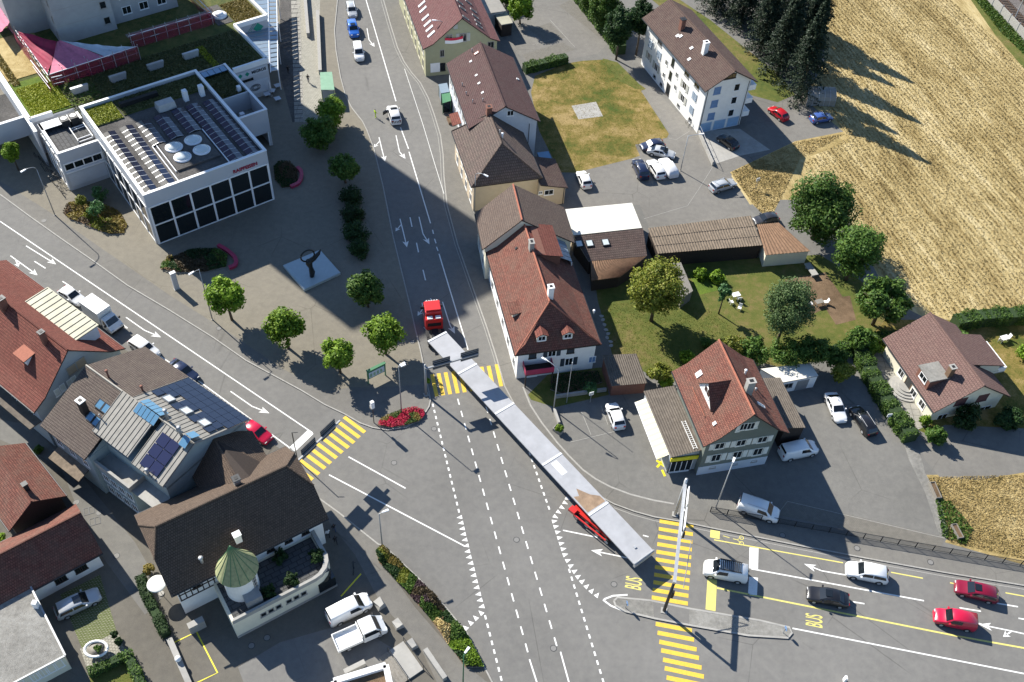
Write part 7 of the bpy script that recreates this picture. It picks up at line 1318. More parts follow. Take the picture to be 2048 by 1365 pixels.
for q, lb in (((1636, 610), 'small wooden garden table between two pale chairs'), ((1470, 596), 'white garden table by the silver-green tree'), ((2006, 682), 'tiny white table between the two right-hand chairs')): r = emp('garden_table', at(*q, GZ), .4, lb, 'garden table'); MB().box(-.6, .6, -.4, .4, .68, .74).build('tabletop', mt('plastic_white' if 'white' in lb else 'grey_wood'), r); [MB().box(x - .03, x + .03, y - .03, y + .03, 0, .68).build('leg', mt('grey_metal'), r) for x in (-.5, .5) for y in (-.32, .32)]
r = emp('garden_bench', at(1620, 545, GZ), rad(-70), 'low concrete ping-pong style bench behind the small shed', 'bench'); MB().box(-1.3, 1.3, -.5, .5, .6, .7).build('slab_top', mt('concrete'), r); MB().box(-1, -.8, -.3, .3, 0, .6).box(.8, 1, -.3, .3, 0, .6).build('support', mt('concrete'), r)
r = emp('steps', at(812, 1322, GZ), rad(-50), 'paved steps with rails at the bottom of the inn yard', 'steps')
MB().box(-1.9, 1.9, -.9, .9, 0, .22).build('landing', mt('concrete'), r)
for k in range(3): MB().box(-1.9, 1.9, -1.35 - .35 * k, -.95 - .35 * k, 0, .18 - .05 * k).build('step', mt('grey_wood'), r)
for y in (-1.0, .95): MB().tube([(-1.9, y, 1.1), (1.9, y, 1.1)], .035).tube([(-1.9, y, 0), (-1.9, y, 1.1)], .035).tube([(1.9, y, 0), (1.9, y, 1.1)], .035).build('handrail', mt('dark_metal'), r)
for a, b, lb in (((851, 1305), (890, 1362), 'pale retaining wall right of the yard steps'), ((690, 1350), (730, 1330), 'low pale wall behind the white parapet')):
    p, q = at(*a, GZ), at(*b, GZ); d = q - p; r = emp('low_wall', p, math.atan2(d.y, d.x), lb, 'wall'); MB().box(0, d.length, -.22, .22, 0, .8).build('wall', mt('kerb'), r); MB().box(-.03, d.length + .03, -.26, .26, .8, .88).build('coping', mt('concrete'), r)
r = emp('wall_strip', at(345, 1292, GZ), math.atan2(*(lambda d: (d.y, d.x))(at(380, 1372, GZ) - at(345, 1292, GZ))), 'low pale wall with a round lamp between drive and yellow bay', 'wall'); MB().box(-.6, 5.5, -.3, .3, 0, .7).build('wall', mt('concrete'), r); MB().lathe((2.2, 0, .7), [(.05, 0), (.28, .12), (.34, .32), (.28, .52), (.05, .64)], 16).build('globe_lamp', mt('plastic_white'), r, True)
for q in ((178, 1022), (190, 1043)): r = emp('grating', at(*q, GZ + .012), rad(25), ('upper' if q[1] < 1030 else 'lower') + ' dark square grating in the alley', 'grating', 'square gratings'); MB().box(-.6, .6, -.5, -.42, 0, .02).box(-.6, .6, .42, .5, 0, .02).box(-.6, -.52, -.42, .42, 0, .02).box(.52, .6, -.42, .42, 0, .02).box(-.05, .05, -.42, .42, 0, .02).build('frame', mt('dark_metal'), r)
# stepping stones in the garden
stn = MB().prism([(.32 * math.cos(k) * (1 + .2 * math.sin(3 * k)), .26 * math.sin(k)) for k in [i * .7 for i in range(9)]], 0, .05).mesh('stepping_stone', mt('concrete'))
SN = ('topmost', 'second', 'third', 'fourth', 'fifth', 'sixth', 'seventh', 'lowest')
for k, q in enumerate(((1203, 633), (1206, 640), (1209, 650), (1212, 660), (1216, 668), (1214, 676), (1221, 684), (1222, 692))): o = link('stepping_stone', stn); o.location = at(*q, GZ + .01); o.rotation_euler.z = k; tag(o, f'{SN[k]} flat stepping stone in the line beside the townhouse', 'stepping stone', 'stepping stones beside the townhouse')
# railway in the top right corner
ra, rb = at(1962, -10, GZ), at(2075, 112, GZ); d = (rb - ra); L_ = d.length; az = math.atan2(d.y, d.x); nb = emp('noise_barrier', ra, az, 'pale concrete noise barrier beside the railway', 'noise barrier'); k = 0.0
pmh = MB().box(.05, 3.2, -.07, .07, 0, 1.9).mesh('barrier_panel', mt('kerb'))
while k < L_ + 30: link('barrier_panel', pmh, nb).location = (k - 12, 0, 0); MB().box(k - 12 - .08, k - 12 + .05, -.14, .14, 0, 2.1).build('barrier_post', mt('galv'), nb); k += 3.3
R_ = Matrix.Rotation(az, 4, 'Z'); bl_ = MB(Matrix.Translation(ra) @ R_).box(-40, L_ + 60, .3, 30, 0, .25).build('railway_bed', mt('ballast')); tag(bl_, kind='structure')
for j, y0 in enumerate((3.2, 8.0)):
    t_ = emp('railway_track', ra + R_ @ V((0, y0, .25)), az, ('nearer' if j == 0 else 'farther') + ' railway track behind the noise barrier', 'railway track', 'railway tracks'); sm_ = MB().box(-.13, .13, -1.25, 1.25, 0, .12).mesh('sleeper', mt('sleeper'))
    for k in range(60): link('sleeper', sm_, t_).location = (-14 + k * .62, 0, 0)
    for s in (-.75, .75): MB().box(-40, L_ + 60, s - .04, s + .04, .12, .26).build('rail', mt('rail'), t_)
cp = emp('catenary_mast', at(2028, 40, GZ), az, 'grey catenary mast between the railway tracks', 'mast'); MB().tube([(0, 0, 0), (0, 0, 7.5)], .12, 8).tube([(0, 0, 6.8), (0, 2.4, 7.0)], .06, 6).build('mast', mt('galv'), cp); MB().box(-.2, .2, -.2, .2, 0, .3).build('foot', mt('concrete'), cp)
# ------------------------------------------------------------------ people
def person(label, q, z, face, shirt, legs, stride=.3, arm=.2, scale=1.0, hair='hair'):
    s = stride
    J = dict(pel=(0, 0, .95), ch=(0, 0, 1.25), nk=(0, 0, 1.48), hd=(.02, 0, 1.58), tp=(.02, 0, 1.74), sl=(0, .19, 1.42), el=(-arm * .4, .26, 1.16), wl=(arm * .5, .27, .92), hl=(arm * .7, .27, .80), sr=(0, -.19, 1.42), er=(arm * .3, -.26, 1.16), wr=(arm, -.27, .95), hr=(arm * 1.2, -.27, .84), pl=(0, .1, .92), kl=(s * .45, .1, .5), al=(s * .5, .1, .09), tl=(s * .5 + .17, .1, .04), pr=(0, -.1, .92), kr=(-s * .1, -.1, .5), ar=(-s * .5, -.1, .10), tr=(-s * .5 + .17, -.1, .04))
    rd = dict(pel=.15, ch=.165, nk=.06, hd=.095, tp=.075, sl=.07, el=.05, wl=.038, hl=.04, sr=.07, er=.05, wr=.038, hr=.04, pl=.095, kl=.065, al=.045, tl=.04, pr=.095, kr=.065, ar=.045, tr=.04)
    E_ = (('pel', 'ch'), ('ch', 'nk'), ('nk', 'hd'), ('hd', 'tp'), ('ch', 'sl'), ('sl', 'el'), ('el', 'wl'), ('wl', 'hl'), ('ch', 'sr'), ('sr', 'er'), ('er', 'wr'), ('wr', 'hr'), ('pel', 'pl'), ('pl', 'kl'), ('kl', 'al'), ('al', 'tl'), ('pel', 'pr'), ('pr', 'kr'), ('kr', 'ar'), ('ar', 'tr'))
    ks = list(J); me = D.meshes.new('body'); me.from_pydata([J[k] for k in ks], [(ks.index(a), ks.index(b)) for a, b in E_], []); o = D.objects.new('body', me); COL.objects.link(o)
    m = o.modifiers.new('s', 'SKIN'); me.skin_vertices.new() if not me.skin_vertices else None
    for i, k in enumerate(ks): sv = me.skin_vertices[0].data[i]; sv.radius = (rd[k] * .8 if k in ('pel', 'ch') else rd[k], rd[k]); sv.use_root = (k == 'pel')
    o.modifiers.new('u', 'SUBSURF').levels = 1; bpy.context.view_layer.update(); m2 = D.meshes.new_from_object(o.evaluated_get(bpy.context.evaluated_depsgraph_get())); D.objects.remove(o); D.meshes.remove(me)
    for n_ in (legs, shirt, 'skin', hair): m2.materials.append(mt(n_))
    for p in m2.polygons:
        c = p.center; p.use_smooth = True; far = abs(c.y) > .22
        p.material_index = 3 if (c.z > 1.67 or (c.z > 1.56 and c.x < .0)) else 2 if c.z > 1.50 or (far and c.z < 1.0) else 1 if c.z > .95 or far else 0
    b = at(*q, z); f = at(*face, z) - b; r = emp('person', b, math.atan2(f.y, f.x), label, 'person', 'people'); bo = link('body', m2, r); bo.scale = (scale,) * 3
person('person in yellow high-visibility clothing standing beside the white escort car', (751, 236), 0, (770, 230), 'hivis', 'hivis', .25, .25); person('person in dark clothes walking on the promenade', (617, 166), GZ, (618, 140), 'cloth_black', 'cloth_blue', .5, .2)
person('person in white top walking in the inn shade', (657, 1075), GZ, (640, 1040), 'cloth_white', 'cloth_black', .4, .2); person('person in black walking behind the white-topped one', (672, 1088), GZ, (660, 1050), 'cloth_black', 'cloth_black', .45, .2); person('person in dark top nearest the road kerb by the inn', (669, 1064), GZ, (655, 1030), 'cloth_black', 'cloth_blue', .3, .2)
person('person in dark jacket under the glass canopy edge', (577, 148), GZ, (575, 120), 'cloth_black', 'cloth_black', .4, .2)
# ------------------------------------------------------------------ vegetation
def leaves(n, size, fn, seed, up=.35):
    """n leaf quads; fn(rng,n)->(points, outward normals)"""
    rng = np.random.default_rng(seed); P, N_ = fn(rng, n)
    nrm = N_ * .6 + rng.normal(0, .55, (len(P), 3)) + np.array([0, 0, up]); nrm /= np.linalg.norm(nrm, axis=1)[:, None] + 1e-9
    t = np.cross(nrm, rng.normal(0, 1, (len(P), 3))); t /= np.linalg.norm(t, axis=1)[:, None] + 1e-9; b = np.cross(nrm, t)
    s = (size * rng.uniform(.6, 1.35, len(P)))[:, None]; t = t * s; b = b * s * .62
    return np.stack([P - t * .5, P + b * .5, P + t * .5, P - b * .5], 1)
def crown_fn(rx, ry, rz, clumps, spread, seed, hollow=.55, flat=0.0):
    rg = np.random.default_rng(seed + 99); d = rg.normal(0, 1, (clumps, 3)); d /= np.linalg.norm(d, axis=1)[:, None]
    rr = hollow + (1 - hollow) * rg.random(clumps) ** .6; C_ = d * rr[:, None] * np.array([rx, ry, rz]) * rg.uniform(.82, 1.06, clumps)[:, None]; C_[:, 2] = np.where(C_[:, 2] < 0, C_[:, 2] * (1 - flat), C_[:, 2]); w_ = rg.uniform(.6, 1.4, clumps)
    def fn(rng, n):
        i = rng.choice(clumps, n, p=w_ / w_.sum()); o = rng.normal(0, 1, (n, 3)); o /= np.linalg.norm(o, axis=1)[:, None]; o *= (rng.random(n) ** .4)[:, None] * spread * w_[i][:, None]
        P = C_[i] + o; N_ = o / spread + P / np.array([rx, ry, rz]) * .6; return P, N_
    return fn
def limb_mesh(h, r, spread, seed, n=6, rz=1.5):
    rnd = random.Random(seed); mb = MB().tube([(0, 0, 0), (rnd.uniform(-.08, .08), rnd.uniform(-.08, .08), h * .5), (rnd.uniform(-.12, .12), rnd.uniform(-.12, .12), h), (0, 0, h + rz * .8)], [r, r * .8, r * .6, r * .15], 8)
    for k in range(n):
        a = 2 * math.pi * k / n + rnd.uniform(-.4, .4); z0 = h * rnd.uniform(.75, 1.1); e = spread * rnd.uniform(.55, .85)
        mb.tube([(0, 0, z0), (e * .5 * math.cos(a), e * .5 * math.sin(a), z0 + rz * .5), (e * math.cos(a), e * math.sin(a), z0 + rz * rnd.uniform(.6, 1.1))], [r * .45, r * .25, r * .08], 5)
    return mb.mesh('trunk', mt('bark'), True, False)
def tree(label, base, top, wpx, mat='leaf_lime', n=7000, leaf=.40, seed=1, z=GZ, ratio=.85, clumps=60, group='trees on the plaza', name='tree', cat='tree', gap=.3, trunk=True):
    """base / crown-centre point in the photo, crown width in photo pixels"""
    b = at(*base, z); zc = hgt(b, *top); sc_ = CAM_F / ((V((b.x, b.y, zc)) - CAMPOS).dot(FWD)); R_ = wpx / sc_ / 2; rz = R_ * ratio
    r = emp(name, b, random.Random(seed).uniform(0, 6), label, cat, group)
    fn = crown_fn(R_ * .86, R_ * .86, rz * .86, clumps, R_ * gap, seed, .35); me = quads('crown', leaves(n, leaf, fn, seed), mt(mat)); o = link('crown', me, r); o.location = (0, 0, zc - z)
    if trunk: link('trunk', limb_mesh(max(.5, zc - rz * .6), R_ * .055 + .06, R_, seed, rz=rz), r)
    return r
PL = 'round trees on the plaza'
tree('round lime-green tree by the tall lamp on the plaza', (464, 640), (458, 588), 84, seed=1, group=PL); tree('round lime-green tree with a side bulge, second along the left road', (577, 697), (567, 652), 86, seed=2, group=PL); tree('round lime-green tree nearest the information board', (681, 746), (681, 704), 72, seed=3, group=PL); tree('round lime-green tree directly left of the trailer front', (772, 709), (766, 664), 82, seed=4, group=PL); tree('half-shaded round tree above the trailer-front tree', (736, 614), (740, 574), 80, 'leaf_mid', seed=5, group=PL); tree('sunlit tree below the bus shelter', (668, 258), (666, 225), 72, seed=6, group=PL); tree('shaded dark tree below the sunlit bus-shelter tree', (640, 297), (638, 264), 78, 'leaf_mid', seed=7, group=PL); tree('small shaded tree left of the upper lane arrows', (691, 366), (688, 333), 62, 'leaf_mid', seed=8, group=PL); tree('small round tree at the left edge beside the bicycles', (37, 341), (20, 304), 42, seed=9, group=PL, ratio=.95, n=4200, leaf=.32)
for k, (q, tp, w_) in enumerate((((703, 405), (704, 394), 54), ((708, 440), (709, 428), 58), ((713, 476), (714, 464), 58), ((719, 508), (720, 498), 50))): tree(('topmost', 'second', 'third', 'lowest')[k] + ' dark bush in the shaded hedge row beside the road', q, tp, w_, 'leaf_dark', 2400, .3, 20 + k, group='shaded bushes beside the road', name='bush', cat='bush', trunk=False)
GT = 'trees behind the sheds'
tree('yellow-green dense tree over the garden shed', (1302, 642), (1288, 568), 120, 'leaf_yellow', 15000, .34, 30, ratio=1.15, clumps=110, group=GT, gap=.26); tree('big tree at the corner of dry verge and field', (1625, 478), (1612, 398), 150, 'leaf_mid', 20000, .40, 31, ratio=.95, clumps=110, group=GT, gap=.24); tree('round green tree right of the rusty shed', (1692, 560), (1680, 480), 112, 'leaf_mid', 14000, .36, 32, ratio=1.1, clumps=80, group=GT); tree('open walnut-like tree above the beige house', (1745, 650), (1735, 585), 118, 'leaf_mid', 8000, .45, 33, ratio=.75, clumps=55, group=GT, gap=.22); tree('silver-green willow-leaved tree in the middle of the garden', (1548, 700), (1535, 598), 112, 'leaf_silver', 16000, .26, 34, ratio=1.25, clumps=120, group=GT, gap=.24)
tree('thin small tree left of the silver-green tree', (1437, 628), (1433, 580), 34, 'leaf_fern', 1100, .28, 35, ratio=1.5, clumps=24, group=GT); tree('bright green tree beside the carport at the top', (1040, 48), (1038, 12), 54, 'leaf_lime', 7000, .38, 36, ratio=1.2, group='trees at the top'); tree('dark shrub tree left of the carport tree', (1012, 12), (1010, -8), 48, 'leaf_mid', 1800, .38, 37, group='trees at the top')
for k, (q, tp, w_, m_) in enumerate((((1232, 120), (1228, 50), 62, 'leaf_dark'), ((1272, 110), (1262, 30), 60, 'leaf_dark'), ((1205, 60), (1200, 10), 70, 'leaf_mid'), ((1185, 20), (1180, -20), 70, 'leaf_mid'))): tree(('dark columnar tree at the lawn corner', 'dark columnar tree touching the apartment block', 'green tree behind the upper parking', 'topmost green tree beyond the upper parking')[k], q, tp, w_, m_, 10000, .38, 40 + k, ratio=1.5, group='trees at the top', clumps=70)
SH = 'garden shrubs between the houses'
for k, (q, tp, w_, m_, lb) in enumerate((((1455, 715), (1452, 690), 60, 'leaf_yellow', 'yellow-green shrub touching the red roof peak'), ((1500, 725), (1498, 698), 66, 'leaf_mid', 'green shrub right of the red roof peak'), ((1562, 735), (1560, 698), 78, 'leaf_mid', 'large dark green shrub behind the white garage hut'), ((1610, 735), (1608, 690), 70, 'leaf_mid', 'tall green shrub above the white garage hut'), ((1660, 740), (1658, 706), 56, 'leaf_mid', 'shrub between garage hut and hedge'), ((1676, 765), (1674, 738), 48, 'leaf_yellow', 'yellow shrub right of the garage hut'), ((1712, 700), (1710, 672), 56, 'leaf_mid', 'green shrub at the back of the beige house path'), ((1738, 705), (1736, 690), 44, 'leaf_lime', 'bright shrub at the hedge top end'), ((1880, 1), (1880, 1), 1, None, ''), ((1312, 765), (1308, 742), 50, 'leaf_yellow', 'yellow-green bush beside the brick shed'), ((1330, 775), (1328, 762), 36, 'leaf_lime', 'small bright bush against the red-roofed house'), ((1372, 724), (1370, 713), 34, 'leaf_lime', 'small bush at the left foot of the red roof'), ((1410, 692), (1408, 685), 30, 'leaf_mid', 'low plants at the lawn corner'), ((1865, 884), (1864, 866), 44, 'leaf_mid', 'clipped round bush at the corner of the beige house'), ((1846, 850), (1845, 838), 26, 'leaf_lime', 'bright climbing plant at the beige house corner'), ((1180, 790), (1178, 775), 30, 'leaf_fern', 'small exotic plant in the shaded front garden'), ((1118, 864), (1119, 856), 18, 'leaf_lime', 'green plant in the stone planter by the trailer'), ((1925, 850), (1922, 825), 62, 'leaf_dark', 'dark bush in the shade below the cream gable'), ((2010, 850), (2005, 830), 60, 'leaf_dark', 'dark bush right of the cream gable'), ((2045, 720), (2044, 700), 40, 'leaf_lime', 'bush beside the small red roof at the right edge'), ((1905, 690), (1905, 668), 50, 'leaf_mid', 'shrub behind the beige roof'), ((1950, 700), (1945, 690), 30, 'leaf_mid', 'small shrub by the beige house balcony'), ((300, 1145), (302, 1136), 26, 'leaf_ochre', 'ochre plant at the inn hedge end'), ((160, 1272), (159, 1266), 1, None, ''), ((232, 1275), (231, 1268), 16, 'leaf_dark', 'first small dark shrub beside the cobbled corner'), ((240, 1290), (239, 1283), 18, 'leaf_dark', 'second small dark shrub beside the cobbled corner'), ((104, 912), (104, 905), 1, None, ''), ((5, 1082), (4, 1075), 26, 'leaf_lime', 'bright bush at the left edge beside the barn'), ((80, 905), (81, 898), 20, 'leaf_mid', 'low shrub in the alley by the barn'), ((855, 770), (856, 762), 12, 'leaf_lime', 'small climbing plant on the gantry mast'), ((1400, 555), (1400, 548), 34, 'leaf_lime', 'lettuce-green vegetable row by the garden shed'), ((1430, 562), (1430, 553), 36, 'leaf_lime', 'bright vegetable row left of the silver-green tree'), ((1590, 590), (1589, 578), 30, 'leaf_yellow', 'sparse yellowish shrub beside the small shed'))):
    if m_: tree(lb, q, tp, w_, m_, 4500 if w_ > 40 else 1500, .3 if w_ > 30 else .22, 60 + k, group=SH, name='shrub', cat='shrub', trunk=False, clumps=36)
def hedge(label, path, wd, h, mat, dens=60, leaf=.22, z=GZ, seed=1, group='hedges', name='hedge', cat='hedge'):
    p = P2(path, z); c = p[0].copy(); rng = np.random.default_rng(seed); out = []; core = MB()
    for a, b in zip(p, p[1:]):
        d = b - a; L_ = d.length; u = np.array(d / L_); s = np.array((-u[1], u[0], 0)); n = int(L_ * (wd + 2 * h) * dens)
        t = rng.random(n) * L_; k = rng.random(n) * (wd + 2 * h); off = np.where(k < h, -wd / 2, np.where(k < h + wd, k - h - wd / 2, wd / 2)); zz_ = np.where(k < h, k, np.where(k < h + wd, h, k - h - wd)); bump_ = 1 + .12 * np.sin(t * 1.7 + seed) + .08 * np.sin(t * 4.1)
        P_ = np.array(a - c)[None] + t[:, None] * u + (off * bump_)[:, None] * s + (zz_ * bump_)[:, None] * np.array([0, 0, 1]); N_ = np.where((k < h)[:, None], -s, np.where((k < h + wd)[:, None], np.array([0, 0, 1.]), s)); out.append(leaves(n, leaf, lambda r_, m_, P_=P_, N_=N_: (P_ + r_.normal(0, .06, P_.shape), N_), seed + len(out)))
        a_, b_ = a - c, b - c; sv = V(s) * wd * .46; e = V((0, 0, h * .93)); core.hexa([a_ - sv, b_ - sv, b_ + sv, a_ + sv, a_ - sv + e, b_ - sv + e, b_ + sv + e, a_ + sv + e])
    r = emp(name, c, 0, label, cat, group); link('foliage', quads('foliage', np.concatenate(out), mt(mat)), r); core.build('branch_core', mt('hedge_core'), r)
hedge('long clipped hedge between parking yard and the beige house', [(1712, 702), (1738, 760), (1775, 822), (1818, 885)], 2.0, 1.7, 'leaf_mid', 80, .24, seed=3); hedge('hedge along the field above the right-hand gardens', [(1905, 655), (1960, 645), (2060, 640), (2200, 640)], 2.0, 1.9, 'leaf_mid', 60, .26, seed=4); hedge('short hedge at the top of the lawn', [(1048, 145), (1090, 135), (1132, 124)], 1.6, 1.5, 'leaf_mid', 60, .26, seed=5); hedge('narrow dark hedge between drive and inn yard', [(284, 1160), (295, 1195), (318, 1240), (334, 1275)], .9, 1.2, 'leaf_dark', 80, .2, seed=6); hedge('clipped hedge at the bottom of the cobbled corner', [(180, 1352), (250, 1318)], .8, 1.0, 'leaf_mid', 80, .2, seed=7); hedge('clipped hedge running down beside the drive', [(255, 1310), (272, 1345), (290, 1385)], .9, 1.0, 'leaf_mid', 80, .2, seed=8); hedge('hedge between the garden and the beige house plot', [(1655, 715), (1720, 690), (1790, 680)], 1.4, 1.5, 'leaf_mid', 60, .26, seed=9); hedge('shaded hedge behind the parking lawn and trees', [(1150, -10), (1225, 85), (1240, 110)], 2.2, 2.0, 'leaf_mid', 50, .3, seed=10)
# spruces beside the apartment block
def spruce(label, base, h, R_, seed, n=19000, z=GZ):
    b = at(*base, z); r = emp('spruce_tree', b, seed, label, 'spruce', 'tall spruces beside the apartment block'); rng = np.random.default_rng(seed)
    nb = 330; f = rng.random(nb) ** .8; zb = h * (.06 + .9 * f); ln = R_ * (1 - f) ** .85 * rng.uniform(.75, 1.15, nb) + .2; a = rng.random(nb) * 6.283; out = []
    m = n // nb
    for k in range(nb):
        t = rng.random(m) ** .75; d = np.array([math.cos(a[k]), math.sin(a[k]), 0]); sd = np.array([-d[1], d[0], 0]); x = t * ln[k]
        P_ = x[:, None] * d + (rng.normal(0, 1, m) * (.12 + .16 * ln[k] * (1 - t)))[:, None] * sd; P_[:, 2] = zb[k] - x * .32 - .05 * x ** 1.5 + rng.normal(0, .08, m) - np.abs(rng.normal(0, .18, m))
        out.append(leaves(m, .33, lambda r_, q_, P_=P_, d=d: (P_, np.tile(d * .2 + np.array([0, 0, .8]), (m, 1))), seed * 1000 + k, .3))
    link('crown', quads('crown', np.concatenate(out), mt('leaf_spruce')), r); MB().tube([(0, 0, 0), (0, 0, h * .5), (0, 0, h)], [.35, .22, .04], 8).build('trunk', mt('bark'), r, True)
for k, (q, h, R_, lb) in enumerate((((1595, 195), 20, 4.6, 'tallest spruce, nearest the storage tent'), ((1555, 150), 19, 4.4, 'spruce left of the tallest one'), ((1600, 130), 19, 4.6, 'spruce at the field edge'), ((1520, 100), 18, 4.2, 'spruce behind the apartment roof'), ((1570, 70), 18, 4.6, 'spruce in the middle of the group'), ((1480, 50), 17, 4.2, 'spruce behind the apartment chimneys'), ((1620, 70), 17, 4.2, 'upper spruce at the field edge'), ((1430, 20), 16, 4.4, 'spruce at the top edge behind the roof'), ((1530, 15), 17, 4.6, 'topmost spruce of the group'))): spruce(lb, q, h, R_, 200 + k)
# planted beds
def bed(label, poly, mat, n, hmax, leaf, seed, z=GZ, soil='soil', mounds=8, group='planted beds', rim=False, name='planting_bed', mats=None):
    p = P2(poly, z); c = sum(p, V()) / len(p); q = [(v.x - c.x, v.y - c.y) for v in p]; r = emp(name, (c.x, c.y, z), 0, label, 'planting bed', group); MB().prism(q, 0, .09, 0, 1).build('edging', [mt(soil), mt('kerb')], r)
    rng = np.random.default_rng(seed); Q = np.array(q); lo, hi = Q.min(0), Q.max(0); pts = np.zeros((0, 2))
    while len(pts) < n:
        t = rng.random((n * 3, 2)) * (hi - lo) + lo; ins = np.zeros(len(t), bool); j = len(Q) - 1
        for i in range(len(Q)):
            cnd = ((Q[i, 1] > t[:, 1]) != (Q[j, 1] > t[:, 1])) & (t[:, 0] < (Q[j, 0] - Q[i, 0]) * (t[:, 1] - Q[i, 1]) / (Q[j, 1] - Q[i, 1] + 1e-12) + Q[i, 0]); ins ^= cnd; j = i
        pts = np.concatenate([pts, t[ins]])
    pts = pts[:n]; mc = pts[rng.choice(n, mounds)]; mh_ = rng.uniform(.35, 1, mounds) * hmax; dd = ((pts[:, None] - mc[None]) ** 2).sum(2); wv = np.exp(-dd / (2 * (.9 ** 2))); hh = (wv * mh_).max(1) + .08; P_ = np.concatenate([pts, (hh * rng.uniform(.6, 1, n))[:, None] + .08], 1)
    own = dd.argmin(1); ms = mats or [mat]
    for k, m_ in enumerate(ms):
        sel = (own % len(ms)) == k
        if sel.sum(): S_ = P_[sel]; link('planting', quads('planting', leaves(len(S_), leaf, lambda r_, q_, S_=S_: (S_, np.tile(np.array([0, 0, .6]), (len(S_), 1))), seed + k), mt(m_)), r)
    return r
bed('ochre and green shrub bed in front of the bank wing', [(127, 428), (135, 412), (160, 402), (200, 408), (240, 425), (255, 452), (248, 468), (222, 470), (195, 462), (165, 448), (140, 440)], 'leaf_ochre', 3200, .9, .3, 1, mats=['leaf_ochre', 'leaf_yellow', 'leaf_ochre', 'leaf_brown']); bed('dark shrub bed with ochre end beside the plaza bench', [(322, 540), (325, 524), (345, 515), (380, 500), (430, 498), (456, 515), (452, 535), (410, 545), (360, 546)], 'leaf_dark', 3000, .8, .3, 2, mats=['leaf_dark', 'leaf_brown', 'leaf_dark', 'leaf_mid']); bed('round brownish bed at the corner of the bank', [(548, 335), (560, 324), (580, 325), (594, 340), (596, 360), (585, 375), (565, 378), (550, 360)], 'leaf_brown', 1600, .6, .26, 3, mats=['leaf_brown', 'leaf_dark'])
for q, tp, w_, m_, lb in (((170, 425), (166, 398), 26, 'leaf_yellow', 'small yellow-green tree in the bed by the bank wing'), ((200, 440), (196, 415), 36, 'leaf_fern', 'fern-green small tree in the bed by the bank wing'), ((203, 402), (200, 384), 40, 'leaf_fern', 'shaded sparse tree behind the bed by the bank wing'), ((340, 520), (338, 522), 24, 'leaf_ochre', 'ochre bush at the lit end of the plaza bed')): tree(lb, q, tp, w_, m_, 1000, .28, int(q[0]), group='small trees in beds', clumps=26)
bed('crescent flower bed of red blooms at the junction tip', [(755, 852), (760, 842), (775, 832), (800, 822), (830, 816), (848, 822), (850, 832), (838, 844), (812, 852), (780, 857)], 'flower_red', 3600, .35, .16, 5, mats=['flower_red', 'flower_red', 'leaf_mid', 'flower_red', 'leaf_ochre'], mounds=14)
bed('upper part of the long planting bed by the inn pavement', [(752, 1106), (766, 1096), (800, 1126), (836, 1160), (820, 1192), (784, 1154), (758, 1126)], 'leaf_mid', 4600, 1.0, .24, 6, mats=['leaf_mid', 'leaf_yellow', 'leaf_dark', 'leaf_ochre']); bed('middle part of the long planting bed with purple foliage', [(836, 1162), (866, 1190), (892, 1220), (866, 1244), (842, 1218), (821, 1194)], 'leaf_purple', 3200, .9, .24, 7, mats=['leaf_purple', 'leaf_brown', 'leaf_mid']); bed('lower part of the long planting bed with bright green hedge and straw patch', [(893, 1222), (936, 1275), (968, 1335), (932, 1335), (894, 1288), (867, 1246)], 'leaf_lime', 4600, .9, .24, 8, mats=['leaf_lime', 'leaf_straw', 'leaf_mid', 'leaf_dark'])
bed('hedge-green planting along the terrace shade of the inn', [(1106, 752), (1195, 742), (1205, 765), (1130, 790), (1100, 780)], 'leaf_dark', 1400, .5, .24, 9, mats=['leaf_dark'])
# rough grass tufts: too many to count
def tufts(name, label, poly, mat, n, leaf, hgt_, seed, z=GZ, streak=None):
    p = P2(poly, z); Q = np.array([(v.x, v.y) for v in p]); rng = np.random.default_rng(seed); lo, hi = Q.min(0), Q.max(0); pts = np.zeros((0, 2))
    while len(pts) < n:
        t = rng.random((n * 2, 2)) * (hi - lo) + lo; ins = np.zeros(len(t), bool); j = len(Q) - 1
        for i in range(len(Q)): cnd = ((Q[i, 1] > t[:, 1]) != (Q[j, 1] > t[:, 1])) & (t[:, 0] < (Q[j, 0] - Q[i, 0]) * (t[:, 1] - Q[i, 1]) / (Q[j, 1] - Q[i, 1] + 1e-12) + Q[i, 0]); ins ^= cnd; j = i
        pts = np.concatenate([pts, t[ins]])
    pts = pts[:n]
    if streak is not None:
        u = np.array([math.cos(rad(streak)), math.sin(rad(streak))]); v = np.array([-u[1], u[0]]); s = pts @ v; s = np.round(s / .8) * .8 + rng.normal(0, .17, n); pts = (pts @ u)[:, None] * u + s[:, None] * v
    P_ = np.concatenate([pts, np.full((n, 1), z) + rng.random((n, 1)) * hgt_ + .02], 1)
    o = link(name, quads(name, leaves(n, leaf, lambda r_, q_: (P_, np.tile(np.array([0, 0, .3]), (n, 1))), seed, .1), mt(mat))); tag(o, label, None, None, 'stuff')
leafmat('tuft_straw', (.30, .24, .09), (.45, .38, .175), (.60, .52, .30), .2)
tufts('stubble', 'pale straw stubble in rows on the field', [(1650, -20), (1880, -20), (1985, 75), (2048, 140), (2080, 300), (2080, 620), (1900, 636), (1790, 600), (1735, 480), (1690, 400), (1600, 330), (1700, 275), (1620, 195), (1660, 110)], 'straw', 90000, .22, .07, 1, streak=-73)
tufts('verge_grass', 'dry yellow grass on the verge by the parking lot', [(1462, 345), (1590, 285), (1690, 268), (1600, 320), (1560, 400), (1535, 440), (1508, 412)], 'drygrass', 8000, .2, .12, 2)
tufts('meadow_grass', 'dry grass on the meadow at the lower right', [(1855, 955), (2060, 950), (2100, 1130), (1900, 1085), (1885, 1010)], 'drygrass', 12000, .18, .08, 3)
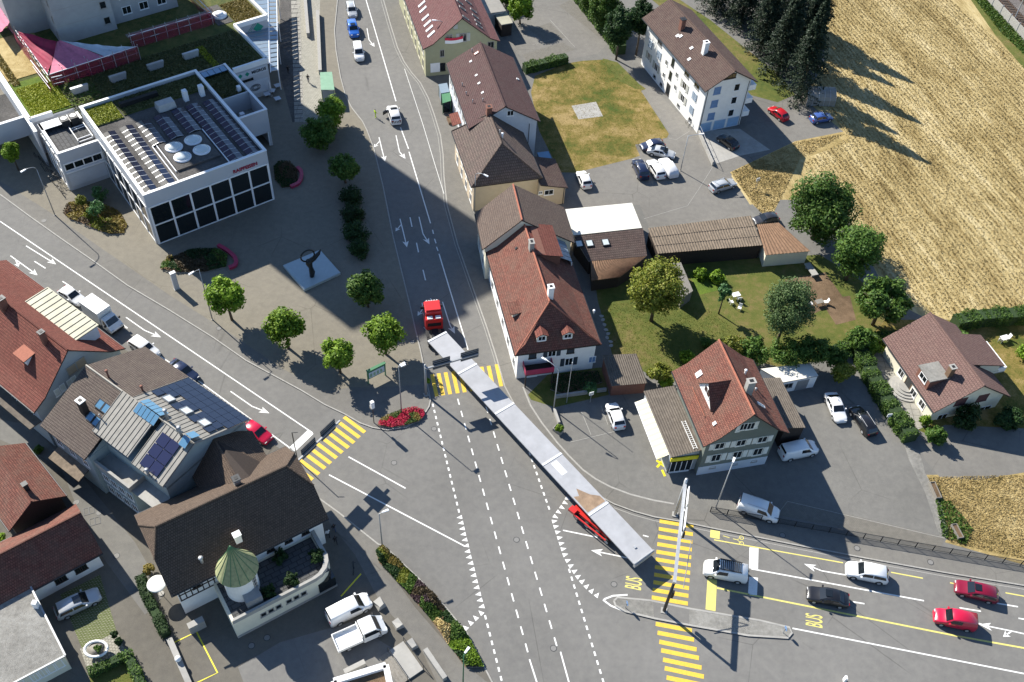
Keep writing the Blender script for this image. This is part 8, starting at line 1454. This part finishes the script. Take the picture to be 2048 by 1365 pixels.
tufts('weed_fringe', 'green weeds along the meadow edge', [(1870, 1000), (1900, 1005), (1945, 1060), (1930, 1090), (1885, 1075), (1878, 1040)], 'leaf_mid', 1600, .26, .25, 4)
tufts('lawn_grass', 'short dry grass on the lawn', [(1068, 190), (1135, 132), (1215, 122), (1275, 170), (1330, 265), (1265, 312), (1150, 340), (1120, 340), (1082, 262)], 'leaf_ochre', 9000, .12, .04, 5)
tufts('garden_grass', 'short green grass in the garden', [(1225, 700), (1200, 610), (1300, 600), (1420, 620), (1520, 700), (1340, 765)], 'leaf_yellow', 6000, .12, .04, 6)
tufts('railway_weeds', 'green weeds below the noise barrier', [(1925, -30), (1962, -10), (2075, 112), (2090, 150), (2000, 65)], 'leaf_mid', 4000, .34, .35, 7)
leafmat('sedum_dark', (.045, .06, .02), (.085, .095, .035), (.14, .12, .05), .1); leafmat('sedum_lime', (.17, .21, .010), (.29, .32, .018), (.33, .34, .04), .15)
def rooftufts(label, x0, x1, y0, y1, z, mat, n, leaf, seed):
    rng = np.random.default_rng(seed); P_ = np.stack([rng.uniform(x0, x1, n), rng.uniform(y0, y1, n), z + rng.random(n) * .12], 1); o = link('sedum_plants', quads('sedum_plants', leaves(n, leaf, lambda r_, q_: (P_, np.tile(np.array([0, 0, .6]), (n, 1))), seed), mt(mat))); o.matrix_world = BT; tag(o, label, None, None, 'stuff')
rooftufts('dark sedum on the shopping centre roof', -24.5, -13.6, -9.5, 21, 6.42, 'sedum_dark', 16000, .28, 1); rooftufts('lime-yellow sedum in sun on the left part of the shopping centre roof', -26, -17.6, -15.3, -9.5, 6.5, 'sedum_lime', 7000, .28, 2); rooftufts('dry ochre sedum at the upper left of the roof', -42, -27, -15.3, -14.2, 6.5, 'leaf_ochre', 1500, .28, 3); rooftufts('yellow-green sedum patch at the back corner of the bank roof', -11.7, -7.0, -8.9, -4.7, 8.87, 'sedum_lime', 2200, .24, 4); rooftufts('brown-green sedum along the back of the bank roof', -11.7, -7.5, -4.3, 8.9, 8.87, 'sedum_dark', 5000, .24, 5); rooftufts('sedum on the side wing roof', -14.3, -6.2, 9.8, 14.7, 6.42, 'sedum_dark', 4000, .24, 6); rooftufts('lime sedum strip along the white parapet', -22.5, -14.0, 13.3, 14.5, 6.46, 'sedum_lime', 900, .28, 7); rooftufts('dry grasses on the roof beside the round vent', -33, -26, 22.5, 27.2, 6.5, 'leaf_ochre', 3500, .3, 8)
for q, tp, w_, m_, lb in (((198, 1304), (198, 1296), 22, 'leaf_mid', 'green plant growing in the white ring planter'),): tree(lb, q, tp, w_, m_, 500, .2, 301, z=1.0, group=SH, name='shrub', cat='shrub', trunk=False, clumps=16)
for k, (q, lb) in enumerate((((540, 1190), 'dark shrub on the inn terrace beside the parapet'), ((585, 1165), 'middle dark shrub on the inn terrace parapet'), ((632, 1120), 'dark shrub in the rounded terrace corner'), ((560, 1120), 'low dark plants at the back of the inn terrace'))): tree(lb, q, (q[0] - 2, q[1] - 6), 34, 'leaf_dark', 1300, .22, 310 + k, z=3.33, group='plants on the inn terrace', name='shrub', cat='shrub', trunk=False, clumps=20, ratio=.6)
